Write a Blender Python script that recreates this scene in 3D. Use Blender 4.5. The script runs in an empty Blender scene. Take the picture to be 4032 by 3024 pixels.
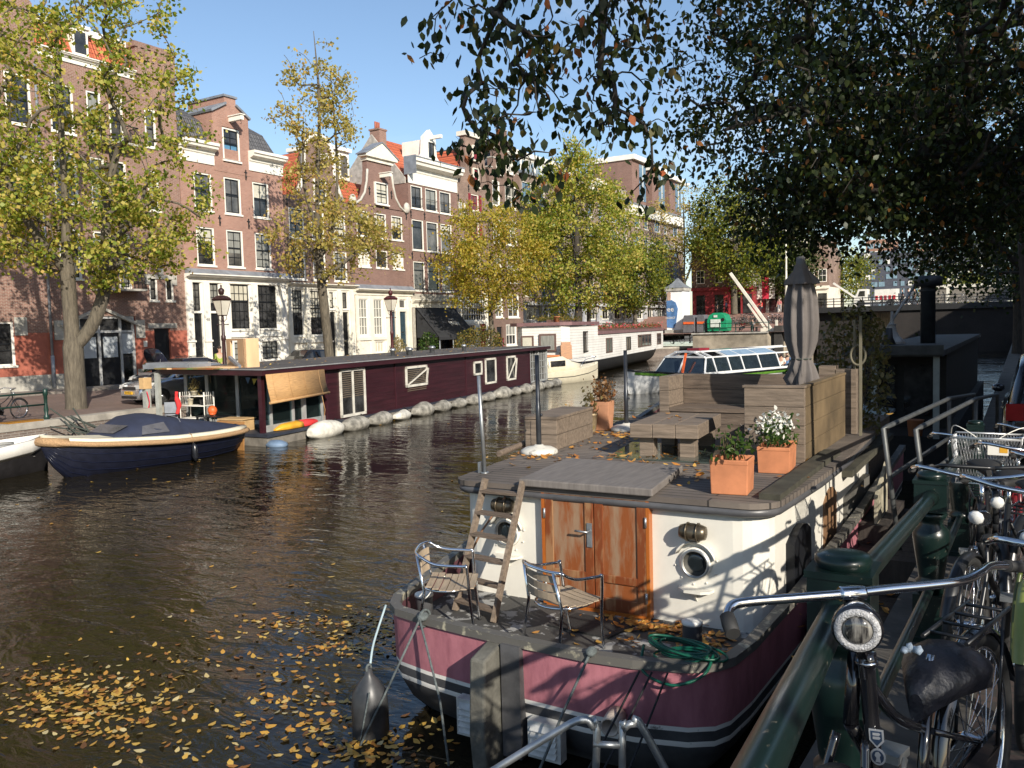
import bpy, math, random
import numpy as np
from mathutils import Matrix, Vector
rnd = random.Random(7)
scn = bpy.context.scene
COL = scn.collection
PI = math.pi
# ------------------------------------------------------------------ materials
MATS = {}
def new_mat(name):
    m = bpy.data.materials.new(name); m.use_nodes = True
    nt = m.node_tree; b = nt.nodes['Principled BSDF']
    return m, nt, b
def N(nt, t, **kw):
    n = nt.nodes.new(t)
    for k, v in kw.items():
        if k in n.inputs: n.inputs[k].default_value = v
        else: setattr(n, k, v)
    return n
def c4(c): return (c[0], c[1], c[2], 1)
def mat(name, col, rough=.6, metal=0, var=.25, scale=3., bump=0., bscale=None, stretch=None, col2=None, detail=6, spec=.5, coat=0, lo=.35, hi=.7):
    """principled with noise mottling between two real colours"""
    if name in MATS: return MATS[name]
    m, nt, b = new_mat(name); L = nt.links
    b.inputs['Roughness'].default_value = rough; b.inputs['Metallic'].default_value = metal
    b.inputs['Specular IOR Level'].default_value = spec
    b.inputs['Coat Weight'].default_value = coat
    tc = N(nt, 'ShaderNodeTexCoord')
    mp = N(nt, 'ShaderNodeMapping')
    if stretch: mp.inputs['Scale'].default_value = stretch
    L.new(tc.outputs['Object'], mp.inputs['Vector'])
    nz = N(nt, 'ShaderNodeTexNoise', Scale=scale, Detail=detail, Roughness=.62)
    L.new(mp.outputs[0], nz.inputs['Vector'])
    cr = N(nt, 'ShaderNodeValToRGB')
    cr.color_ramp.elements[0].position = lo; cr.color_ramp.elements[1].position = hi
    c2 = col2 if col2 else tuple(max(0, x*(1-var)) for x in col)
    c1 = col if col2 else tuple(min(1, x*(1+var*.5)) for x in col)
    cr.color_ramp.elements[0].color = c4(c2); cr.color_ramp.elements[1].color = c4(c1)
    L.new(nz.outputs['Fac'], cr.inputs[0]); L.new(cr.outputs[0], b.inputs['Base Color'])
    if bump:
        nb = N(nt, 'ShaderNodeTexNoise', Scale=bscale or scale*6, Detail=4)
        L.new(mp.outputs[0], nb.inputs['Vector'])
        bp = N(nt, 'ShaderNodeBump', Strength=bump, Distance=.02)
        L.new(nb.outputs['Fac'], bp.inputs['Height']); L.new(bp.outputs[0], b.inputs['Normal'])
    MATS[name] = m; return m
def brick(name, c1, c2, mortar, bw=.21, bh=.065, rough=.85, dirt=.3, flat=False, bump=.25, msize=.012):
    if name in MATS: return MATS[name]
    m, nt, b = new_mat(name); L = nt.links
    b.inputs['Roughness'].default_value = rough
    tc = N(nt, 'ShaderNodeTexCoord'); sp = N(nt, 'ShaderNodeSeparateXYZ'); L.new(tc.outputs['Object'], sp.inputs[0])
    cb = N(nt, 'ShaderNodeCombineXYZ')
    if flat:
        L.new(sp.outputs[0], cb.inputs[0]); L.new(sp.outputs[1], cb.inputs[1])
    else:
        ad = N(nt, 'ShaderNodeMath', operation='ADD'); L.new(sp.outputs[0], ad.inputs[0]); L.new(sp.outputs[1], ad.inputs[1])
        L.new(ad.outputs[0], cb.inputs[0]); L.new(sp.outputs[2], cb.inputs[1])
    bt = N(nt, 'ShaderNodeTexBrick', Scale=1.0)
    bt.inputs['Color1'].default_value = c4(c1); bt.inputs['Color2'].default_value = c4(c2); bt.inputs['Mortar'].default_value = c4(mortar)
    bt.inputs['Mortar Size'].default_value = msize; bt.inputs['Brick Width'].default_value = bw; bt.inputs['Row Height'].default_value = bh
    bt.inputs['Bias'].default_value = 0
    L.new(cb.outputs[0], bt.inputs['Vector'])
    nz = N(nt, 'ShaderNodeTexNoise', Scale=.55, Detail=7, Roughness=.7); L.new(tc.outputs['Object'], nz.inputs['Vector'])
    mr = N(nt, 'ShaderNodeMapRange'); mr.inputs[1].default_value = .3; mr.inputs[2].default_value = .7; mr.inputs[3].default_value = 1-dirt; mr.inputs[4].default_value = 1+dirt*.45
    L.new(nz.outputs['Fac'], mr.inputs[0])
    mx = N(nt, 'ShaderNodeMix', data_type='RGBA', blend_type='MULTIPLY'); mx.inputs[0].default_value = 1
    L.new(bt.outputs['Color'], mx.inputs[6]); L.new(mr.outputs[0], mx.inputs[7]); L.new(mx.outputs[2], b.inputs['Base Color'])
    if bump:
        bp = N(nt, 'ShaderNodeBump', Strength=bump, Distance=.01, invert=True); L.new(bt.outputs['Fac'], bp.inputs['Height']); L.new(bp.outputs[0], b.inputs['Normal'])
    MATS[name] = m; return m
def tiles(name, col, col2, axis='Y'):
    if name in MATS: return MATS[name]
    m, nt, b = new_mat(name); L = nt.links
    b.inputs['Roughness'].default_value = .7
    tc = N(nt, 'ShaderNodeTexCoord'); sp = N(nt, 'ShaderNodeSeparateXYZ'); L.new(tc.outputs['Object'], sp.inputs[0])
    cb = N(nt, 'ShaderNodeCombineXYZ')
    ad = N(nt, 'ShaderNodeMath', operation='ADD'); L.new(sp.outputs[0], ad.inputs[0]); ad.inputs[1].default_value = 0
    L.new(sp.outputs[1], cb.inputs[0]); L.new(sp.outputs[2], cb.inputs[1])
    bt = N(nt, 'ShaderNodeTexBrick', Scale=1.0, offset=0.0)
    bt.inputs['Color1'].default_value = c4(col); bt.inputs['Color2'].default_value = c4(col2); bt.inputs['Mortar'].default_value = c4(tuple(x*.35 for x in col2))
    bt.inputs['Mortar Size'].default_value = .02; bt.inputs['Brick Width'].default_value = .24; bt.inputs['Row Height'].default_value = .26
    L.new(cb.outputs[0], bt.inputs['Vector']); L.new(bt.outputs['Color'], b.inputs['Base Color'])
    wv = N(nt, 'ShaderNodeTexWave', Scale=1/.24*.5*2/2, Distortion=0); wv.bands_direction = 'X'
    L.new(cb.outputs[0], wv.inputs['Vector'])
    bp = N(nt, 'ShaderNodeBump', Strength=.7, Distance=.05); L.new(wv.outputs['Fac'], bp.inputs['Height']); L.new(bp.outputs[0], b.inputs['Normal'])
    MATS[name] = m; return m
def leafmat(name, cols, trans=.45):
    """cols: list of (pos, colour); one random colour per leaf"""
    if name in MATS: return MATS[name]
    m, nt, b = new_mat(name); L = nt.links
    ge = N(nt, 'ShaderNodeNewGeometry'); cr = N(nt, 'ShaderNodeValToRGB')
    e = cr.color_ramp.elements
    while len(e) < len(cols): e.new(.5)
    for i, (p, c) in enumerate(cols): e[i].position = p; e[i].color = c4(c)
    L.new(ge.outputs['Random Per Island'], cr.inputs[0])
    L.new(cr.outputs[0], b.inputs['Base Color']); b.inputs['Roughness'].default_value = .45; b.inputs['Specular IOR Level'].default_value = .35
    tr = N(nt, 'ShaderNodeBsdfTranslucent')
    hs = N(nt, 'ShaderNodeHueSaturation', Saturation=1.15, Value=1.25); L.new(cr.outputs[0], hs.inputs['Color']); L.new(hs.outputs[0], tr.inputs['Color'])
    mx = N(nt, 'ShaderNodeMixShader'); mx.inputs[0].default_value = trans
    L.new(b.outputs[0], mx.inputs[1]); L.new(tr.outputs[0], mx.inputs[2]); L.new(mx.outputs[0], nt.nodes['Material Output'].inputs['Surface'])
    MATS[name] = m; return m
def glassmat(name, col=(.015, .018, .02), rough=.04, var=.5):
    m = mat(name, col, rough=rough, var=var, scale=1.2, spec=.8); return m
def thinglass(name='clear_glass', tint=(.75, .85, .85), mixf=.75):
    if name in MATS: return MATS[name]
    m, nt, b = new_mat(name); L = nt.links
    b.inputs['Base Color'].default_value = (.02, .03, .03, 1); b.inputs['Roughness'].default_value = .03
    t = N(nt, 'ShaderNodeBsdfTransparent'); t.inputs['Color'].default_value = c4(tint)
    mx = N(nt, 'ShaderNodeMixShader'); mx.inputs[0].default_value = mixf
    L.new(b.outputs[0], mx.inputs[1]); L.new(t.outputs[0], mx.inputs[2]); L.new(mx.outputs[0], nt.nodes['Material Output'].inputs['Surface'])
    MATS[name] = m; return m
# ------------------------------------------------------------------ mesh builder
# parts one can count are built piece by piece
SPLIT = {a: b for a, b in (x.split(':') for x in 'grips:grip stone_blocks:stone_block gable_scrolls:gable_scroll shutters:shutter wall_anchors:wall_anchor chimney_pots:chimney_pot eyes:eye ears:ear shoes:shoe awning_posts:awning_post step_stones:step_stone vent_pipes:vent_pipe brake_levers:brake_lever door_handles:door_handle boat_benches:bench_seat cleats:cleat feet:foot plastic_windows:plastic_window windows:window shop_windows:shop_window side_windows:side_window roof_panes:roof_glass panes:pane lanterns:lantern seats:seat bolts:bolt rim_holes:rim_hole brake_cables:brake_cable pulpit_rails:pulpit_rail warning_stripes:warning_stripe hinges:hinge blocks:block'.split())}
class MB:
    def __init__(s): s.V = []; s.F = []; s.S = []; s.M = []; s.m = 0; s.T = None
    def v(s, p):
        if s.T is not None: p = s.T @ Vector(p)
        s.V.append((p[0], p[1], p[2])); return len(s.V)-1
    def f(s, idx, sm=False): s.F.append(tuple(idx)); s.S.append(sm); s.M.append(s.m)
    def quad(s, *ps, sm=False): s.f([s.v(p) for p in ps], sm); return s
    def box(s, x0, x1, y0, y1, z0, z1):
        i = [s.v(p) for p in ((x0,y0,z0),(x1,y0,z0),(x1,y1,z0),(x0,y1,z0),(x0,y0,z1),(x1,y0,z1),(x1,y1,z1),(x0,y1,z1))]
        for q in ((3,2,1,0),(4,5,6,7),(0,1,5,4),(1,2,6,5),(2,3,7,6),(3,0,4,7)): s.f([i[k] for k in q])
        return s
    def cbox(s, c, size, R=None):
        old = s.T
        M = Matrix.Translation(c)
        if R is not None: M = M @ R.to_4x4()
        s.T = (old @ M) if old is not None else M
        a, b, d = size[0]/2, size[1]/2, size[2]/2
        s.box(-a, a, -b, b, -d, d); s.T = old; return s
    def beam(s, p0, p1, w, h, up=(0,0,1)):
        """box along p0-p1; w across, h along up"""
        p0, p1 = Vector(p0), Vector(p1); d = p1-p0; L = d.length; x = d.normalized()
        y = Vector(up).cross(x)
        if y.length < 1e-4: y = Vector((0,1,0)).cross(x)
        y.normalize(); z = x.cross(y)
        R = Matrix((x, y, z)).transposed()
        return s.cbox((p0+p1)/2, (L, w, h), R)
    def loft(s, rings, closed=True, cap=True, sm=True):
        idx = [[s.v(p) for p in r] for r in rings]; n = len(rings[0])
        for a, b in zip(idx[:-1], idx[1:]):
            for k in range(n if closed else n-1):
                j = (k+1) % n; s.f((a[k], a[j], b[j], b[k]), sm)
        if cap and closed:
            s.f(idx[0][::-1]); s.f(idx[-1])
        return s
    def tube(s, pts, r, n=8, cap=True, closed=False):
        pts = [Vector(p) for p in pts]; m = len(pts)
        rs = r if isinstance(r, (list, tuple)) else [r]*m
        rings = []; prev = None
        for i, p in enumerate(pts):
            if closed: d = pts[(i+1) % m]-pts[i-1]
            else: d = pts[min(i+1, m-1)]-pts[max(i-1, 0)]
            if d.length < 1e-9: d = Vector((0,0,1))
            d.normalize()
            if prev is None:
                a = Vector((0,0,1)) if abs(d.z) < .9 else Vector((1,0,0))
                x = a.cross(d).normalized()
            else:
                x = (prev - d*prev.dot(d))
                x = x.normalized() if x.length > 1e-6 else Vector((1,0,0))
            prev = x; y = d.cross(x)
            rings.append([p + (x*math.cos(t)+y*math.sin(t))*rs[i] for t in [2*PI*k/n for k in range(n)]])
        if closed: rings.append(rings[0])
        return s.loft(rings, True, cap and not closed)
    def lathe(s, prof, c=(0,0,0), n=16, axis=(0,0,1), sm=True, cap=True):
        ax = Vector(axis).normalized(); a = Vector((1,0,0)) if abs(ax.x) < .9 else Vector((0,1,0))
        x = (a - ax*a.dot(ax)).normalized(); y = ax.cross(x); c = Vector(c)
        return s.loft([[c + ax*z + (x*math.cos(t)+y*math.sin(t))*max(r, 1e-4) for t in [2*PI*k/n for k in range(n)]] for r, z in prof], True, cap, sm)
    def prism(s, poly, a0, a1, axis='y'):
        P = {'x': lambda p, a: (a, p[0], p[1]), 'y': lambda p, a: (p[0], a, p[1]), 'z': lambda p, a: (p[0], p[1], a)}[axis]
        A = [s.v(P(p, a0)) for p in poly]; B = [s.v(P(p, a1)) for p in poly]; n = len(poly)
        s.f(A); s.f(B[::-1])
        for k in range(n): j = (k+1) % n; s.f((A[k], B[k], B[j], A[j]))
        return s
    def ball(s, c, r, n=12, m=8, R=None):
        r = r if isinstance(r, (list, tuple)) else (r, r, r); c = Vector(c)
        rings = []
        for j in range(m+1):
            t = -PI/2 + PI*j/m; cr, sr = max(math.cos(t), 1e-3), math.sin(t)
            ring = []
            for k in range(n):
                p = Vector((r[0]*cr*math.cos(2*PI*k/n), r[1]*cr*math.sin(2*PI*k/n), r[2]*sr))
                if R is not None: p = R @ p
                ring.append(c+p)
            rings.append(ring)
        return s.loft(rings)
    def torus(s, c, R, r, axis=(0,0,1), n=28, m=6, sc=(1,1)):
        ax = Vector(axis).normalized(); a = Vector((1,0,0)) if abs(ax.x) < .9 else Vector((0,1,0))
        x = (a-ax*a.dot(ax)).normalized(); y = ax.cross(x); c = Vector(c)
        return s.tube([c+(x*math.cos(t)*sc[0]+y*math.sin(t)*sc[1])*R for t in [2*PI*k/n for k in range(n)]], r, m, closed=True)
    def pieces(s):
        p = list(range(len(s.V)))
        def find(a):
            while p[a] != a: p[a] = p[p[a]]; a = p[a]
            return a
        for f in s.F:
            for k in f[1:]: p[find(k)] = find(f[0])
        G = {}
        for i, f in enumerate(s.F): G.setdefault(find(f[0]), []).append(i)
        out = []
        for ids in G.values():
            q = MB(); mp = {}
            for i in ids:
                fc = []
                for v in s.F[i]:
                    if v not in mp: mp[v] = len(q.V); q.V.append(s.V[v])
                    fc.append(mp[v])
                q.F.append(tuple(fc)); q.S.append(s.S[i]); q.M.append(s.M[i])
            out.append(q)
        return out
    def build(s, name, mats, parent=None, label=None, cat=None, group=None, kind=None, bevel=0, world=False, fixn=True):
        if name in SPLIT and parent is not None:
            for q in s.pieces(): o = q.build(SPLIT[name], mats, parent, world=world, bevel=bevel, fixn=fixn)
            return o
        me = bpy.data.meshes.new(name)
        V = s.V; off = None
        if parent is None and V and kind is None:
            xs = [p[0] for p in V]; ys = [p[1] for p in V]; zs = [p[2] for p in V]
            off = ((min(xs)+max(xs))/2, (min(ys)+max(ys))/2, min(zs))
            V = [(p[0]-off[0], p[1]-off[1], p[2]-off[2]) for p in V]
        if world and parent is not None:
            root = parent
            while root.parent is not None: root = root.parent
            I = root.matrix_basis.inverted(); V = [tuple(I @ Vector(p)) for p in V]
        me.from_pydata(V, [], s.F)
        ml = mats if isinstance(mats, (list, tuple)) else [mats]
        for m in ml: me.materials.append(m)
        me.polygons.foreach_set('use_smooth', s.S); me.polygons.foreach_set('material_index', s.M)
        if fixn and len(s.F) < 60000:
            import bmesh
            bm = bmesh.new(); bm.from_mesh(me); bmesh.ops.recalc_face_normals(bm, faces=bm.faces); bm.to_mesh(me); bm.free()
        o = bpy.data.objects.new(name, me); COL.objects.link(o)
        if off: o.location = off
        if parent is not None: o.parent = parent
        if label: o['label'] = label
        if cat: o['category'] = cat
        if group: o['group'] = group
        if kind: o['kind'] = kind
        if bevel:
            bv = o.modifiers.new('bevel', 'BEVEL'); bv.width = bevel; bv.segments = 2; bv.limit_method = 'ANGLE'
        return o
def thing(name, label, cat, loc=(0,0,0), rz=0, group=None):
    o = bpy.data.objects.new(name, None); COL.objects.link(o)
    o.location = loc; o.rotation_euler = (0, 0, rz); o.empty_display_size = .2
    o.matrix_basis = Matrix.Translation(loc) @ Matrix.Rotation(rz, 4, 'Z')
    o['label'] = label; o['category'] = cat
    if group: o['group'] = group
    return o
def dup(root, loc, rz=0, label=None, group=None, rot=None, scale=None):
    r = root.copy(); COL.objects.link(r); r.location = loc; r.rotation_euler = rot or (0, 0, rz)
    if scale: r.scale = (scale,)*3
    if label: r['label'] = label
    if group: r['group'] = group
    for ch in list(root.children):
        c = ch.copy(); COL.objects.link(c); c.parent = r
        for g in list(ch.children):
            d = g.copy(); COL.objects.link(d); d.parent = c
    return r
def text_mesh(txt, size, extr=.004):
    cu = bpy.data.curves.new('lettering', 'FONT'); cu.body = txt; cu.size = size; cu.extrude = extr; cu.align_x = 'CENTER'; cu.align_y = 'CENTER'; cu.resolution_u = 2
    o = bpy.data.objects.new('tmp', cu); COL.objects.link(o)
    bpy.context.view_layer.update()
    me = bpy.data.meshes.new_from_object(o.evaluated_get(bpy.context.evaluated_depsgraph_get()))
    bpy.data.objects.remove(o); return me
def lettering(txt, size, M, m, parent, name='lettering', extr=.004):
    me = text_mesh(txt, size, extr); me.transform(M); me.materials.clear(); me.materials.append(m)
    o = bpy.data.objects.new(name, me); COL.objects.link(o); o.parent = parent; return o
ORD = 'first second third fourth fifth sixth seventh eighth ninth tenth eleventh twelfth thirteenth fourteenth fifteenth sixteenth seventeenth eighteenth nineteenth twentieth'.split()
def bez(p0, p1, p2, n=8):
    p0, p1, p2 = Vector(p0), Vector(p1), Vector(p2)
    return [p0*(1-t)**2 + p1*2*t*(1-t) + p2*t*t for t in [i/n for i in range(n+1)]]
def smooth_path(pts, n=5):
    """catmull-rom through points"""
    P = [Vector(p) for p in pts]; out = []
    for i in range(len(P)-1):
        a = P[max(i-1, 0)]; b = P[i]; c = P[i+1]; d = P[min(i+2, len(P)-1)]
        for k in range(n):
            t = k/n
            out.append(.5*((2*b)+(c-a)*t+(2*a-5*b+4*c-d)*t*t+(3*b-a-3*c+d)*t**3))
    out.append(P[-1]); return out
# ------------------------------------------------------------------ palette
WHITE = mat('white_paint', (.78, .75, .67), .45, var=.12, scale=2)
CREAM = mat('cream_paint', (.74, .70, .59), .5, var=.15, scale=1.5)
BLACKP = mat('black_paint', (.015, .016, .018), .3, var=.4, scale=4)
DARKG = mat('dark_green_door', (.012, .02, .022), .3, var=.3)
LEAD = mat('zinc_lead', (.28, .30, .33), .5, var=.3, scale=2, metal=.3)
STONE = mat('grey_stone', (.42, .40, .35), .85, var=.35, scale=2, bump=.3)
PANE = glassmat('dark_pane', (.050, .050, .050), var=.85)  # base lightened and mottled in place of reflected sky
PANE2 = glassmat('grey_pane', (.13, .125, .115), var=.6)
BLIND = mat('cream_blind_pane', (.55, .52, .42), .25, var=.15, scale=1, spec=.8)
CURT = mat('grey_curtain_pane', (.27, .27, .24), .2, var=.4, scale=5, stretch=(1, 6, .3), spec=.8)
IRON = mat('black_iron', (.02, .02, .02), .5, var=.3)
CHROME = mat('chrome', (.75, .76, .78), .12, metal=1, var=.05)
STEEL = mat('galvanised_steel', (.42, .44, .45), .4, metal=.8, var=.3, scale=8)
RUBBER = mat('black_rubber', (.018, .018, .018), .7, var=.3)
BARK = mat('bark', (.125, .105, .075), .9, var=.5, scale=3, bump=1., bscale=9, stretch=(5, 5, .8))
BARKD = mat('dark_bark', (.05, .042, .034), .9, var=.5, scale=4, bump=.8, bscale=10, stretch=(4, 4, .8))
BR_RED = brick('red_brick', (.27, .135, .10), (.20, .095, .07), (.34, .27, .22), dirt=.3, msize=.010)
BR_ORG = brick('salmon_brick', (.37, .195, .145), (.31, .155, .115), (.36, .27, .22), dirt=.22, msize=.008)
BR_BRN = brick('brown_brick', (.20, .12, .09), (.155, .09, .07), (.22, .17, .14), dirt=.3, msize=.008)
BR_PUR = brick('purple_brown_brick', (.23, .13, .105), (.18, .10, .08), (.24, .17, .14), dirt=.25, msize=.008)
BR_OLD = brick('old_brown_brick', (.25, .155, .115), (.17, .10, .08), (.30, .24, .19), dirt=.4, msize=.01)
PAVE = brick('brick_paving', (.20, .13, .105), (.16, .11, .09), (.12, .10, .09), bw=.2, bh=.1, flat=True, dirt=.35, bump=.15)
TILE_O = tiles('orange_roof_tiles', (.55, .14, .06), (.46, .105, .045))
TILE_G = tiles('grey_roof_tiles', (.12, .12, .125), (.085, .085, .09))
# ------------------------------------------------------------------ setting
CZ = 3.6
def water_mat():
    m, nt, b = new_mat('canal_water'); L = nt.links
    b.inputs['Base Color'].default_value = (.016, .013, .007, 1); b.inputs['Roughness'].default_value = .025; b.inputs['IOR'].default_value = 1.33
    tc = N(nt, 'ShaderNodeTexCoord')
    def nz(scale, rot, st, det, rough=.55):
        mp = N(nt, 'ShaderNodeMapping'); mp.inputs['Rotation'].default_value = (0, 0, rot); mp.inputs['Scale'].default_value = (st, 1, 1)
        L.new(tc.outputs['Object'], mp.inputs[0]); n = N(nt, 'ShaderNodeTexNoise', Scale=scale, Detail=det, Roughness=rough, Distortion=.6); L.new(mp.outputs[0], n.inputs['Vector']); return n
    a = nz(.55, .6, .55, 2); f = nz(2.9, .5, .45, 3); g = nz(9., .7, .55, 3)
    # calmer and rougher areas of water
    ms = nz(.16, .5, .4, 3); mr = N(nt, 'ShaderNodeMapRange'); mr.inputs[1].default_value = .4; mr.inputs[2].default_value = .6; mr.inputs[3].default_value = .25; mr.inputs[4].default_value = 1.
    L.new(ms.outputs['Fac'], mr.inputs[0])
    def mul(x, k):
        n = N(nt, 'ShaderNodeMath', operation='MULTIPLY'); L.new(x, n.inputs[0])
        if isinstance(k, float): n.inputs[1].default_value = k
        else: L.new(k, n.inputs[1])
        return n.outputs[0]
    def add(x, y):
        n = N(nt, 'ShaderNodeMath', operation='ADD'); L.new(x, n.inputs[0]); L.new(y, n.inputs[1]); return n.outputs[0]
    h = add(mul(a.outputs['Fac'], .16), mul(add(mul(f.outputs['Fac'], .15), mul(g.outputs['Fac'], .022)), mr.outputs[0]))
    bp = N(nt, 'ShaderNodeBump', Strength=1., Distance=.30); L.new(h, bp.inputs['Height']); L.new(bp.outputs[0], b.inputs['Normal'])
    return m
w = MB(); w.quad((-70, -60, 0), (.5, -60, 0), (.5, 170, 0), (-70, 170, 0)); w.build('water', water_mat(), kind='structure')
g = MB(); g.quad((-1500, -900, -.6), (1500, -900, -.6), (1500, 2500, -.6), (-1500, 2500, -.6)); g.build('ground', mat('earth', (.12, .10, .07), .9), kind='structure')
# far street: quay edge polyline (x, y), street rises gently towards the facades
EDGE = [(-26.3, -60), (-26.3, 14), (-26.9, 21), (-31.2, 47), (-33.6, 57), (-38.9, 86), (-31., 94.0)]
fs = MB()
for (xa, ya), (xb, yb) in zip(EDGE[:-1], EDGE[1:]):
    fs.m = 0
    fs.quad((xa-.5, ya, 1.1), (xb-.5, yb, 1.1), (-36.2 if ya < 60 else -41, yb, 1.3), (-36.2 if ya < 60 else -41, ya, 1.3)) if yb < 80 else fs.quad((xa-.5, ya, 1.1), (xb-.5, yb, 1.1), (-60, yb, 1.3), (-60, ya, 1.3))
    fs.m = 1   # stone coping and brick quay wall
    fs.quad((xa, ya, 1.12), (xb, yb, 1.12), (xb-.5, yb, 1.12), (xa-.5, ya, 1.12))
    fs.quad((xa-.5, ya, 1.12), (xb-.5, yb, 1.12), (xb-.5, yb, 1.0), (xa-.5, ya, 1.0))
    fs.quad((xa, ya, 1.12), (xb, yb, 1.12), (xb, yb, .9), (xa, ya, .9))
    fs.m = 2
    fs.quad((xa-.03, ya, .9), (xb-.03, yb, .9), (xb-.03, yb, -.5), (xa-.03, ya, -.5))
fs.m = 3   # raised pavement with its kerb along the house fronts
fs.quad((-36.2, -60, 1.42), (-36.2, 57, 1.42), (-60, 57, 1.42), (-60, -60, 1.42)); fs.quad((-36.2, -60, 1.42), (-36.2, 57, 1.42), (-36.2, 57, 1.25), (-36.2, -60, 1.25))
fs.quad((-41, 57, 1.42), (-41, 90, 1.42), (-70, 90, 1.42), (-70, 57, 1.42)); fs.quad((-36.2, 57, 1.42), (-41, 57, 1.42), (-41, 57, 1.25), (-36.2, 57, 1.25))
fs.quad((-41, 57, 1.42), (-41, 90, 1.42), (-41, 90, 1.2), (-41, 57, 1.2))
QW = brick('quay_wall_brick', (.20, .15, .12), (.15, .115, .095), (.26, .23, .2), bw=.24, bh=.075, dirt=.5)
KERB_SHADE = mat('shaded_kerb_stone', (.085, .075, .062), .85, var=.5, scale=2.5, bump=.2)  # copy of the kerb stone, darkened to stand for shade on the near coping
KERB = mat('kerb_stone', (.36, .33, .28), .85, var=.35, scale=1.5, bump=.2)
WALK = brick('pavement_tiles', (.23, .20, .17), (.19, .165, .145), (.13, .12, .10), bw=.3, bh=.3, flat=True, dirt=.35, bump=.1)
fs.build('far_street', [PAVE, KERB, QW, WALK], kind='structure')
# near quay, sloping down from the bridge end of the street
NP = [(-60, 2.3), (-3, 2.3), (0, 2.11), (2.58, 1.92), (5.45, 1.71), (8.15, 1.55), (15, 1.3), (40, 1.2), (170, 1.2)]
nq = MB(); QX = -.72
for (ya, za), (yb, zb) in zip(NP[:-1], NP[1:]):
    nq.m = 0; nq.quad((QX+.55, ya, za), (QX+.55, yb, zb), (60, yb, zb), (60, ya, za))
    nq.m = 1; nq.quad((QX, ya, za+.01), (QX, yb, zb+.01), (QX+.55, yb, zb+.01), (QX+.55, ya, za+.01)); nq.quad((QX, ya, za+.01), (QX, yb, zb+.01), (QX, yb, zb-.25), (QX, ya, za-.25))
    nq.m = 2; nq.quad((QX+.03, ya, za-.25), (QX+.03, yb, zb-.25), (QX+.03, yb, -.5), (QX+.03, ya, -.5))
nq.build('near_quay', [brick('shaded_brick_paving', (.075, .05, .042), (.058, .042, .036), (.04, .035, .03), bw=.2, bh=.1, flat=True, dirt=.45, bump=.2), KERB_SHADE, QW], kind='structure')  # paving colour darkened to stand for the shade over the near quay
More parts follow.
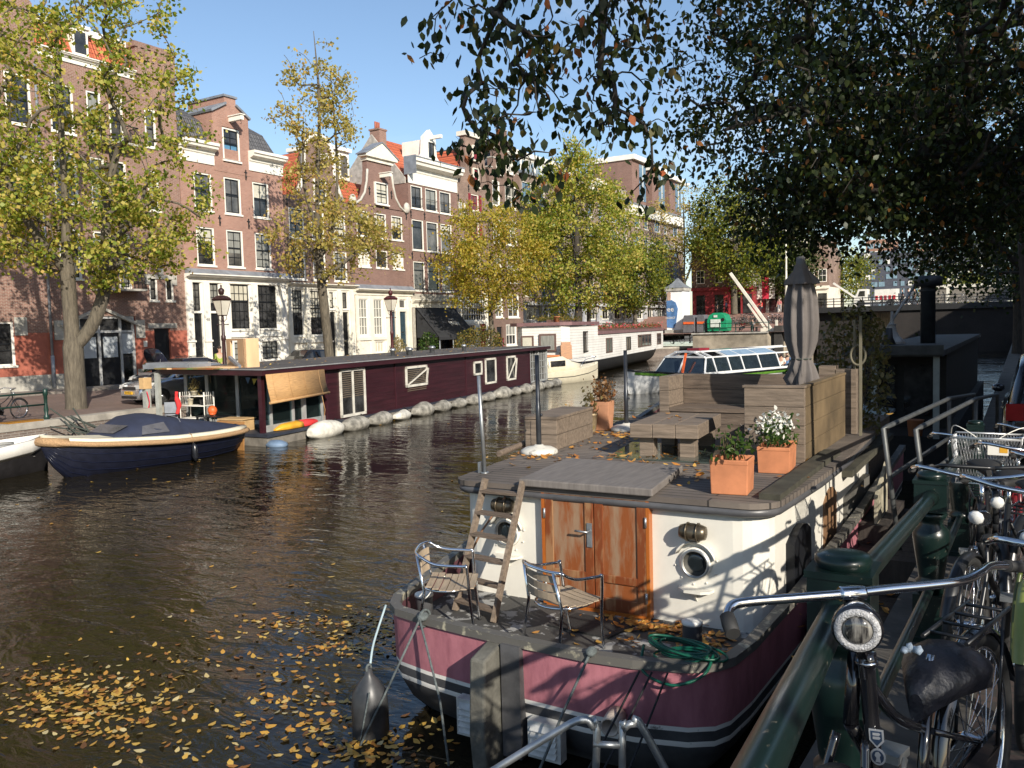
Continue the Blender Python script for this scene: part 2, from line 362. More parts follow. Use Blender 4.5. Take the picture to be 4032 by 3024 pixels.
# ------------------------------------------------------------------ houses
FX = -38.0; FZ = 1.4  # house edges and openings below: image pixels unprojected beforehand onto this facade plane
class House:
    def __init__(s, name, label, y0, y1, top, bm, gf=None, X=FX, rz=0, depth=9, group='houses along the far quay', gfz=None, low=None, cat='house', z0=FZ):
        s.y0, s.y1, s.top, s.z0 = y0, y1, top, z0
        s.root = thing(name, label, cat, (X, y0, z0), rz, group); s.bm = bm; s.gf = gf; s.gfz = gfz; s.op = []; s.depth = depth; s.low = low
    def L(s, y, z): return (y-s.y0, z-s.z0)
    def wall(s):
        W = s.y1-s.y0; H = s.top-s.z0
        ys = sorted(set([0, W] + [round(v, 4) for o in s.op for v in (o[0]-s.y0, o[1]-s.y0)])); zs = [0, H] + [round(v, 4) for o in s.op for v in (o[2]-s.z0, o[3]-s.z0)]
        if s.gfz: zs.append(s.gfz-s.z0)
        if s.low: zs.append(s.low[0]-s.z0)
        zs = sorted(set(round(z, 4) for z in zs if -1e-6 <= z <= H+1e-6)); ys = [y for y in ys if -1e-6 <= y <= W+1e-6]
        m = MB()
        for a, b in zip(ys[:-1], ys[1:]):
            for c, d in zip(zs[:-1], zs[1:]):
                yc, zc = (a+b)/2+s.y0, (c+d)/2+s.z0
                if any(o[0] < yc < o[1] and o[2] < zc < o[3] for o in s.op): continue
                m.m = 0
                if s.gfz and zc < s.gfz: m.m = 1
                if s.low and zc < s.low[0]: m.m = 2
                m.quad((0, a, c), (0, b, c), (0, b, d), (0, a, d))
        for o in s.op:
            a, b, c, d = o[0]-s.y0, o[1]-s.y0, o[2]-s.z0, o[3]-s.z0
            m.m = 1 if (s.gfz and (o[2]+o[3])/2 < s.gfz) else 0
            m.quad((0, a, c), (0, a, d), (-.25, a, d), (-.25, a, c)); m.quad((0, b, c), (0, b, d), (-.25, b, d), (-.25, b, c))
            m.quad((0, a, d), (0, b, d), (-.25, b, d), (-.25, a, d)); m.quad((0, a, c), (0, b, c), (-.25, b, c), (-.25, a, c))
        m.m = 0
        D = s.depth
        m.quad((0, 0, 0), (0, 0, H), (-D, 0, H), (-D, 0, 0)); m.quad((0, W, 0), (0, W, H), (-D, W, H), (-D, W, 0))
        m.quad((-D, 0, 0), (-D, W, 0), (-D, W, H), (-D, 0, H)); m.quad((0, 0, H), (0, W, H), (-D, W, H), (-D, 0, H))
        ms = [s.bm, s.gf or s.bm, (s.low[1] if s.low else s.bm)]
        return m.build('wall', ms, s.root, fixn=False)
    def window(s, y0, y1, z0, z1, nx=2, nz=4, pane=None, frame=None, sash=None, sill=True, fw=.10, mid=.5, blind=None, bw=.05, bar=.03, hole=True, barmat=None, name='window', rail=False, xo=0.):
        """white box frame, dark sashes, pane; blind=(fraction from top, material)"""
        if hole: s.op.append((y0, y1, z0, z1))
        frame = frame or WHITE; sash = sash or BLACKP
        if pane is None and blind is None and hole: blind = rnd.choice([None, None, (.35, BLIND), (.5, CURT), (.25, PANE2), (.7, CURT), (.45, PANE2)])
        pane = pane or rnd.choice([PANE, PANE, PANE2])
        a, c = s.L(y0, z0); b, d = s.L(y1, z1)
        m = MB(); x0, x1 = xo-.17, xo-.03
        m.box(x0, x1, a, a+fw, c, d); m.box(x0, x1, b-fw, b, c, d); m.box(x0, x1, a+fw, b-fw, d-fw*.8, d); m.box(x0, x1, a+fw, b-fw, c, c+fw*.6)
        if sill: m.box(xo-.02, xo+.07, a-.05, b+.05, c-.10, c)
        f = m.build(name, frame, s.root)
        ia, ib, ic, id_ = a+fw, b-fw, c+fw*.6, d-fw*.8
        m = MB(); X0, X1 = xo-.15, xo-.085
        m.box(X0, X1, ia, ia+bw, ic, id_); m.box(X0, X1, ib-bw, ib, ic, id_); m.box(X0, X1, ia+bw, ib-bw, ic, ic+bw*1.3); m.box(X0, X1, ia+bw, ib-bw, id_-bw, id_)
        if mid: zm = ic+(id_-ic)*mid; m.box(X0+.002, X1+.012, ia+bw, ib-bw, zm-.035, zm+.035)
        for k in range(1, nx): yk = ia+(ib-ia)*k/nx; m.box(X0+.02, X1-.004, yk-bar/2, yk+bar/2, ic+bw, id_-bw)
        for k in range(1, nz):
            zk = ic+(id_-ic)*k/nz
            if mid and abs(zk-(ic+(id_-ic)*mid)) < .06: continue
            m.box(X0+.022, X1-.007, ia+bw, ib-bw, zk-bar/2, zk+bar/2)
        m.build('sash', barmat or sash, f)
        m = MB(); 
        if blind:
            zb = id_-(id_-ic)*blind[0]; m.box(xo-.14, xo-.125, ia, ib, ic, zb); m.m = 1; m.box(xo-.14, xo-.125, ia, ib, zb, id_); m.build('pane', [pane, blind[1]], f)
        else: m.box(xo-.14, xo-.125, ia, ib, ic, id_); m.build('pane', pane, f)
        if rail:
            m = MB(); z = ic+.75
            for zz in (.18, .75): m.tube([(xo+.05, ia-.05, ic+zz), (xo+.05, ib+.05, ic+zz)], .018, 5)
            for k in range(5): y = ia+(ib-ia)*k/4; m.tube([(xo+.05, y, ic+.18), (xo+.05, y, ic+.75)], .012, 4)
            m.build('window_rail', IRON, f)
        return f
    def door(s, y0, y1, z0, z1, m_=None, hole=True):
        if hole: s.op.append((y0, y1, z0, z1))
        a, c = s.L(y0, z0); b, d = s.L(y1, z1); m = MB()
        m.box(-.2, -.12, a, b, c, d)
        h = d-c
        for (u, v) in ((.06, .40), (.46, .92)):
            m.box(-.125, -.095, a+.10, b-.10, c+h*u, c+h*u+.05); m.box(-.125, -.095, a+.10, b-.10, c+h*v-.05, c+h*v); m.box(-.125, -.095, a+.10, a+.15, c+h*u+.05, c+h*v-.05); m.box(-.125, -.095, b-.15, b-.10, c+h*u+.05, c+h*v-.05)
        o = m.build('door', m_ or DARKG, s.root)
        k = MB(); k.ball((-.07, a+.12, c+h*.46), .04, 8, 6); k.box(-.12, -.1, (a+b)/2-.12, (a+b)/2+.12, c+h*.43, c+h*.46); k.build('handle', CHROME, o); return o
    def part(s, name, mb, m, bevel=0): return mb.build(name, m, s.root, bevel=bevel)
    def cornice(s, y0, y1, z0, z1, m_=None, out=.35, name='cornice'):
        a, c = s.L(y0, z0); b, d = s.L(y1, z1); m = MB(); h = d-c
        prof = [(0, c), (.06, c), (.06, c+h*.45), (.12, c+h*.5), (.14, c+h*.62), (out*.8, c+h*.72), (out*.85, c+h*.82), (out, c+h*.86), (out, d), (0, d)]
        m.prism(prof, a, b, 'y'); return m.build(name, m_ or WHITE, s.root)
    def beamhoist(s, y, z, length=1.0, m_=None):
        yy, zz = s.L(y, z); m = MB(); m.box(-.3, length, yy-.11, yy+.11, zz-.13, zz+.13); m.box(-.3, length+.06, yy-.17, yy+.17, zz+.13, zz+.18); o = m.build('hoist_beam', m_ or WHITE, s.root)
        k = MB(); k.tube([(length-.12, yy, zz-.13), (length-.12, yy, zz-.22), (length-.06, yy, zz-.30), (length-.12, yy, zz-.36), (length-.18, yy, zz-.32)], .015, 5); k.build('hook', IRON, o)
    def anchors(s, pts):
        m = MB()
        for y, z in pts:
            a, c = s.L(y, z); m.box(0, .05, a-.03, a+.03, c-.28, c+.28); m.box(0, .045, a-.10, a+.10, c+.10, c+.16); m.ball((.05, a, c-.1), .06, 6, 4)
        m.build('wall_anchors', IRON, s.root)
# ---- big brick house, left
H = House('warehouse_house', 'big dark red brick house with arched double door behind the large left tree', 8.0, 30.0, 16.8, BR_RED, gf=mat('red_painted_brick', (.36, .11, .07), .7, var=.25, scale=2), gfz=4.0, low=(2.1, STONE))
H.window(9.5, 10.9, 2.9, 4.9, 2, 3); H.window(12.5, 14.2, 2.3, 4.6, 2, 3); H.window(15.5, 17.2, 2.3, 4.6, 2, 3)
H.window(19.4, 20.95, 2.6, 4.5, 2, 3, pane=PANE, sill=True)
# arched shop front: two doors with glazing
H.op.append((23.25, 26.95, 1.42, 4.75))
yl = lambda y: y-8.0
zl = lambda z: z-1.4
m = MB()
for y in (23.35, 24.0, 25.0, 26.15, 26.85): m.box(-.2, -.05, yl(y)-.06, yl(y)+.06, zl(1.42), zl(4.7))
m.box(-.2, -.055, yl(23.3), yl(26.9), zl(4.0)-.06, zl(4.0)+.06); m.box(-.2, -.055, yl(23.3), yl(26.9), zl(4.62), zl(4.75))
f = m.build('door_frame', mat('grey_white_paint', (.42, .42, .41), .5), H.root)
m = MB(); m.box(-.18, -.13, yl(23.3), yl(26.9), zl(1.42), zl(4.7)); m.build('pane', PANE, f)
for y0, y1 in ((24.1, 24.92), (25.1, 26.05)):
    m = MB(); m.box(-.129, -.08, yl(y0), yl(y1), zl(1.45), zl(3.9)); o = m.build('door', BLACKP, H.root)
    m = MB(); m.box(-.079, -.06, yl(y0)+.1, yl(y1)-.1, zl(2.75), zl(3.75)); m.build('pane', mat('frosted_pane', (.42, .45, .47), .25, var=.2, scale=1), o)
for y0, y1 in ((23.42, 23.9), (26.25, 26.8)):
    m = MB(); m.box(-.129, -.1, yl(y0), yl(y1), zl(2.9), zl(3.9)); m.build('window_panel', mat('frosted_pane', (.42, .45, .47)), H.root)
m = MB()   # pointed stone arch over the shop front and stone blocks
for a, b in (((23.05, 4.3), (25.1, 5.15)), ((27.15, 4.3), (25.1, 5.15))):
    m.beam((.03, yl(a[0]), zl(a[1])), (.03, yl(b[0]), zl(b[1])), .14, .2, up=(1, 0, 0))
for y, z, w_, h in ((23.0, 4.1, .5, .9), (27.2, 4.1, .5, .9), (21.25, 4.3, .55, .8), (19.1, 4.3, .5, .8), (28.5, 4.25, 1.7, .25), (28.55, 6.75, 1.9, .22), (28.55, 7.0, .3, .35), (27.75, 6.5, .3, .3), (29.35, 6.5, .3, .3)):
    m.box(-.01, .05, yl(y)-w_/2, yl(y)+w_/2, zl(z)-h/2, zl(z)+h/2)
m.build('stone_blocks', STONE, H.root)
H.window(27.86, 28.34, 5.55, 6.75, 1, 2, fw=.08); H.window(28.82, 29.3, 5.55, 6.75, 1, 2, fw=.08)
H.door(28.0, 28.95, 1.45, 4.1, BLACKP)
H.window(23.25, 24.3, 6.5, 8.8, 1, 2, pane=PANE2, mid=.6)
H.window(24.95, 25.65, 6.1, 8.8, 1, 2, pane=CURT); H.window(26.2, 26.9, 6.1, 8.8, 1, 2, pane=CURT)
H.window(18.9, 20.2, 6.5, 8.9, 2, 3); H.window(16.5, 17.8, 6.5, 8.9, 2, 3); H.window(14, 15.3, 6.5, 8.9, 2, 3)
for z0, z1 in ((10.0, 12.3), (13.2, 15.4)):
    for y0 in (14., 16.5, 18.9, 21.2, 23.2): H.window(y0, y0+1.15, z0, z1, 2, 3)
    H.window(25.0, 25.75, z0, z1, 1, 2, pane=CURT); H.window(26.15, 26.9, z0, z1, 1, 2); H.window(28.1, 28.75, z0+.1, z1-.2, 1, 2); 
H.wall()
for z in (6.1, 13.15):   # iron balconies
    m = MB(); m.box(0, .75, yl(24.7), yl(27.2), zl(z)-.14, zl(z)-.04); o = m.build('balcony', STONE, H.root)
    m = MB()
    for a, b in (((.72, 24.72), (.72, 27.18)), ((.0, 24.72), (.72, 24.72)), ((.0, 27.18), (.72, 27.18))):
        m.tube([(a[0], yl(a[1]), zl(z)+.75), (b[0], yl(b[1]), zl(z)+.75)], .03, 5)
        for k in range(12): t = k/11; x = a[0]+(b[0]-a[0])*t; y = a[1]+(b[1]-a[1])*t; m.tube([(x, yl(y), zl(z)-.04), (x, yl(y), zl(z)+.75)], .013, 4)
    m.build('railing', IRON, o)
H.cornice(22.75, 27.6, 16.45, 16.85, out=.3, name='roof_gutter')
m = MB(); m.prism([(-.02, zl(16.84)), (-.6, zl(18.1)), (-8, zl(18.1)), (-8, zl(16.8))], yl(22.7), yl(27.6), 'y'); H.part('roof', m, TILE_O)
m = MB(); m.box(-.75, -.45, yl(22.7), yl(27.6), zl(18.1), zl(18.4)); H.part('roof_ridge_cornice', m, WHITE)
m = MB(); m.box(-1.5, -.05, yl(24.5), yl(25.3), zl(16.9), zl(18.2)); m.box(-1.5, .05, yl(24.4), yl(25.4), zl(18.2), zl(18.35)); o = H.part('dormer', m, WHITE); m = MB(); m.box(-.05, -.03, yl(24.62), yl(25.18), zl(17.05), zl(18.05)); m.build('pane', PANE, o)
m = MB(); m.box(-3, .12, yl(27.7), yl(30.0), zl(16.8), zl(18.1)); m.box(-3.1, .2, yl(27.6), yl(30.02), zl(18.1), zl(18.35))
for k in range(6): m.box(.12, .2, yl(27.8)+k*.38, yl(27.95)+k*.38, zl(17.5), zl(18.1))
H.part('brick_bay', m, BR_RED)
m = MB(); m.box(-3, .1, yl(14.0), yl(22.6), zl(16.8), zl(18.6)); m.prism([(yl(14.0), zl(18.6)), (yl(22.6), zl(18.6)), (yl(21.2), zl(20.2)), (yl(18.3), zl(22.5)), (yl(15.4), zl(20.2))], -1.5, .1, 'x'); H.part('gable', m, BR_RED)
m = MB(); m.tube([(.1, yl(22.55), zl(16)), (.1, yl(22.55), zl(2.9))], .06, 8); m.tube([(.1, yl(22.55), zl(2.95)), (.1, yl(22.55), zl(1.5))], .085, 8); H.part('drainpipe', m, [LEAD])
m = MB(); m.box(0, .03, yl(27.35), yl(27.55), zl(3.2), zl(3.5)); H.part('sign_plate', m, WHITE)
# ---- house 48
H = House('canal_house', 'salmon brick house with white ground floor, slate roof and brick hoist gable', 30.05, 37.3, 14.0, BR_ORG, gf=WHITE, gfz=6.75)
yl = lambda y: y-30.05
for y0, y1 in ((30.9, 32.1), (32.92, 34.1), (34.97, 36.2)):
    i = [30.9, 32.92, 34.97].index(y0)
    H.window(y0, y1, 7.5, 9.55, 2, 4, blind=[(.35, BLIND), (.62, CURT), (.999, CURT)][i], mid=.52)
    H.window(y0, y1, 10.45, 12.45, 2, 2, blind=[None, (.15, PANE2), (.45, BLIND)][i], mid=.55)
H.window(30.42, 31.02, 5.0, 6.55, 2, 4, sill=False, fw=.04, mid=0); H.window(31.6, 32.25, 5.0, 6.55, 2, 4, sill=False, fw=.04, mid=0)
H.door(30.42, 31.05, 1.5, 4.9, BLACKP); H.door(31.6, 32.25, 1.5, 4.9, BLACKP)
H.window(33.0, 34.4, 4.0, 6.55, 4, 5, sill=True, fw=.05, mid=.62, bw=.045); H.window(35.0, 36.5, 4.0, 6.55, 4, 5, sill=True, fw=.05, mid=.62, pane=PANE)
H.window(33.1, 34.3, 2.2, 3.3, 3, 3, pane=CURT, sill=False, fw=.05, mid=0); H.window(35.15, 36.45, 2.2, 3.3, 3, 3, pane=CURT, sill=False, fw=.05, mid=0)
H.wall()
m = MB()
for y in (30.2, 31.3, 32.62, 34.7, 36.9): m.box(0, .12, yl(y)-.2, yl(y)+.2, 0, 6.6-1.4); m.box(0, .18, yl(y)-.24, yl(y)+.24, 1.95, 2.05)
m.box(0, .09, yl(32.85), yl(36.7), zl(3.55), zl(3.68)); H.part('pilasters', m, WHITE)
H.cornice(30.0, 37.4, 6.55, 7.0, out=.5, name='shop_cornice')
m = MB(); m.prism([(0, zl(7.0)), (.5, zl(7.0)), (.12, zl(7.28)), (0, zl(7.28))], 0, 7.3, 'y'); H.part('cornice_cover', m, LEAD)
for y, t in ((30.2, '48'), (31.3, '48')):
    lettering(t, .26, Matrix.Translation((.125, yl(y), zl(4.55))) @ Matrix(((0, 0, 1, 0), (1, 0, 0, 0), (0, 1, 0, 0), (0, 0, 0, 1))), mat('sign_grey', (.12, .12, .12)), H.root, 'house_number')
H.cornice(30.05, 32.3, 12.95, 14.05, out=.55); H.cornice(34.75, 37.35, 13.05, 14.15, out=.55, name='cornice')
m = MB(); m.box(-3, .02, yl(32.3), yl(34.85), zl(12.7), zl(13.45)); m.box(-3, .02, yl(32.3), yl(32.95), zl(13.45), zl(15.2)); m.box(-3, .02, yl(34.15), yl(34.85), zl(13.45), zl(15.2))
m.box(-3, .02, yl(32.3), yl(34.85), zl(15.2), zl(15.85)); m.prism([(yl(32.3), zl(15.85)), (yl(34.85), zl(15.85)), (yl(34.0), zl(16.4)), (yl(34.0), zl(16.85)), (yl(33.2), zl(16.85)), (yl(33.2), zl(16.4))], -3, .02, 'x'); H.part('hoist_gable', m, BR_ORG)
m = MB()
for a, b in (((32.2, 15.85), (33.25, 16.45)), ((33.95, 16.45), (34.95, 15.85))): m.beam((-1.4, yl(a[0]), zl(a[1])+.06), (-1.4, yl(b[0]), zl(b[1])+.06), 3.1, .12, up=(0, 0, 1))
m.box(-3, .1, yl(33.12), yl(34.08), zl(16.86), zl(16.98)); H.part('gable_coping', m, LEAD)
H.window(32.95, 34.15, 13.4, 15.15, 2, 4, pane=mat('painted_blue_reflection', (.10, .24, .38), .05), hole=False, mid=.55, xo=.05, blind=(.45, PANE))  # blue reflection put into the colour of the lower pane
H.beamhoist(33.55, 15.65, 1.0)
for y0, y1 in ((30.1, 32.3), (34.85, 37.3)):
    m = MB(); lo = y0 == 30.1
    a, b = yl(y0), yl(y1)
    P = [(-.2, a, zl(14.0)), (-.2, b, zl(14.0)), (-1.0, b-(0 if lo else .45), zl(15.5)), (-1.0, a+(.45 if lo else 0), zl(15.5))]
    Q = [(-2.4, b-(0 if lo else .9), zl(16.35)), (-2.4, a+(.9 if lo else 0), zl(16.35))]
    m.quad(*P); m.quad(P[3], P[2], Q[0], Q[1]); m.quad(Q[1], Q[0], (-8, b-(0 if lo else .9), zl(16.35)), (-8, a+(.9 if lo else 0), zl(16.35)))
    e = a if lo else b; s_ = 1 if lo else -1
    m.quad((-.2, e, zl(14)), (-8, e, zl(14)), (-8, e+.45*s_, zl(15.5)), (-1, e+.45*s_, zl(15.5))); m.quad((-1, e+.45*s_, zl(15.5)), (-8, e+.45*s_, zl(15.5)), (-8, e+.9*s_, zl(16.35)), (-2.4, e+.9*s_, zl(16.35)))
    H.part('roof', m, TILE_G)
H.anchors([(32.5, 10.0), (34.55, 10.0), (36.7, 10.0), (34.5, 12.75), (30.5, 10.0)])
m = MB()
for k in range(2):
    y = yl(31.1 + 1.0*k)
    m.tube([(.15, y, .1), (.15, y, 1.1), (.9, y, .8), (.9, y, 0)], .03, 6)
H.part('stoop_railing', m, IRON)
# ---- house with bell gable
H = House('canal_house', 'brown brick house with white edged bell gable and orange roof behind the slender tree', 37.35, 43.35, 12.0, BR_BRN, gf=CREAM, gfz=6.45)
yl = lambda y: y-37.35
for y0, y1, i in ((37.72, 38.98, 0), (39.62, 40.75, 1), (41.5, 42.75, 2)):
    H.window(y0, y1, 7.0, 8.9, 3, 5, mid=.5, blind=(.9, CURT) if i == 2 else None); H.window(y0, y1, 9.5, 11.3, 2, 4, blind=(.999, BLIND) if i == 2 else None)
H.window(37.57, 38.6, 3.55, 6.35, 4, 6, sill=True, fw=.05, mid=.6); H.window(39.2, 40.3, 3.55, 6.35, 4, 6, fw=.05, mid=.6, blind=(.6, BLIND))
H.window(40.95, 41.4, 5.2, 6.3, 1, 2, fw=.05, mid=0, pane=BLIND); H.window(42.15, 42.68, 5.2, 6.3, 1, 2, fw=.05, mid=0, pane=PANE2)
H.door(40.95, 41.45, 1.6, 5.0, BLACKP); H.door(42.15, 42.7, 1.6, 5.0, BLACKP)
H.wall()
H.cornice(37.3, 43.45, 6.4, 6.75, out=.4, name='shop_cornice', m_=CREAM)
m = MB()
for y in (37.45, 38.9, 40.6, 41.8, 43.0): m.box(0, .1, yl(y)-.16, yl(y)+.16, 0, zl(6.4))
m.box(0, .14, 0, yl(40.5), zl(3.1), zl(3.4)); H.part('pilasters', m, CREAM)
pts = [(37.4, 12.0), (38.5, 12.2), (38.95, 12.9), (39.1, 13.6), (39.2, 15.0), (39.5, 15.6), (40.0, 15.9), (40.5, 16.0), (41.0, 15.9), (41.5, 15.6), (41.8, 15.0), (41.9, 13.6), (42.1, 12.9), (42.5, 12.2), (43.3, 12.0)]
m = MB(); m.prism([(yl(y), zl(z)) for y, z in pts], -.4, 0, 'x'); H.part('bell_gable', m, BR_BRN)
m = MB(); m.tube([(.0, yl(y), zl(z)+.05) for y, z in pts[1:-1]], .16, 6); H.part('gable_trim', m, WHITE)
H.window(39.9, 40.95, 11.8, 13.3, 2, 3, hole=False, xo=.16)
H.beamhoist(40.45, 14.6, .8)
m = MB(); m.prism([(yl(37.4), zl(12)), (yl(43.3), zl(12)), (yl(40.4), zl(15.2))], -9, -.42, 'x'); H.part('roof', m, TILE_O)
H.anchors([(37.6, 11.6), (39.3, 9.2), (41.1, 9.2), (37.55, 9.2)])
m = MB(); m.box(-4, -3, yl(37.6), yl(38.4), zl(12.2), zl(13.6)); m.box(-4.05, -2.95, yl(37.55), yl(38.45), zl(13.6), zl(13.75)); H.part('chimney', m, LEAD)
# ---- neck gable house
H = House('canal_house', 'purple brown brick house with neck gable topped by a cream pediment', 43.4, 49.5, 12.2, BR_PUR, gf=CREAM, gfz=6.5)
yl = lambda y: y-43.4
for i, (y0, y1) in enumerate(((43.85, 45.1), (45.7, 46.95), (47.5, 48.75))):
    H.window(y0, y1, 8.05, 9.25, 3, 4, barmat=WHITE if i != 1 else BLACKP, pane=[BLIND, PANE, BLIND][i], mid=.5); H.window(y0, y1, 10.1, 11.78, 3, 4, blind=[(.3, CURT), (.55, BLIND), (.5, BLIND)][i], sash=BLACKP)
H.window(45.75, 47.1, 12.4, 13.87, 2, 3, hole=False, xo=.16, blind=(.999, BLIND))
H.window(43.7, 44.7, 3.4, 5.9, 3, 4, fw=.06, barmat=WHITE, sash=WHITE, pane=CURT, mid=.5); H.window(45.26, 46.28, 3.4, 5.9, 3, 4, fw=.06, barmat=WHITE, sash=WHITE, pane=CURT, mid=.5)
H.window(45.3, 46.3, 2.2, 3.0, 3, 1, fw=.05, barmat=WHITE, sash=WHITE, pane=BLIND, mid=0, sill=False)
H.window(46.95, 47.7, 5.25, 5.93, 1, 1, fw=.05, mid=0, barmat=WHITE, pane=PANE2, sill=False); H.window(48.03, 48.88, 5.25, 5.93, 1, 1, fw=.05, mid=0, barmat=WHITE, pane=PANE2, sill=False)
H.door(46.95, 47.65, 2.4, 5.05, mat('teal_door', (.03, .055, .075), .3)); H.door(48.05, 48.85, 2.4, 5.05, mat('teal_door', (.03, .055, .075), .3))
H.wall()
H.cornice(43.35, 49.6, 6.15, 6.55, out=.45, name='shop_cornice', m_=CREAM)
m = MB(); m.prism([(0, zl(6.55)), (.45, zl(6.55)), (.1, zl(6.85)), (0, zl(6.85))], 0, 6.1, 'y'); H.part('cornice_cover', m, LEAD)
m = MB()
for y in (43.55, 44.98, 46.6, 47.87, 49.2): m.box(0, .08, yl(y)-.13, yl(y)+.13, 0, zl(6.1))
m.box(0, .1, 0, yl(46.5), zl(3.1), zl(3.3)); H.part('pilasters', m, CREAM)
left = [(43.4, 12.2), (43.75, 12.15), (44.3, 12.45), (44.75, 13.0), (45.0, 13.8), (45.1, 14.6), (45.1, 15.3)]
right = [(92.8-y, z) for y, z in left][::-1]
m = MB(); m.prism([(yl(y), zl(z)) for y, z in left+right if y < 49.6], -.4, 0, 'x'); H.part('neck_gable', m, BR_PUR)
m = MB(); m.tube([(.02, yl(y), zl(z)+.02) for y, z in left[:6]], .09, 5); m.tube([(.02, yl(y), zl(z)+.02) for y, z in right[1:]], .09, 5)
m.ball((.05, yl(43.5), zl(12.35)), (.2, .32, .42), 10, 6); m.ball((.05, yl(49.25), zl(12.45)), (.2, .3, .4), 10, 6); H.part('gable_scrolls', m, mat('weathered_stone', (.5, .47, .41), .85))
m = MB(); m.box(-.45, .12, yl(45.0), yl(47.8), zl(15.2), zl(15.45)); m.prism([(yl(44.75), zl(15.45)), (yl(48.1), zl(15.45)), (yl(48.1), zl(15.6)), (yl(46.43), zl(16.5)), (yl(44.75), zl(15.6))], -.5, .3, 'x'); H.part('pediment', m, CREAM)
m = MB()
for s_ in (-1, 1): m.beam((-.1, yl(46.43+s_*1.8), zl(15.6)), (-.1, yl(46.43), zl(16.58)), .9, .07)
H.part('pediment_cover', m, LEAD)
H.beamhoist(46.5, 14.35, .9)
m = MB(); m.prism([(-.42, zl(12.2)), (-2.3, zl(14.1)), (-7, zl(14.1)), (-7, zl(12.2))], yl(42.9), yl(49.4), 'y'); H.part('roof', m, TILE_O)
m = MB(); m.box(-5, -2.0, yl(42.9), yl(45.6), zl(14.1), zl(16.0)); m.box(-5.1, -1.8, yl(42.8), yl(45.7), zl(16.0), zl(16.25)); o = H.part('roof_extension', m, WHITE)
m = MB()
for k in range(3): m.box(-1.999, -1.98, yl(43.05)+k*.85, yl(43.7)+k*.85, zl(14.3), zl(15.7))
m.build('panes', PANE2, o)
H.anchors([(45.25, 13.2), (47.6, 13.2), (43.6, 11.9), (49.2, 11.9), (45.4, 9.8), (47.2, 9.8)])
# ---- cornice house with awning
H = House('canal_house', 'brown brick house with wide white cornice, white dormer and black shop awning', 49.55, 55.7, 14.3, BR_PUR, gf=mat('stone_grey_paint', (.42, .39, .33), .6), gfz=6.35)
yl = lambda y: y-49.55
for i, (y0, y1) in enumerate(((49.85, 51.25), (51.6, 53.1), (53.4, 54.9))):
    H.window(y0, y1, 12.55, 14.2, 2, 1, mid=0, rail=True, blind=None, bw=.07); H.window(y0, y1, 9.55, 11.75, 1, 1, mid=.78, pane=PANE2 if i else PANE, blind=(.35, BLIND) if i == 2 else None)
    H.window(y0, y1, 6.6, 8.72, 1, 1, mid=.72, pane=[PANE2, PANE, BLIND][i], rail=i == 2)
H.op.append((49.9, 55.2, 1.45, 5.35))
H.wall()
m = MB(); m.box(-.9, -.8, .2, 5.7, 0.0, 3.95); o = H.part('shop_front', m, BLACKP)
m = MB(); m.box(-.79, -.76, .5, 2.2, .5, 3.4); m.box(-.79, -.76, 2.8, 5.2, .5, 3.4); m.build('panes', PANE, o)
H.cornice(49.55, 55.75, 14.3, 16.05, out=.8)
m = MB(); m.box(-.3, .80, -.025, .02, zl(14.9), zl(16.2)); m.box(-.3, .84, -.03, 6.22, zl(16.06), zl(16.14)); H.part('cornice_cover', m, LEAD)
m = MB(); m.prism([(-.3, zl(14.6)), (-3.2, zl(18.0)), (-6.5, zl(14.6))], .12, 6.2, 'y'); H.part('roof', m, TILE_O)
m = MB(); m.prism([(-.25, zl(14.3)), (-.25, zl(14.7)), (-3.2, zl(18.15)), (-6.5, zl(14.7)), (-6.5, zl(14.3))], -.05, .11, 'y'); H.part('gable_end', m, mat('grey_plaster', (.40, .37, .33), .9, var=.35))
m = MB(); m.prism([(yl(50.9), zl(16.1)), (yl(53.9), zl(16.1)), (yl(53.3), zl(16.7)), (yl(53.2), zl(18.0)), (yl(52.5), zl(18.6)), (yl(51.75), zl(18.0)), (yl(51.6), zl(16.7))], -.35, -.05, 'x'); m.box(-2.2, -.35, yl(51.85), yl(53.15), zl(16.1), zl(17.8)); o = H.part('dormer', m, WHITE)
H.window(51.98, 52.95, 16.4, 17.7, 2, 1, hole=False, mid=0, xo=.12)
m = MB(); m.box(-.3, 1.0, yl(52.5)-.12, yl(52.5)+.12, zl(17.85), zl(18.1)); H.part('hoist_beam', m, WHITE)
m = MB(); m.box(-3.6, -2.7, .3, 1.1, zl(17.4), zl(18.5)); m.box(-3.65, -2.65, .22, 1.18, zl(18.5), zl(18.62)); o = H.part('chimney', m, BR_RED)
m = MB(); [m.tube([(-3.15, .42+k*.2, zl(18.6)), (-3.15, .42+k*.2, zl(19.15))], .075, 8) for k in range(3)]; m.build('chimney_pots', mat('terracotta_pot', (.35, .11, .07), .7), o)
H.cornice(49.5, 55.75, 5.35, 5.95, out=.35, name='shop_cornice', m_=CREAM)
m = MB()   # awning, sloping down over the pavement, with its scrawled white shop sign
aw = [(.1, zl(5.3)), (2.1, zl(3.15)), (2.1, zl(2.95)), (2.06, zl(2.95)), (2.06, zl(3.13)), (.06, zl(5.25))]
m.prism(aw, .35, 5.3, 'y')
for e in (.35, 5.3): m.f([m.v(p) for p in ((.1, e, zl(5.3)), (2.1, e, zl(3.15)), (.1, e, zl(3.15)))])
o = H.part('awning', m, mat('black_canvas', (.022, .023, .026), .8))
Ma = Matrix.Translation((1.25, 3.5, zl(4.12))) @ Matrix(((0, -.68, .73, 0), (1, 0, 0, 0), (0, .73, .68, 0), (0, 0, 0, 1)))
def scrawl(seed, w_, h):
    r = random.Random(seed); p = []
    for k in range(26): p.append((-w_/2+w_*k/25+r.uniform(-.05, .05), h*math.sin(k*2.1)*r.uniform(.4, 1)))
    return p
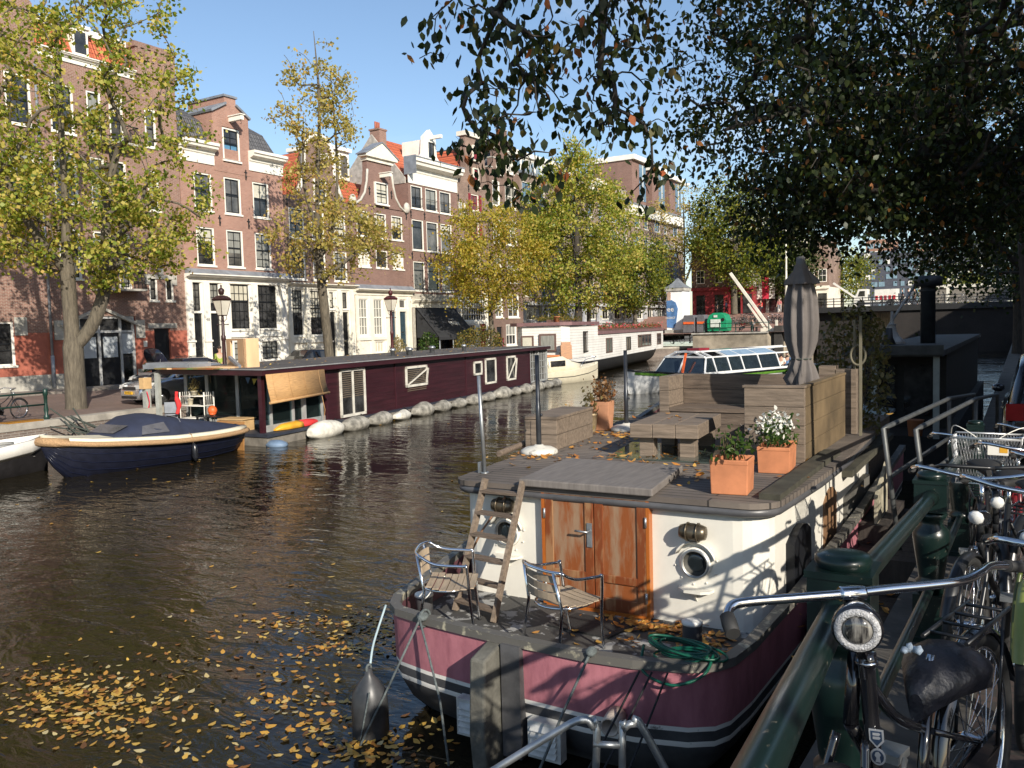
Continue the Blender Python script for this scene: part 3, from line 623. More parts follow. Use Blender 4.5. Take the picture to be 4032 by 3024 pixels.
m = MB(); m.T = Ma; m.tube([(p[0], p[1], .03) for p in smooth_path([(a, b, 0) for a, b in scrawl(5, 1.25, .32)], 3)], .03, 4); m.box(-.35, .3, .42, .46, .02, .04); m.build('awning_sign', WHITE, o)
m = MB()
for y in (.5, 2.2, 3.6, 5.1): m.tube([(2.0, y, 0), (2.0, y, 1.6)], .04, 6)
H.part('awning_posts', m, LEAD)
H.anchors([(49.75, 12.1), (51.4, 12.1), (53.25, 12.1), (55.2, 12.1), (49.75, 9.1), (51.3, 9.1)])
# ---- red shuttered house
H = House('canal_house', 'old brown brick house with spout gable and dark red shutters', 55.75, 60.5, 14.6, BR_OLD, gf=CREAM, gfz=6.6)
yl = lambda y: y-55.75
RED = mat('dark_red_paint', (.22, .02, .03), .4)
H.window(57.7, 58.85, 13.2, 14.5, 2, 2, frame=CREAM, sash=RED, pane=mat('painted_red_reflection', (.12, .05, .05), .1)); H.window(57.7, 58.8, 10.7, 12.3, 2, 2, frame=CREAM, sash=RED, pane=PANE)  # reddish reflection put into the upper pane colour
H.window(55.95, 57.05, 12.15, 13.65, 4, 4, sash=WHITE, barmat=WHITE, pane=PANE2, mid=0); H.window(55.95, 56.95, 8.7, 10.9, 3, 4, frame=CREAM)
H.window(57.7, 58.8, 8.2, 10.0, 2, 3, frame=CREAM)
H.window(55.9, 59.6, 4.3, 6.5, 10, 4, sash=WHITE, barmat=WHITE, pane=PANE, fw=.08, mid=0, sill=False); H.window(55.95, 57.9, 2.3, 4.1, 6, 3, sash=WHITE, barmat=WHITE, pane=PANE2, fw=.08, mid=0)
H.door(58.5, 59.4, 1.9, 4.1, RED)
H.wall()
m = MB(); m.prism([(yl(y), zl(z)) for y, z in ((55.75, 14.6), (60.5, 14.6), (59.95, 16.4), (59.95, 19.0), (57.1, 19.0), (57.1, 16.6), (56.2, 15.7))], -.5, 0, 'x'); H.part('gable', m, BR_OLD)
m = MB(); m.box(-.7, .18, yl(56.95), yl(60.1), zl(19.0), zl(19.35)); H.part('gable_cornice', m, CREAM)
H.window(58.05, 58.85, 15.1, 16.6, 1, 1, hole=False, frame=CREAM, pane=RED, mid=0, xo=.16); H.window(58.05, 58.85, 17.2, 18.4, 1, 1, hole=False, frame=CREAM, pane=RED, mid=0, xo=.16)
m = MB(); m.prism([(yl(55.8), zl(14.6)), (yl(60.4), zl(14.6)), (yl(58.3), zl(18.3))], -9, -.5, 'x'); H.part('roof', m, TILE_O)
m = MB()
for y0 in (57.35, 58.9):
    for z in (13.2, 10.75): m.box(0, .05, yl(y0), yl(y0)+.32, zl(z), zl(z)+1.3)
H.part('shutters', m, RED)
H.anchors([(55.9, 14.0), (57.4, 14.9), (57.35, 11.5)])
m = MB(); m.box(0, 1.6, yl(58.3), yl(59.7), 0, .5); m.box(0, 1.2, yl(58.3), yl(59.7), .5, .75); o = H.part('stoop', m, STONE)
m = MB()
for y in (58.35, 59.65): m.tube([(1.5, yl(y), 0), (1.5, yl(y), 1.5)], .05, 6); m.tube([(1.5, yl(y), 1.4), (.1, yl(y), 1.7)], .035, 5)
m.build('railing', RED, o)
# ---- step gable house
H = House('canal_house', 'dark brick house with a stepped gable and white stone blocks', 60.55, 65.6, 16.2, BR_BRN, gf=BR_BRN, gfz=4.0)
yl = lambda y: y-60.55
for y0, y1 in ((61.0, 62.2), (63.05, 64.9)):
    H.window(y0, y1, 13.95, 16.05, 3 if y0 > 62 else 1, 2, sash=WHITE, pane=PANE2); H.window(y0, y1, 10.8, 13.0, 2, 3, sash=WHITE); H.window(y0, y1, 7.6, 9.8, 2, 3, sash=WHITE); H.window(y0, y1, 4.6, 6.6, 2, 3, sash=WHITE)
H.window(62.6, 64.4, 2.2, 4.0, 3, 2, sash=WHITE); H.door(61.1, 62.0, 1.5, 3.8, BLACKP)
H.wall()
st = []
for k in range(5): st += [(60.55+k*.5, 16.2+k*.85+ (0 if k else 0)), (60.55+k*.5, 16.2+(k+1)*.85)]
st = [(60.55, 16.2)] + st[1:] ; mir = [(126.15-y, z) for y, z in st][::-1]
m = MB(); m.prism([(yl(y), zl(z)) for y, z in st+mir], -.45, 0, 'x'); H.part('step_gable', m, BR_BRN)
m = MB()
for k in range(5):
    for s_ in (-1, 1):
        y = 63.075+s_*(2.525-k*.5-.25); m.box(-.5, .06, yl(y)-.28, yl(y)+.28, zl(16.2+(k+1)*.85), zl(16.2+(k+1)*.85)+.1)
H.part('step_stones', m, STONE)
H.window(63.3, 64.3, 16.9, 18.8, 3, 3, sash=WHITE, barmat=WHITE, hole=False, xo=.16, mid=.4); H.window(61.7, 62.5, 16.6, 17.6, 1, 1, sash=WHITE, hole=False, xo=.16, mid=0)
m = MB(); m.prism([(yl(60.6), zl(16.2)), (yl(65.5), zl(16.2)), (yl(63), zl(19.6))], -9, -.46, 'x'); H.part('roof', m, TILE_G)
# ---- modern apartment block, set back behind the trees
K7 = 1.105
H = House('apartment_block', 'long modern brick block with white roof terraces behind the leafy trees', 72.4, 119.0, 18.9, brick('modern_brown_brick', (.25, .17, .135), (.21, .145, .115), (.24, .2, .17), dirt=.15), gf=mat('grey_blue_render', (.30, .31, .33), .6), gfz=6.2, X=-42, cat='apartment block')
yl = lambda y: y-72.4
BLUEP = mat('sky_blue_pane', (.12, .2, .28), .05, var=.3, scale=.6)
for k in range(13):
    y = 72.9+k*3.5
    for j, z in enumerate((6.8, 9.9, 13.0, 16.0)): H.window(y, y+(1.1 if k % 2 else 1.9), z, z+2.0, 2, 1, pane=BLUEP, mid=0, sill=True)
    H.window(y-.1, y+2.3, 1.9 if k % 3 else 1.5, 3.9, 3, 2, sash=WHITE, pane=PANE, mid=.6, fw=.08, sill=False)
    H.window(y-.1, y+2.3, 4.4, 5.7, 3, 1, sash=WHITE, pane=PANE, mid=0, fw=.08, sill=False)
H.wall()
m = MB()
for k in range(13): m.box(0, .3, k*3.5, k*3.5+.25, 0, 4.6)
m.box(0, .5, 0, 46.6, zl(5.9), zl(6.25)); m.box(0, .2, 0, 46.6, zl(3.98), zl(4.25)); H.part('ground_floor_frame', m, mat('pale_grey_render', (.5, .5, .5), .6))
m = MB(); m.box(0, .35, 0, 46.6, zl(18.7), zl(18.95)); H.part('roof_edge', m, LEAD)
m = MB(); m.box(-8, -1.8, .3, 13, zl(18.9), zl(21.0)); m.box(-8.2, -1.4, .1, 13.2, zl(21.0), zl(21.45)); m.box(-8, -2.5, 14.0, 26, zl(18.9), zl(21.6)); o = H.part('penthouse', m, WHITE)
m = MB()
for k in range(8): m.box(-1.79, -1.75, .8+k*1.45, 1.8+k*1.45, zl(19.1), zl(20.7))
m.build('panes', BLUEP, o)
m = MB(); m.tube([(.15, 0, zl(20.1)), (.15, 26, zl(20.1))], .04, 5)
for k in range(90): m.tube([(.15, k*.29, zl(18.9)), (.15, k*.29, zl(20.1))], .018, 4)
H.part('terrace_railing', m, WHITE)
for k, y in enumerate((27.5, 34.2, 40.6)):
    zt = 24.2-.35*k
    m = MB(); m.box(-5, .25, y, y+4.6, zl(18.9), zl(zt)); o = H.part('roof_dormer', m, BR_PUR)
    p = MB(); p.box(.25, .3, y+2.3, y+4.4, zl(19.4), zl(zt-.3)); p.build('pane', BLUEP, o)
    p = MB(); p.box(.3, .36, y+3.3, y+3.4, zl(19.4), zl(zt-.3)); p.box(-5.2, .7, y-.2, y+4.9, zl(zt), zl(zt+.6)); p.box(.3, 1.6, y+4.2, y+4.5, zl(zt-.4), zl(zt-.1)); p.build('dormer_roof', WHITE, o)
m = MB(); m.box(.0, .5, 27, 46, zl(17.4), zl(18.6)); m.box(0, .4, 33, 46, zl(13.9), zl(14.6)); H.part('balcony', m, WHITE)
m = MB(); m.box(.0, .06, yl(87.5), yl(88.6), zl(1.5), zl(3.9)); H.part('door', m, mat('bright_red_paint', (.5, .03, .04), .4))
# ------------------------------------------------------------------ generic makers
def spokes(mb, R, hub, n, r=.0022):
    for k in range(n):
        a = 2*PI*k/n; s = 1 if k % 2 else -1
        b = a + .35*s
        mb.tube([(hub*math.cos(b), .025*s, hub*math.sin(b)), (R*math.cos(a), 0, R*math.sin(a))], r, 3, cap=False)
def make_bike(name, label, frame, loc, rz=0, group=None, tyre=None, hw=.31, drop=0, fguard=True, seat=True, fine=True, basket=False, bars='flat', guard=None, lean=0, saddlem=None, chromebar=True, turn=0, chain=True, nsp=28, lady=True, light=True, rack=True):
    """city bicycle; local x forward, origin on the ground between the wheels"""
    t = thing(name, label, 'bicycle', loc, rz, group)
    if lean: t.matrix_basis = Matrix.Translation(loc) @ Matrix.Rotation(rz, 4, 'Z') @ Matrix.Rotation(lean, 4, 'X')
    guard = guard or frame; n8 = 8 if fine else 5
    R = .335; bb = (-.06, 0, .29); rh = (-.56, 0, R+.01); fh = (.55, 0, R+.01); st = (-.20+drop*.2, 0, .82-drop); ht = (.30, 0, .90); hb = (.345, 0, .72)
    m = MB()
    m.tube([rh, bb], .011, n8); 
    for s in (-.055, .055):
        m.tube([(rh[0], s, rh[2]), (bb[0], s*.6, bb[2])], .010, n8); m.tube([(rh[0], s, rh[2]), (st[0]+.02, s*.3, st[2]-.1)], .009, n8)
    m.tube([bb, st], .016, n8); m.tube([ht, hb], .019, n8)
    if lady: m.tube(smooth_path([hb, (.12, 0, .46), (-.02, 0, .36), bb], 4), .017, n8); m.tube(smooth_path([(ht[0]+.01, 0, ht[2]-.04), (.1, 0, .66), (-.10, 0, .55)], 4), .015, n8)
    else: m.tube([hb, bb], .017, n8); m.tube([(ht[0]+.005, 0, ht[2]-.03), (st[0]+.01, 0, st[2]-.05)], .015, n8)
    fr = m.build('frame', frame, t)
    m = MB()
    for s in (-.05, .05): m.tube(smooth_path([(hb[0], s*.7, hb[2]-.03), (.41, s, .56), fh if False else (fh[0], s, fh[2])], 4), .011, n8)
    m.build('fork', frame, t)
    for hx, nm in ((rh, 'wheel'), (fh, 'wheel')):
        m = MB(); m.torus(hx, R-.045, .009, (0, 1, 0), 36 if fine else 20, 6); m.T = Matrix.Translation(hx); 
        if fine: spokes(m, R-.045, .02, nsp); m.lathe([(.012, -.05), (.024, -.03), (.016, 0), (.024, .03), (.012, .05)], (0, 0, 0), 8, (0, 1, 0))
        else: spokes(m, R-.045, .02, 10, .004)
        w = m.build(nm, CHROME if fine else STEEL, t)
        m = MB(); m.torus(hx, R-.02, .021, (0, 1, 0), 40 if fine else 20, 8 if fine else 5); m.build('tyre', tyre or RUBBER, w)
    for hx, a0, a1 in ((rh, .15, 2.9), (fh, .35, 2.35)):
        if hx is fh and not fguard: continue
        rings = []; m = MB()
        for k in range(15):
            a = a0+(a1-a0)*k/14; x = hx[0]+(R+.02)*math.cos(a)*(1 if hx is rh else 1); z = hx[2]+(R+.02)*math.sin(a)
            d = Vector((math.cos(a), 0, math.sin(a)))
            rings.append([Vector((x, -.03, z))-d*.015, Vector((x, -.018, z)), Vector((x, 0, z))+d*.007, Vector((x, .018, z)), Vector((x, .03, z))-d*.015])
        m.loft(rings, False, False); m.build('mudguard', guard, t, fixn=False)
    m = MB()
    m.tube([st, (st[0]-.03, 0, st[2]+.10)], .013, n8)
    sp = m.build('seat_post', CHROME, t)
    m = MB(); sx, sz = st[0]-.05, st[2]+.13
    rings = []
    for x, w, h in ((.17, .012, .02), (.12, .028, .03), (.04, .045, .035), (-.04, .085, .045), (-.09, .105, .05), (-.125, .09, .045), (-.14, .03, .03)):
        rings.append([(sx+x, w*math.cos(a), sz+.012*(x < 0)+h*.55*math.sin(a)-(.02 if math.sin(a) < -.5 else 0)) for a in [2*PI*k/12 for k in range(12)]])
    m.loft(rings)
    if seat: m.build('saddle', saddlem or RUBBER, t)
    # handlebar
    q = MB(); q.T = Matrix.Translation((ht[0], 0, 0)) @ Matrix.Rotation(turn, 4, 'Z') @ Matrix.Translation((-ht[0], 0, 0))
    q.tube([ht, (ht[0]-.02, 0, 1.02)], .013, n8)
    x0 = ht[0]-.01
    if bars == 'swept':
        for s in (-1, 1): q.tube(smooth_path([(x0, 0, 1.03), (x0+.03, s*.12, 1.05), (x0+.01, s*(hw-.06), 1.08), (x0-.10, s*(hw-.01), 1.06), (x0-.24, s*hw, 1.02)], 4), .012, n8)
    else:
        for s in (-1, 1): q.tube(smooth_path([(x0, 0, 1.03), (x0, s*.2, 1.04), (x0-.03, s*.27, 1.04), (x0-.12, s*.30, 1.01), (x0-.20, s*.31, .99)], 4), .012, n8)
    hb_ = q.build('handlebar', CHROME if chromebar else frame, t)
    g = MB(); g.T = q.T
    for s in (-1, 1): g.tube([(x0-.13, s*(hw-.007), 1.045 if bars == 'swept' else 1.015), (x0-.25, s*(hw+.005), 1.015 if bars == 'swept' else .985)], .017, n8)
    g.build('grips', RUBBER, hb_)
    if rack:
        m = MB()
        for s in (-.06, .06): m.tube([(-.30, s, .74), (-.72, s, .74)], .007, 5); m.tube([(-.66, s, .74), (rh[0], s, rh[2])], .006, 5)
        for k in range(4): m.tube([(-.35-.11*k, -.06, .74), (-.35-.11*k, .06, .74)], .006, 5)
        m.build('carrier', BLACKP, t)
    if light:
        m = MB(); m.T = q.T; m.lathe([(.0, 0), (.02, .0), (.035, .03), (.04, .06)], (ht[0]+.05, 0, .86), 10, (1, 0, -.15)); l = m.build('headlight', CHROME, t)
        m = MB(); m.lathe([(.038, 0), (.03, .012), (0, .016)], (ht[0]+.108, 0, .852), 10, (1, 0, -.15)); m.T = None; m.build('lens', mat('lamp_lens', (.6, .6, .58), .1, spec=1), l)
    m = MB(); m.lathe([(.085, -.004), (.085, .004)], (bb[0], .05, bb[2]), 18, (0, 1, 0)); m.tube([(bb[0], .07, bb[2]), (bb[0]+.12, .075, bb[2]-.12)], .009, 5); m.tube([(bb[0], -.07, bb[2]), (bb[0]-.12, -.075, bb[2]+.12)], .009, 5)
    m.box(bb[0]+.08, bb[0]+.17, .08, .15, bb[2]-.135, bb[2]-.11); m.box(bb[0]-.17, bb[0]-.08, -.15, -.08, bb[2]+.11, bb[2]+.135); m.build('crank', STEEL, t)
    if chain and fine:
        m = MB(); m.prism([(bb[0]+.11, bb[2]+.0), (bb[0]+.05, bb[2]+.11), (rh[0], rh[2]+.05), (rh[0]-.05, rh[2]), (rh[0], rh[2]-.05), (bb[0]+.05, bb[2]-.11)], .045, .06, 'y'); m.build('chain_case', guard, t)
    return t
def person(label, loc, rz, shirt, trousers, hair=(.03, .02, .015), pose='stand', h=1.75, name='person', group=None, lookdown=False, seat=.5):
    """one skinned body; clothing and hair are children. local +y is the way the person faces"""
    t = thing(name, label, 'person', loc, rz, group); k = h/1.75
    sit = pose in ('sit', 'ride'); pz = seat if sit else .92*1
    P = {}
    P['pel'] = (0, 0, pz); P['wst'] = (0, .01, pz+.16); P['chs'] = (0, 0 if not sit else .03, pz+.40); P['nck'] = (0, .02 if not sit else .06, pz+.56); P['hd0'] = (0, .05 if not sit else .08, pz+.66); P['hd1'] = (0, .045 if not sit else .08, pz+.78)
    for s, c in ((-1, 'l'), (1, 'r')):
        P['sh'+c] = (s*.18, 0 if not sit else .03, pz+.48)
        if pose == 'reach': P['el'+c] = (s*.26, .12, pz+.24); P['wr'+c] = (s*.20, .36, pz+.22); P['hn'+c] = (s*.18, .45, pz+.22)
        elif pose == 'ride' : P['el'+c] = (s*.28, .22, pz+.28); P['wr'+c] = (s*.26, .46, pz+.22); P['hn'+c] = (s*.24, .55, pz+.22)
        elif pose == 'sit': P['el'+c] = (s*.26, .06, pz+.22); P['wr'+c] = (s*.16, .28, pz+.18); P['hn'+c] = (s*.12, .36, pz+.17)
        else: P['el'+c] = (s*.25, -.02+.06*s, pz+.20); P['wr'+c] = (s*.26, .06+.1*s, pz-.04); P['hn'+c] = (s*.26, .09+.1*s, pz-.13)
        P['hp'+c] = (s*.09, 0, pz-.04)
        if pose == 'sit': P['kn'+c] = (s*.12, .42, pz-.02); P['an'+c] = (s*.12, .44, .09); P['to'+c] = (s*.13, .58, .04)
        elif pose == 'ride': P['kn'+c] = (s*.11, .36, pz-.10+.12*s); P['an'+c] = (s*.11, .22+.1*s, pz-.52+.1*s); P['to'+c] = (s*.11, .36+.1*s, pz-.58+.1*s)
        elif pose == 'walk': P['kn'+c] = (s*.10, .14*s+.05, .50); P['an'+c] = (s*.10, .26*s-.05, .09); P['to'+c] = (s*.11, .26*s+.10, .03)
        else: P['kn'+c] = (s*.10, .02, .50); P['an'+c] = (s*.11, -.01, .08); P['to'+c] = (s*.13, .13, .03)
    def skinned(nm, names, edges, rad, m, sub=1, grow=0):
        me = bpy.data.meshes.new(nm); idx = {n: i for i, n in enumerate(names)}
        me.from_pydata([tuple(c*k for c in P[n]) for n in names], [(idx[a], idx[b]) for a, b in edges], [])
        me.materials.append(m); o = bpy.data.objects.new(nm, me); COL.objects.link(o); o.parent = t
        sk = o.modifiers.new('skin', 'SKIN'); sk.use_smooth_shade = True
        lay = me.skin_vertices[0] if len(me.skin_vertices) else None
        if lay is None:
            import bmesh
            bm = bmesh.new(); bm.from_mesh(me); bm.verts.layers.skin.verify(); bm.to_mesh(me); bm.free(); lay = me.skin_vertices[0]
        for n, i in idx.items():
            r = rad[n]; r = r if isinstance(r, tuple) else (r, r)
            lay.data[i].radius = ((r[0]+grow)*k, (r[1]+grow)*k); lay.data[i].use_root = (n == names[0])
        sb = o.modifiers.new('sub', 'SUBSURF'); sb.levels = sub; sb.render_levels = sub; return o
    R = dict(pel=(.15, .11), wst=(.13, .10), chs=(.165, .11), nck=.055, hd0=(.078, .09), hd1=(.08, .095))
    for c in 'lr': R.update({'sh'+c: .065, 'el'+c: .045, 'wr'+c: .03, 'hn'+c: (.02, .04), 'hp'+c: .10, 'kn'+c: .06, 'an'+c: .04, 'to'+c: .035})
    E = [('pel', 'wst'), ('wst', 'chs'), ('chs', 'nck'), ('nck', 'hd0'), ('hd0', 'hd1')]
    names = ['pel', 'wst', 'chs', 'nck', 'hd0', 'hd1']
    for c in 'lr':
        E += [('chs', 'sh'+c), ('sh'+c, 'el'+c), ('el'+c, 'wr'+c), ('wr'+c, 'hn'+c), ('pel', 'hp'+c), ('hp'+c, 'kn'+c), ('kn'+c, 'an'+c), ('an'+c, 'to'+c)]; names += [x+c for x in ('sh', 'el', 'wr', 'hn', 'hp', 'kn', 'an', 'to')]
        hn = Vector(P['hn'+c]); d = (hn-Vector(P['wr'+c])).normalized(); sd = d.cross(Vector((0, 0, 1))); sd = sd.normalized() if sd.length > .1 else Vector((0, 1, 0))
        for i, (o_, L_) in enumerate(((-.028, .075), (-.010, .085), (.010, .08), (.028, .062))):
            n1, n2 = f'f{i}a{c}', f'f{i}b{c}'; P[n1] = tuple(hn+d*L_*.5+sd*o_); P[n2] = tuple(hn+d*L_*.9+sd*o_-Vector((0, 0, .015))); R[n1] = R[n2] = .009; names += [n1, n2]; E += [('hn'+c, n1), (n1, n2)]
        n1 = 'th'+c; P[n1] = tuple(hn-d*.02+sd*-.055+Vector((0, 0, .01))); R[n1] = .011; names.append(n1); E.append(('hn'+c, n1))
    skin = mat('skin', (.50, .30, .21), .5, var=.1)
    skinned('body', names, E, R, skin, 2)
    up = ['wst', 'pel', 'chs', 'shl', 'ell', 'shr', 'elr']; skinned('shirt', up, [('pel', 'wst'), ('wst', 'chs'), ('chs', 'shl'), ('shl', 'ell'), ('chs', 'shr'), ('shr', 'elr')], R, shirt, 2, .016)
    lo = ['pel', 'hpl', 'knl', 'anl', 'hpr', 'knr', 'anr']; skinned('trousers', lo, [('pel', 'hpl'), ('hpl', 'knl'), ('knl', 'anl'), ('pel', 'hpr'), ('hpr', 'knr'), ('knr', 'anr')], R, trousers, 2, .014)
    hx = Vector(P['hd1'])*k; m = MB(); m.ball(hx+Vector((0, -.025*k, .035*k)), (.088*k, .095*k, .085*k), 12, 8); m.build('hair', mat('hair_%d' % int(hair[0]*999), hair, .7), t)
    m = MB(); m.ball(hx+Vector((0, .092*k, -.045*k)), (.014, .022, .022), 6, 5); m.build('nose', skin, t)
    m = MB(); [m.ball(hx+Vector((s*.032*k, .082*k, -.015*k)), .011, 6, 4) for s in (-1, 1)]; m.build('eyes', BLACKP, t)
    m = MB(); m.ball(hx+Vector((0, .082*k, -.088*k)), (.025, .012, .007), 6, 4); m.build('mouth', mat('lips', (.3, .12, .1), .5), t)
    m = MB(); [m.ball(hx+Vector((s*.088*k, .0, -.03*k)), (.012, .022, .03), 6, 5) for s in (-1, 1)]; m.build('ears', skin, t)
    m = MB(); [m.ball(Vector(P['to'+c])*k-Vector((0, .05, -.01)), (.045, .12, .04), 8, 5) for c in 'lr']; m.build('shoes', BLACKP, t)
    return t
def hull(sts, name, m_, parent, nseg=8, deck=None, deckm=None, power=2.2):
    """sts: (x, half_beam, z_sheer, z_keel, half_beam_waterline factor)"""
    mb = MB(); rings = []
    for x, b, zs, zk, fl in sts:
        ring = []
        for j in range(-nseg, nseg+1):
            t = j/nseg; a = abs(t)
            y = b*(fl+(1-fl)*a**1.5)*(1-(1-a)**power) if a < 1 else b
            ring.append((x, math.copysign(y, t) if t else 0, zk+(zs-zk)*a**1.8))
        rings.append(ring)
    mb.loft(rings, False, False); o = mb.build(name, m_, parent)
    return o
def strip(mb, L, zoff0, zoff1, out, rings):
    pass
# ------------------------------------------------------------------ far bridgehead, bridge and buildings
ba = MB()
ba.m = 0; ba.quad((-31, 90.5, 2.55), (-20, 90.5, 2.55), (-20, 97, 2.75), (-45, 97, 2.75)); ba.quad((-45, 97, 2.75), (-20, 97, 2.75), (-20, 105, 4.7), (-45, 105, 4.7)); ba.quad((-70, 97, 2.75), (-45, 97, 2.75), (-45, 105, 4.7), (-70, 105, 4.7)); ba.quad((-90, 105, 4.7), (-1, 105, 4.7), (-1, 190, 4.7), (-90, 190, 4.7)); ba.quad((-45, 90.5, 2.55), (-31, 90.5, 2.55), (-45, 97, 2.75), (-60, 97, 2.75))
ba.m = 1; ba.quad((-31, 90.48, 2.55), (-22.9, 90.48, 2.55), (-22.9, 90.48, -.5), (-31, 90.48, -.5)); ba.quad((-22.9, 90.5, 2.55), (-20, 99, 2.75), (-20, 99, -.5), (-22.9, 90.5, -.5)); ba.quad((-31, 90.5, 2.55), (-31, 97, 2.7), (-31, 97, -.5), (-31, 90.5, -.5))
ba.m = 2; ba.box(-31.1, -22.8, 90.3, 90.7, 2.45, 2.6)
ba.m = 1; ba.quad((-20, 99, 4.7), (-20, 190, 4.7), (-20, 190, -.5), (-20, 99, -.5)); ba.quad((-20, 97, 2.7), (-20, 105, 4.7), (-20, 105, -1), (-20, 97, -1))
ba.build('bridgehead', [brick('red_paving', (.33, .17, .13), (.27, .14, .11), (.2, .15, .12), bw=.2, bh=.1, flat=True, dirt=.3), mat('concrete_wall', (.34, .29, .22), .9, var=.45, scale=.8, bump=.2), STONE], kind='structure')
t = thing('bridge', 'low dark canal bridge with iron railings beyond the boats', 'bridge', (-10, 100, 4.7))
m = MB(); m.box(-22, 1, 100, 110, 4.55, 5.0); m.box(-22, 1, 99.9, 100, 4.45, 5.05); m.build('deck', mat('dark_steel', (.018, .018, .018), .6), t, world=True)
m = MB(); m.box(-11.9, 1.5, 100.2, 109.5, -.5, 4.55); m.box(-21, -15.4, 101, 109.5, -.5, 4.55); m.build('abutment', brick('shaded_brick', (.022, .017, .015), (.017, .013, .012), (.028, .025, .023), dirt=.5), t, world=True)  # brick taken to near black to stand for shade at the bridge
m = MB()
for z in (5.35, 5.65, 5.95): m.tube([(-22, 100.05, z), (1, 100.05, z)], .045, 6)
for k in range(24): m.box(-22+k-.05, -22+k+.05, 100, 100.1, 5.0, 6.05)
m.build('railing', IRON, t, world=True)
# things on the bridge
t = thing('truck', 'white flatbed truck crossing the dark bridge', 'truck', (-14.6, 104, 5.0))
m = MB(); m.prism([(-16.2, 5.5), (-15.0, 5.5), (-15.0, 7.0), (-15.9, 7.0), (-16.2, 6.2)], 103, 105, 'y'); m.build('cab', WHITE, t, world=True)
m = MB(); m.prism([(-15.95, 6.2), (-15.2, 6.2), (-15.2, 6.8), (-15.75, 6.8)], 102.98, 103.0, 'y'); m.build('window', PANE, t, world=True)
m = MB(); m.box(-15.0, -11.9, 103, 105, 5.5, 5.7); m.box(-14.2, -12.0, 103.1, 104.9, 5.7, 6.9); m.build('load_box', WHITE, t, world=True)
m = MB(); [m.box(-14.1+k*.45, -13.85+k*.45, 103.05, 103.1, 5.75, 6.2) for k in range(5)]; m.build('warning_stripes', mat('bright_red_paint', (.5, .03, .04), .4), t, world=True)
for x in (-15.6, -12.5):
    m = MB(); m.lathe([(.4, -.12), (.42, 0), (.4, .12)], (x, 103.0, 5.4), 14, (0, 1, 0)); m.build('wheel', RUBBER, t, world=True)
for i, (x, c) in enumerate(((-11.1, (.02, .02, .03)), (-10.5, (.05, .04, .04)), (-9.9, (.03, .03, .02)))):
    person('dark dressed person on the bridge, %s to the right of the truck' % ORD[i], (x, 101, 5.0), 1.6, mat('dark_cloth_%d' % i, c, .8), mat('dark_cloth_0', (.02, .02, .03)), pose='walk', group='people crossing the bridge')
m = MB(); m.box(-10.5, -1, 112, 112.6, 5.3, 7.0); m.m = 1; m.box(-10.6, -.9, 111.8, 112.8, 7.0, 7.35); m.build('parapet_wall', [mat('grey_concrete', (.22, .2, .17), .9), CREAM], label='pale topped concrete parapet beyond the dark bridge', cat='wall')
m = MB(); m.beam((-7.2, 108, 5.2), (-7.2, 108, 8.0), .3, .3); m.beam((-7.3, 108, 7.0), (-4.6, 108, 9.1), .28, .28); m.build('barrier_arm', CREAM, label='cream barrier arm raised at a slant above the bridge', cat='barrier')
m = MB(); m.beam((-20.2, 112, 8.2), (-17.6, 112, 6.3), .22, .22); m.beam((-17.6, 112, 5), (-17.6, 112, 6.4), .3, .3); m.build('barrier_arm', WHITE, label='white barrier arm slanting down at the left end of the bridge', cat='barrier')
# white boom with counterweight stand at the bridgehead corner
t = thing('barrier_arm', 'long cream drawbridge boom slanting up beside the green glass container', 'barrier', (-23.1, 92.2, 2.6))
m = MB(); m.beam((-22.8, 92, 2.7), (-27.2, 92, 9.0), .28, .28); m.beam((-23.4, 91.9, 2.8), (-25.3, 91.9, 5.6), .2, .2); m.build('boom', CREAM, t, world=True)
m = MB(); m.box(-23.9, -22.5, 91.6, 92.4, 2.6, 2.95); m.box(-22.4, -22.2, 91.8, 92.1, 2.6, 3.8); m.build('base', CREAM, t, world=True)
m = MB(); m.tube([(-27.1, 92, 8.8), (-25.0, 92, 4.4)], .025, 4); m.build('stay', IRON, t, world=True)
m = MB(); m.box(-22.3, -21.5, 90.8, 91.6, 0, 3.2); m.build('mooring_pile', mat('dark_timber', (.05, .045, .04), .9), label='thick dark timber pile at the bridgehead corner', cat='post')
# advertising kiosk
t = thing('advertising_kiosk', 'white advertising kiosk with pointed grey roof and blue shirt poster', 'kiosk', (-33.6, 94, 2.6))
m = MB(); m.box(-34.9, -33.0, 93, 95.4, 3.0, 7.4); m.build('body', mat('bright_white_panel', (.85, .85, .84), .5, var=.04), t, world=True)
m = MB(); m.box(-35.1, -32.8, 92.8, 95.6, 2.3, 3.0); m.box(-35.05, -32.85, 92.85, 95.55, 7.4, 7.75); m.build('plinth', STONE, t, world=True)
m = MB(); m.loft([[(-35.1, 92.8, 7.75), (-32.8, 92.8, 7.75), (-32.8, 95.6, 7.75), (-35.1, 95.6, 7.75)], [(-34.4, 93.5, 8.3), (-33.5, 93.5, 8.3), (-33.5, 94.9, 8.3), (-34.4, 94.9, 8.3)], [(-34.0, 94.1, 8.9), (-33.9, 94.1, 8.9), (-33.9, 94.3, 8.9), (-34.0, 94.3, 8.9)]], sm=False); m.build('roof', LEAD, t, world=True)
m = MB(); m.prism([(-34.88, 3.3), (-34.0, 3.2), (-33.75, 3.9), (-33.55, 5.4), (-33.8, 6.1), (-34.3, 6.4), (-34.88, 6.3)], 92.94, 92.99, 'y'); o = m.build('poster', mat('poster_blue', (.10, .22, .45), .5, var=.4, scale=1.5), t, world=True)
m = MB(); m.prism([(-34.75, 6.35), (-34.4, 6.35), (-34.35, 7.2), (-34.6, 7.35), (-34.8, 7.2)], 92.92, 92.97, 'y'); m.build('poster_face', mat('poster_skin', (.5, .35, .28), .5), o, world=True)
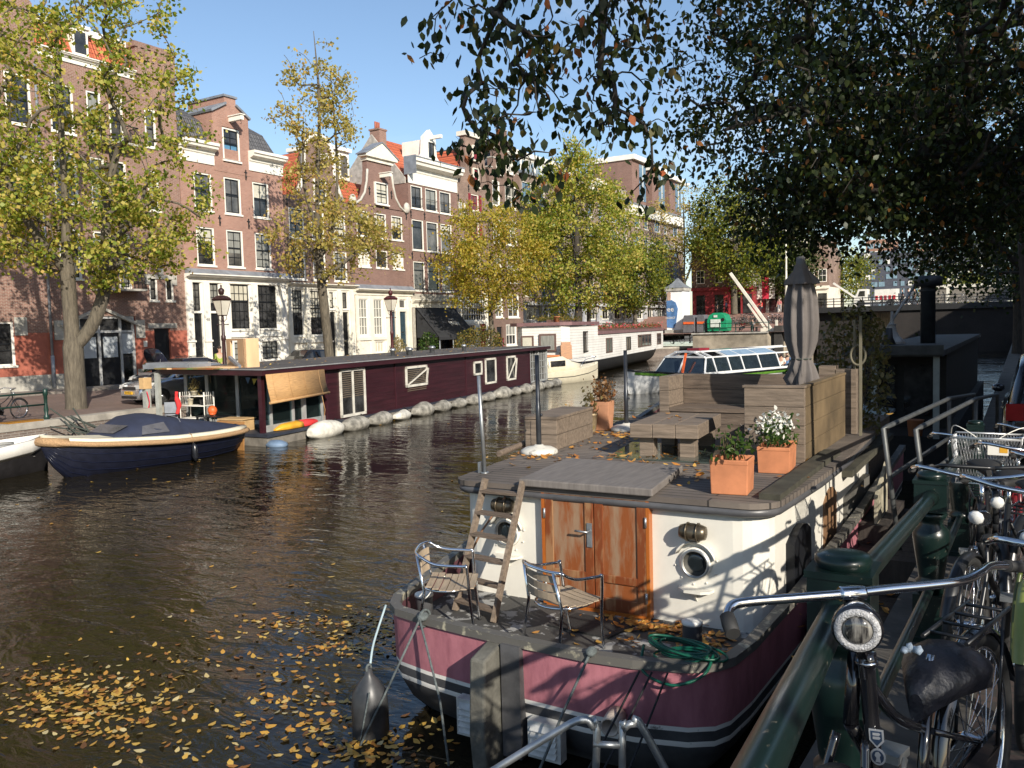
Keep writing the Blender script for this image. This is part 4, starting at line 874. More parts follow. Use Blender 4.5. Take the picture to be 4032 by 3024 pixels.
for s_, z, tx in ((.85, 5.35, 'ee'), (.36, 4.35, 'HORST')):
    me = text_mesh(tx, s_); me.transform(Matrix.Translation((-34.42+33.6, 92.92-94, z-2.6)) @ Matrix(((1, 0, 0, 0), (0, 0, -1, 0), (0, 1, 0, 0), (0, 0, 0, 1)))); me.materials.clear(); me.materials.append(WHITE)
    q = bpy.data.objects.new('poster_lettering', me); COL.objects.link(q); q.parent = o
# containers
t = thing('glass_container', 'round topped green glass recycling container by the canal railing', 'container', (-28.5, 92.3, 2.6))
GRN = mat('container_green', (.01, .26, .12), .4, var=.15)
prof = [(-29.65, 2.75), (-27.5, 2.75), (-27.45, 3.9), (-27.7, 4.5), (-28.1, 4.75), (-29.0, 4.75), (-29.45, 4.5), (-29.7, 3.9)]
m = MB(); m.prism(prof, 91.4, 93.2, 'y'); m.build('body', GRN, t, world=True, bevel=.06)
m = MB(); m.box(-29.25, -28.15, 91.3, 91.38, 3.2, 4.05); m.box(-28.9, -28.5, 91.3, 91.38, 4.25, 4.5); m.build('sticker', mat('pale_sticker', (.62, .66, .6), .5), t, world=True)
m = MB(); m.lathe([(.18, -.05), (.2, 0), (.18, .05)], (-27.9, 91.36, 4.0), 10, (0, 1, 0)); m.box(-29.4, -29.1, 91.6, 93, 2.62, 2.75); m.box(-28.0, -27.7, 91.6, 93, 2.62, 2.75); m.build('feet', BLACKP, t, world=True)
for i, (x0, x1, lab) in enumerate(((-32.6, -31.2, 'grey rubbish container with orange lid band beside the white kiosk'), (-31.0, -30.0, 'grey rubbish container with orange top next to the green container'))):
    t = thing('rubbish_container', lab, 'container', ((x0+x1)/2, 92.5, 2.6), group='grey containers by the kiosk')
    m = MB(); m.prism([(x0, 2.65), (x1, 2.65), (x1, 4.1), (x1-.15, 4.6), (x0+.15, 4.6), (x0, 4.1)], 91.8, 93.2, 'y'); m.build('body', mat('container_grey', (.13, .13, .14), .5), t, world=True, bevel=.04)
    m = MB(); m.box(x0+.1, x1-.1, 91.72, 91.79, 3.6, 3.85); m.build('lid_band', mat('signal_orange', (.75, .13, .03), .5), t, world=True)
# railing on the bastion and lower quay
def iron_rail(pts, label, H=1.0, name='quay_railing', m_=None, r=.045, grp=None):
    t = thing(name, label, 'railing', pts[0], group=grp); m_ = m_ or mat('railing_green', (.012, .04, .03), .4, var=.4, scale=12)
    for p in pts:
        m = MB(); m.lathe([(.09, 0), (.09, .12), (.05, .18), (.075, .32), (.05, .5), (.06, H-.22), (.08, H-.2), (.08, H-.03), (.05, H)], p, 8); m.build('post', m_, t, world=True)
    for zz in (.5, H-.12):
        m = MB(); m.tube([(p[0], p[1], p[2]+zz) for p in pts], r*.7, 6); m.build('rail', m_, t, world=True)
    return t
iron_rail([(-29.8+k*1.75, 90.7, 2.6) for k in range(5)], 'dark iron railing on the pale bridgehead wall', 1.1, r=.06)
iron_rail([(-36, 92.3, 1.35), (-34, 92.6, 1.4), (-32.2, 93, 1.45)], 'dark iron railing on the low quay beside the parked bicycles', 1.0, r=.06)
iron_rail([(-26.75, 12.3, 1.1), (-26.75, 14.0, 1.1), (-26.75, 15.6, 1.1)], 'short dark green railing on the far quay by the bicycles', 1.0)
# tall white street lamp, sign flag, far people
t = thing('street_lamp', 'tall slim white street lamp at the bridge approach', 'street lamp', (-24.3, 105, 4.7))
m = MB(); m.lathe([(.28, 0), (.3, .9), (.2, 1.1), (.16, 3.5), (.24, 3.6), (.13, 3.8), (.11, 6.4), (.17, 6.5), (.09, 6.7), (.08, 10)], (-24.3, 105, 4.7), 10); m.build('pole', CREAM, t, world=True)
m = MB(); m.box(-24.9, -23.7, 104.9, 105.1, 14.5, 14.75); m.build('lamp_head', CREAM, t, world=True)
t = thing('banner', 'red and white vertical banner hanging from the shops', 'banner', (-28.6, 112, 6.3))
m = MB(); m.box(-29.0, -28.1, 112, 112.06, 6.6, 9.4); m.m = 1; m.box(-30.6, -29.0, 112.0, 112.06, 6.6, 9.4); m.m = 1; m.box(-28.1, -27.4, 112, 112.06, 6.6, 9.4); m.build('cloth', [mat('banner_red', (.62, .03, .07), .7), WHITE], t, world=True)
m = MB(); m.tube([(-31, 112.1, 9.45), (-27, 112.1, 9.45)], .05, 5); m.build('rod', IRON, t, world=True)
REDC = mat('red_cloth', (.6, .03, .03), .8); BLUC = mat('blue_cloth', (.12, .22, .4), .8); DKC = mat('dark_cloth_0', (.02, .02, .03)); PINKC = mat('pink_cloth', (.6, .2, .2), .8); GREYC = mat('grey_cloth', (.3, .3, .32), .8)
person('cyclist in a bright red coat near the red and white banner', (-26.9, 103.5, 4.45), 2.6, REDC, DKC, pose='ride', seat=.95)
person('person in pink by the right hand shop, near the white lamp', (-25.6, 107, 4.7), 3.0, PINKC, GREYC, pose='walk')
person('person in a light blue shirt walking past the red shop', (-31.9, 106, 4.7), 1.6, BLUC, DKC, pose='walk')
person('dark clothed person standing in front of the red shop', (-33.2, 106.3, 4.7), 2, DKC, DKC)
person('person in red sitting on the bench by the green container', (-26.2, 93.2, 2.65), 2.9, REDC, DKC, pose='sit', seat=.48)
person('person in grey sitting on the bench under the cream boom', (-25.2, 93.2, 2.65), 3.4, GREYC, DKC, pose='sit', seat=.48)
t = thing('bench', 'slatted bench behind the bridgehead railing', 'bench', (-25.7, 93.3, 2.65))
m = MB(); [m.box(-26.8, -24.6, 93.1+k*.14, 93.2+k*.14, 3.06, 3.1) for k in range(4)]; m.build('seat', mat('bench_wood', (.12, .08, .05), .7), t, world=True)
m = MB(); [m.box(-26.8, -24.6, 93.68, 93.72, 3.25+k*.15, 3.36+k*.15) for k in range(3)]; m.build('backrest', mat('bench_wood', (.12, .08, .05)), t, world=True)
for x in (-26.6, -24.8): m = MB(); m.box(x-.04, x+.04, 93.1, 93.7, 2.65, 3.06); m.build('leg', IRON, t, world=True)
person('man in a green T-shirt with dark hair standing behind the red houseboat', (-33.0, 27.85, 1.28), -2.2, mat('lime_green_cloth', (.28, .36, .06), .8), mat('jeans', (.06, .08, .13), .8), pose='reach', h=1.83)
# bicycles parked far away
bikecols = [(.03, .03, .03), (.05, .06, .09), (.35, .06, .03), (.3, .3, .3), (.02, .08, .05), (.5, .5, .48)]
fb = [make_bike('bicycle', 'dark bicycle in the crowded rack, leftmost of the row', mat('far_frame_%d' % i, c, .4), (-31.0, 99.5, 3.4), 1.2, 'bicycles parked at the bridgehead', fine=False) for i, c in enumerate(bikecols[:1])]
rb = random.Random(3); k = 0
for i in range(17):
    x = -30.4+i*.42; y = 99.2+rb.uniform(-.6, 1.2)
    dup(fb[0], (x, y, 2.75+(y-97)*.244), rb.uniform(.6, 2.4), 'dark bicycle in the crowded rack by the boom, %s from its left end' % ORD[i+1] if i < 17 else '')
make_bike('bicycle', 'white framed bicycle parked on the low quay right of the white houseboat', mat('pale_frame', (.6, .58, .52), .4), (-33.9, 93.6, 1.4), .1, 'bicycles on the low quay', fine=False)
make_bike('bicycle', 'orange framed bicycle parked on the low quay under the green container', mat('orange_frame', (.6, .08, .03), .4), (-31.6, 93.9, 1.45), .15, 'bicycles on the low quay', fine=False)
# houses around the square behind the bridgehead
def farhouse(label, x0, x1, Y, top, bm, gfm, wins, gfz=8.2, gable=None, rz=0):
    W = x1-x0; t = thing('shop_house', label, 'house', (x0, Y, 4.7), rz, 'houses on the square behind the bridgehead')
    m = MB(); m.box(0, W, 0, 9, gfz-4.7, top-4.7)
    if gable: m.prism([(0, top-4.7), (W, top-4.7), (W/2+.6, top-4.7+gable), (W/2-.6, top-4.7+gable)], 0, 9, 'y')
    m.build('wall', bm, t)
    m = MB(); m.box(.05, W-.05, .05, 9, 0, gfz-4.7); m.box(-.05, W+.05, -.25, .3, gfz-5.0, gfz-4.6); m.build('shop_front', gfm, t)
    m = MB()
    nx = max(2, int(W/1.9))
    for r in range(int((top-gfz)/2.7)):
        for k in range(nx):
            xa = W*(k+.5)/nx; z = gfz-4.7+.6+r*2.7
            f = MB(); f.box(xa-.55, xa+.55, -.06, .02, z, z+1.75); o = f.build('window', WHITE, t); f = MB(); 
            for a, b in ((-.46, -.03), (.03, .46)): f.box(xa+a, xa+b, -.08, -.061, z+.1, z+.85); f.box(xa+a, xa+b, -.08, -.061, z+.92, z+1.65)
            f.build('panes', PANE, o)
    m = MB(); 
    for k in range(nx): xa = W*(k+.5)/nx; m.box(xa-.6, xa+.55, -.0, .04, .1, 2.6)
    m.build('shop_windows', PANE, t); 
    return t
farhouse('dark red shop house with a red painted shop front', -37.4, -32.5, 109, 14.5, BR_BRN, mat('shop_red', (.28, .03, .035), .5), 3)
farhouse('narrow white shop house next to the red shop', -32.5, -29.6, 110, 16, WHITE, mat('shop_red', (.28, .03, .035)), 2, gable=2)
farhouse('pale house with white shop front behind the banner', -29.6, -25.2, 116, 15, CREAM, WHITE, 2)
farhouse('brown house with orange gable right of the white lamp', -25.6, -22.4, 121, 13.0, BR_OLD, CREAM, 2, gable=2.0)
for i in range(11):
    dup(fb[0], (-13.5+i*1.25+rb.uniform(-.3, .3), 101+rb.uniform(0, .4), 5.0), rb.uniform(-.3, .3)+PI*(i % 2), 'dark bicycle against the bridge railing, %s from the truck' % ORD[i], 'bicycles parked on the bridge')
# modern towers in the distance
t = thing('apartment_tower', 'distant modern tower with stepped dark and orange brick blocks', 'tower block', (-26, 222, 5))
DK = mat('tower_dark', (.075, .08, .10), .6); TO = mat('tower_orange', (.34, .19, .13), .8); TG = mat('tower_glass', (.22, .32, .38), .15)
ty = 0
for nm, mm, bx in (('dark_block', DK, (-34.5, -25, 5, 19.5)), ('orange_block', TO, (-32.2, -26.5, 17.6, 22.4)), ('dark_block', DK, (-25, -14.5, 5, 19)), ('glass_block', TG, (-25.2, -22.0, 15.5, 21.8)), ('orange_block', TO, (-26.6, -23.4, 12, 16.6)), ('white_block', mat('tower_white', (.5, .52, .55), .5), (-14.5, -12, 5, 17)), ('dark_block', DK, (-12, -3, 5, 21)), ('orange_block', TO, (-21.5, -18, 17, 21.8)), ('dark_block', DK, (-18, -14.6, 17, 23))):
    ty += .37; m = MB(); m.box(bx[0], bx[1], 219+ty, 236+ty, bx[2], bx[3]); o = m.build(nm, mm, t, world=True)
    if mm is not TG:
        m = MB(); z = bx[2]+1
        while z < bx[3]-1.2:
            x = bx[0]+.4
            while x < bx[1]-1:
                if rb.random() < .75: m.m = 0 if rb.random() < .7 else 1; m.box(x, x+rb.choice((.8, 1.3)), 218.9+ty, 219.1+ty, z, z+1.1)
                x += 1.6
            z += 1.75
        if m.F:
            m.build('windows', [TG, WHITE], o, world=True)
# ------------------------------------------------------------------ far quay furniture
LAMPC = mat('lamp_brown', (.035, .012, .012), .45, var=.4, scale=10)
MILK = mat('milky_lamp_glass', (.62, .58, .48), .2, var=.15, scale=2)
def lamp(label, x, y, z, col, H=4.6, s=1.0):
    t = thing('street_lamp', label, 'street lamp', (x, y, z), group='old crown lanterns along the far quay')
    m = MB(); m.lathe([(.16, 0), (.17, .5), (.12, .55), (.10, .62), (.085, 1.7), (.075, 2.3), (.10, 2.36), (.10, 2.5), (.07, 2.55), (.06, H-1.35), (.05, H-1.25)], (0, 0, 0), 10)
    m.tube([(-.3, 0, H-1.62), (.3, 0, H-1.62)], .018, 5); m.ball((-.32, 0, H-1.62), .04, 6, 4); m.ball((.32, 0, H-1.62), .03, 6, 4)
    for k in range(4):
        a = k*PI/2+PI/4; m.tube([(0.05*math.cos(a), .05*math.sin(a), H-1.5), (.17*math.cos(a), .17*math.sin(a), H-1.38), (.14*math.cos(a), .14*math.sin(a), H-1.24)], .012, 4)
    m.build('post', col, t)
    zb, zt = H-1.24, H-.62; b, w = .13*s, .255*s; q = lambda r, z: [(r, r, z), (-r, r, z), (-r, -r, z), (r, -r, z)]
    m = MB(); m.loft([q(b*.95, zb+.02), q(w*.95, zt)], sm=False); m.build('lantern_glass', MILK, t)
    m = MB()
    for sx, sy in ((1, 1), (-1, 1), (-1, -1), (1, -1)): m.tube([(b*sx, b*sy, zb), (w*sx, w*sy, zt)], .015, 4)
    m.loft([q(b, zb-.02), q(b+.01, zb+.02)], sm=False); m.loft([q(w, zt-.01), q(w+.03, zt+.05), q(.17*s, zt+.17), q(.07, zt+.21)], sm=False)
    for k in range(12):
        a = k*PI/6; rr = (w+.03)/max(abs(math.cos(a)), abs(math.sin(a))); m.ball((rr*math.cos(a), rr*math.sin(a), zt+.08), (.025, .025, .05), 5, 4)
    m.lathe([(.06, zt+.22), (.10, zt+.26), (.13, zt+.42), (.11, zt+.46), (.03, zt+.52), (.03, zt+.56), (.045, zt+.59), (.01, zt+.66)], (0, 0, 0), 8)
    m.build('lantern_frame', col, t); return t
lamp('dark brown crown street lantern in front of the salmon brick house', -28.4, 24.2, 1.12, LAMPC)
lamp('dark red crown street lantern in front of the neck gable house', -30.0, 37.2, 1.12, mat('lamp_red', (.07, .012, .014), .45, var=.4, scale=10), H=4.9)
lamp('dark crown street lantern behind the flower roof of the white houseboat', -37.2, 79, 1.2, LAMPC, H=5.0)
def car(label, loc, rz, paint, L=4.2, W=1.66, H=1.48, estate=True, bonnet_open=False, plate=None):
    """local +x is the front"""
    t = thing('parked_car', label, 'car', loc, rz, 'cars parked on the quays'); hw = W/2; f = L/2
    prof = [(f, .35, .92), (f+.02, .52, .94), (f-.06, .72, .96), (f-.35, .86, .98), (f-1.15, .98, 1.0)]
    # body lower: stations along x with half widths
    st = []
    for x, zt, wf in ((f+.03, .55, .70), (f-.02, .68, .80), (f-.15, .78, .90), (f-.5, .88, .97), (f-1.1, .97, 1.0), (f-1.3, 1.0, 1.0), (-f+1.0, 1.03, 1.0), (-f+.35, 1.02, .98), (-f+.08, .95, .94), (-f, .70, .88)):
        w = hw*wf; ring = [(x, -w*.86, .22), (x, -w*.99, .36), (x, -w, .58), (x, -w*.97, zt-.12), (x, -w*.86, zt), (x, 0, zt+.02), (x, w*.86, zt), (x, w*.97, zt-.12), (x, w, .58), (x, w*.99, .36), (x, w*.86, .22)]
        st.append(ring)
    m = MB(); m.loft(st, True, True); o = m.build('body', paint, t)
    m = MB(); cab = []
    A = [(f-1.1, .96, .86), (f-1.55, 1.24, .78), (f-1.95, H-.04, .68), (f-2.4, H, .67), (-f+.75, H-.02, .66), (-f+.32, H-.14, .68), (-f+.08, .98, .80)]
    for x, zt, wf in A:
        w = hw*wf; wb = hw*.90; zb = .93; ring = [(x, -wb if zt > 1.1 else -w, zb), (x, -(w+(wb-w)*.12), zt-.05), (x, -w*.86, zt), (x, 0, zt+.02), (x, w*.86, zt), (x, (w+(wb-w)*.12), zt-.05), (x, wb if zt > 1.1 else w, zb)]
        cab.append(ring)
    m.loft(cab, False, False); m.f([m.v(p) for p in cab[-1]]); m.build('cabin', paint, t)
    G = PANE; m = MB()
    def sidez(x, s, u):   # point on the cabin side, u: 0 sill, 1 roof edge
        for a, b in zip(A[:-1], A[1:]):
            if b[0] <= x <= a[0]: tt = (a[0]-x)/(a[0]-b[0]); zt = a[1]+(b[1]-a[1])*tt; wf = a[2]+(b[2]-a[2])*tt; break
        else: zt, wf = A[-1][1], A[-1][2]
        w = hw*wf; wb = hw*.90; w2 = w+(wb-w)*.12
        return (x, s*((wb+(w2-wb)*u)+.012), .95+(zt-.07-.95)*u)
    for s in (-1, 1):
        for x0, x1, x0t, x1t in ((f-1.28, f-2.25, f-1.75, f-2.25), (f-2.33, f-3.15, f-2.33, f-3.15)) + (((f-3.22, -f+.3, f-3.22, -f+.5),) if estate else ()):
            m.quad(sidez(x0, s, .05), sidez(x1, s, .05), sidez(x1t, s, .93), sidez(x0t, s, .93))
    def fr(i, j, u0, u1, k, off):
        a, b = A[i], A[j]; P = []
        for u, s in ((u0, -1), (u0, 1), (u1, 1), (u1, -1)):
            x = a[0]+(b[0]-a[0])*u; z = a[1]+(b[1]-a[1])*u; w = hw*(a[2]+(b[2]-a[2])*u)*k; P.append((x+off, s*w, z+.025))
        m.quad(*P)
    fr(0, 1, .12, 1, .9, .02); fr(1, 2, 0, .88, .9, .02); fr(5, 6, .08, .8, .85, -.03)
    m.build('windows', G, t, fixn=False)
    for s in (-1, 1):
        m = MB(); m.prism([(f-.02, .62), (f-.45, .72), (f-.55, .84), (f-.28, .82), (f-.08, .74)], s*hw*.965-.03 if s > 0 else -hw*.965-.0, s*hw*.965+.005 if s > 0 else -hw*.965+.035, 'y'); m.box(f-.22, f+.01, s*hw*.62-.17, s*hw*.62+.17, .63, .76)
        m.build('headlight', mat('lamp_lens', (.6, .6, .58), .1), t)
    m = MB(); m.box(f, f+.05, -.42, .42, .58, .70); m.box(f, f+.06, -.5, .5, .26, .36); m.build('grille', BLACKP, t)
    m = MB(); m.box(f+.05, f+.075, -.26, .26, .42, .53); o = m.build('number_plate', mat('plate_yellow', (.75, .42, .02), .4), t)
    if plate: lettering(plate, .095, Matrix.Translation((f+.078, 0, .475)) @ Matrix(((0, 0, 1, 0), (1, 0, 0, 0), (0, 1, 0, 0), (0, 0, 0, 1))), BLACKP, o, 'plate_lettering', .002)
    for s in (-1, 1):
        m = MB(); m.box(-f-.015, -f+.22, s*hw*.80-.14, s*hw*.80+.10, .72, .98); m.build('tail_light', mat('tail_light_red', (.35, .012, .015), .15), t)
        m = MB(); m.ball((f-1.42, s*(hw+.08), 1.02), (.07, .11, .075), 8, 6); m.build('mirror', paint, t)
        m = MB()
        for x in (f-2.15, f-3.05): m.box(x-.1, x+.08, s*(hw-.005)-.015, s*(hw-.005)+.015, .80, .835)
        m.build('door_handles', CHROME, t)
        for x in (f-.82, -f+.78):
            m = MB(); m.lathe([(.12, -.11), (.30, -.11), (.315, -.05), (.315, .05), (.30, .10), (.20, .105)], (x, s*(hw-.10), .31), 22, (0, s, 0)); w = m.build('wheel', RUBBER, t)
            m = MB(); m.lathe([(.205, .095), (.2, .11), (.17, .08), (.05, .10), (.045, .115), (0, .115)], (x, s*(hw-.10), .31), 20, (0, s, 0)); 
            m.build('rim', mat('alloy_rim', (.45, .46, .47), .25, metal=.8), w)
            m = MB()
            for k in range(5): a = k*2*PI/5+.6; c = (x+.12*math.cos(a), s*(hw+.003), .31+.12*math.sin(a)); m.ball(c, (.028, .01, .028), 6, 4)
            m.build('rim_holes', RUBBER, w)
    m = MB(); 
    for s in (-1, 1): m.tube([(f-2.2, s*hw*.6, H+.01), (f-2.3, s*hw*.6, H+.06), (-f+.9, s*hw*.6, H+.05), (-f+.8, s*hw*.6, H)], .015, 5)
    m.build('roof_rail', BLACKP, t)
    if bonnet_open:
        m = MB(); R = Matrix.Translation((f-1.15, 0, .98)) @ Matrix.Rotation(math.radians(-62), 4, 'Y')
        m.T = R; m.loft([[(x, -w, -.02), (x, -w, .02), (x, 0, .05), (x, w, .02), (x, w, -.02)] for x, w in ((0, .72), (.4, .73), (.85, .66), (1.05, .5), (1.12, .25))]); m.build('bonnet', paint, t)
        m = MB(); m.tube([(f-.6, .5, .9), (f-.75, .5, 1.5)], .012, 5); m.box(f-1.0, f-.3, -.5, .5, .80, .92); m.build('engine', mat('engine_metal', (.3, .3, .31), .4, metal=.6), t)
    return t
SILVER = mat('silver_paint', (.52, .53, .55), .25, metal=.75, var=.06, coat=1)
car('silver estate car parked facing left by the large tree', (-28.5, 22.05, 1.12), -PI/2-.09, SILVER, plate='54-TKV-2')
car('dark blue car with its bonnet raised behind the silver estate', (-32.7, 25.2, 1.2), -PI/2-.02, mat('navy_paint', (.012, .016, .035), .2, metal=.3, coat=1), L=3.9, estate=False, bonnet_open=True, H=1.5)
car('black hatchback of which only the roof shows above the houseboat roof', (-33.2, 33.5, 1.2), -PI/2, mat('black_car_paint', (.015, .016, .02), .15, metal=.3, coat=1), H=1.6, L=4.0)
make_bike('bicycle', 'black bicycle with a front carrier by the far left railing', BLACKP, (-27.9, 14.9, 1.1), 1.75, 'bicycles at the far left railing', fine=True, nsp=20)
make_bike('bicycle', 'second dark bicycle leaning behind the far left railing post', mat('grey_blue_frame', (.06, .08, .1), .4), (-27.6, 13.6, 1.1), 1.35, 'bicycles at the far left railing', fine=True, nsp=20)
m = MB(); m.box(-26.9, -26.4, 14.2, 15.3, 1.121, 1.16); m.build('leaf_drift', leafmat('drift', [(0, (.35, .15, .03)), (1, (.5, .28, .05))]), label='orange drift of fallen leaves beneath the far left railing', kind='stuff', cat='leaves')
def shrub(label, c, r, n, lm, size=.1, cat='shrub', pot=None, name='shrub', seed=1):
    t = thing(name, label, cat, (c[0], c[1], c[2]-r[2]))
    g = np.random.default_rng(seed); m = MB()
    stems = []
    for k in range(14):
        a = g.uniform(0, 2*PI); e = Vector((c[0]+r[0]*.75*math.cos(a)*g.uniform(.2, 1), c[1]+r[1]*.75*math.sin(a)*g.uniform(.2, 1), c[2]+r[2]*g.uniform(.2, .9)))
        b = Vector((c[0]+g.uniform(-.1, .1), c[1]+g.uniform(-.1, .1), c[2]-r[2])); m.tube(bez(b, (b+e)/2+Vector((0, 0, .1)), e, 4), [.015, .012, .01, .007, .004], 4)
    m.build('stem', mat('twig', (.1, .07, .04), .9), t, world=True)
    P = []
    while len(P) < n:
        p = g.uniform(-1, 1, 3)
        if (p**2).sum() < 1 and (p**2).sum() > g.uniform(0, .6): P.append(p)
    P = np.array(P)*np.array(r)+np.array(c)
    o = leafcloud(P, size, lm, g, 'foliage'); reparent(o, t); return t
def leafcloud(P, size, lm, g, name, droop=.3, shape='leaf', up=None):
    """one mesh of many separate small leaves at points P"""
    n = len(P)
    ax = g.normal(size=(n, 3)); ax[:, 2] -= droop*1.5; ax /= np.linalg.norm(ax, axis=1)[:, None]
    nn = g.normal(size=(n, 3)); nn[:, 2] += .8; nn -= (nn*ax).sum(1)[:, None]*ax; nn /= np.linalg.norm(nn, axis=1)[:, None]
    bt = np.cross(nn, ax); s = (size*g.uniform(.65, 1.25, n))[:, None]
    if shape == 'leaf': K = [(0, 0, 0), (.35, .30, -.05), (.70, .24, -.09), (1.05, 0, -.16), (.70, -.24, -.09), (.35, -.30, -.05)]
    else: K = [(0, 0, 0), (.5, .42, -.06), (1, 0, -.1), (.5, -.42, -.06)]
    q = len(K); V = np.empty((n, q, 3))
    for i, (a, b, c) in enumerate(K): V[:, i] = P + ax*s*a + bt*s*b + nn*s*c
    me = bpy.data.meshes.new(name); me.vertices.add(n*q); me.vertices.foreach_set('co', V.reshape(-1))
    me.loops.add(n*q); me.loops.foreach_set('vertex_index', np.arange(n*q, dtype=np.int32)); me.polygons.add(n)
    me.polygons.foreach_set('loop_start', np.arange(0, n*q, q, dtype=np.int32)); me.polygons.foreach_set('loop_total', np.full(n, q, dtype=np.int32))
    me.update(calc_edges=True); me.materials.append(lm); o = bpy.data.objects.new(name, me); COL.objects.link(o); return o
def reparent(o, t):
    """world-space mesh becomes a part of thing t"""
    root = t
    while root.parent: root = root.parent
    o.data.transform(root.matrix_basis.inverted()); o.parent = t
LG_MIX = leafmat('shrub_leaves', [(0, (.05, .07, .015)), (.5, (.16, .15, .04)), (1, (.30, .20, .05))])
LG_GRN = leafmat('green_leaves', [(0, (.02, .05, .012)), (.6, (.05, .10, .02)), (1, (.10, .15, .03))])
LG_YEL = leafmat('pale_grass_leaves', [(0, (.2, .17, .07)), (1, (.35, .28, .12))])
shrub('bushy yellow-green shrub in front of the awning house', (-33, 50.6, 2.6), (1.6, 2.2, 1.3), 2200, LG_MIX, .16, seed=3)
shrub('dark green bush beside the black shop awning', (-36.6, 49.6, 2.5), (.7, .9, 1.1), 900, LG_GRN, .15, seed=4)
shrub('pale potted olive bush by the blue doors', (-37.0, 46.6, 2.6), (.5, .6, .75), 600, LG_YEL, .12, seed=5)
shrub('small green plant at the door of the red brick house', (-37.5, 27.3, 2.0), (.4, .4, .5), 300, LG_GRN, .12, seed=6)
# ------------------------------------------------------------------ blue sloop
t = thing('sloop', 'dark blue open sloop with navy canvas cover and cream rope fender rail', 'boat', (-21.7, 18.55, 0), -PI/2-.0)
NAVY = mat('navy_hull', (.009, .011, .024), .45, var=.4, scale=5); CRM = mat('cream_gelcoat', (.72, .66, .50), .4, var=.1)
S = [(0, .78, .72, -.1, .55), (.6, .98, .70, -.25, .7), (1.8, 1.15, .70, -.3, .8), (3.4, 1.2, .74, -.3, .8), (5.0, 1.05, .84, -.3, .68), (6.1, .75, .92, -.22, .5), (6.6, .54, .98, -.05, .38), (6.95, .36, 1.02, .28, .4), (7.2, .18, 1.06, .62, .5), (7.36, .04, 1.08, .95, .6)]
hull(S, 'hull', NAVY, t)
m = MB()   # clinker strakes as thin raised lines
for u in (.25, .4, .55, .7, .85):
    for s in (-1, 1):
        m.tube([(x, s*(b*(fl+(1-fl)*u**1.5)*(1-(1-u)**2.2)+.008), zk+(zs-zk)*u**1.8) for x, b, zs, zk, fl in S[:-1]], .010, 4)
m.build('strakes', mat('navy_strake', (.008, .011, .03), .3), t)
m = MB()
for s in (-1, 1): m.loft([[(x, s*b*1.0, zs-.01), (x, s*(b+.03), zs+.10), (x, s*(b-.06), zs+.14), (x, s*(b-.22 if b > .3 else b*.4), zs+.15), (x, s*(b-.25 if b > .3 else b*.3), zs)] for x, b, zs, zk, fl in S], True, True)
m.build('deck_edge', CRM, t)
m = MB(); m.loft([[(x, -max(b-.2, .02), zs+.148), (x, 0, zs+.19), (x, max(b-.2, .02), zs+.148)] for x, b, zs, zk, fl in S[4:]], False, False); m.build('foredeck', CRM, t, fixn=False)
ROPE = mat('rope_tan', (.42, .26, .13), .8, var=.35, scale=30, bump=.5)
for s in (-1, 1):
    m = MB(); m.tube(smooth_path([(x, s*(b+.06), zs-.02) for x, b, zs, zk, fl in S], 3), .075, 8); m.build('rope_fender', ROPE, t)
m = MB(); m.tube([(6.75, -.42, 1.0), (7.1, -.27, 1.04), (7.42, 0, 1.08), (7.1, .27, 1.04), (6.75, .42, 1.0)], .13, 8); m.build('bow_fender', ROPE, t)
CANV = mat('navy_canvas', (.018, .024, .05), .85, var=.25, scale=3, bump=.15)
cv = [(.15, .72, .80, .86), (.9, .9, .80, 1.0), (2.0, 1.02, .82, 1.18), (3.0, 1.04, .84, 1.36), (3.7, 1.02, .86, 1.52), (4.3, .95, .89, 1.50), (4.75, .86, .92, 1.30), (5.4, .68, .98, 1.02)]
rings = []
for x, b, z0, zt in cv: rings.append([(x, b*math.cos(a) if 0 else math.copysign(abs(math.cos(a))**.7*b, math.cos(a)), z0+.03+(zt-z0)*math.sin(a)**.75) for a in [PI*k/14 for k in range(15)]])
m = MB(); m.loft(rings, False, False); m.f([m.v(p) for p in rings[0]]); m.f([m.v(p) for p in rings[-1]]); co = m.build('canvas_cover', CANV, t, fixn=False)
m = MB(); 
for s in (1, -1): m.quad((3.6, s*1.04, 1.02), (4.6, s*.95, 1.02), (4.5, s*.86, 1.26), (3.75, s*.94, 1.32)); 
m.quad((4.82, -.62, 1.30), (4.82, .62, 1.30), (5.3, .52, 1.11), (5.3, -.52, 1.11)); m.build('plastic_windows', mat('smoky_plastic', (.10, .10, .11), .15), co, fixn=False)
m = MB(); m.tube(smooth_path([(3.2, .99, .92), (3.0, .85, 1.25), (2.9, .5, 1.38), (2.9, 0, 1.42)], 4), .014, 4); m.build('seam', mat('grey_seam', (.2, .2, .22), .8), co)
m = MB(); m.tube([(2.9, 1.28, .62), (2.9, 1.30, .52), (2.88, 1.31, .18), (2.88, 1.31, .05)], [.02, .09, .10, .03], 10); fd = m.build('fender', mat('black_vinyl', (.015, .016, .02), .25), t); m = MB(); m.tube([(2.9, 1.1, .9), (2.9, 1.22, .86), (2.9, 1.28, .62)], .012, 5); m.build('fender_line', ROPE, fd)
m = MB(); 
for x, y in ((6.3, .3), (6.3, -.3), (2.2, .95), (.4, .6)): m.box(x-.1, x+.1, y-.02, y+.02, 1.02 if x > 5 else .86, 1.06 if x > 5 else .92); m.tube([(x-.05, y, .85 if x < 5 else .98), (x-.05, y, 1.06 if x > 5 else .92)], .015, 5)
m.build('cleats', CHROME, t)
m = MB(); m.prism([(-.02, -.1), (.02, -.1), (.02, .85), (-.06, .95), (-.1, .95)], -.62, .62, 'y'); m.build('transom', mat('varnished_wood', (.34, .17, .06), .35), t)
t.scale = (.83, 1, .95)
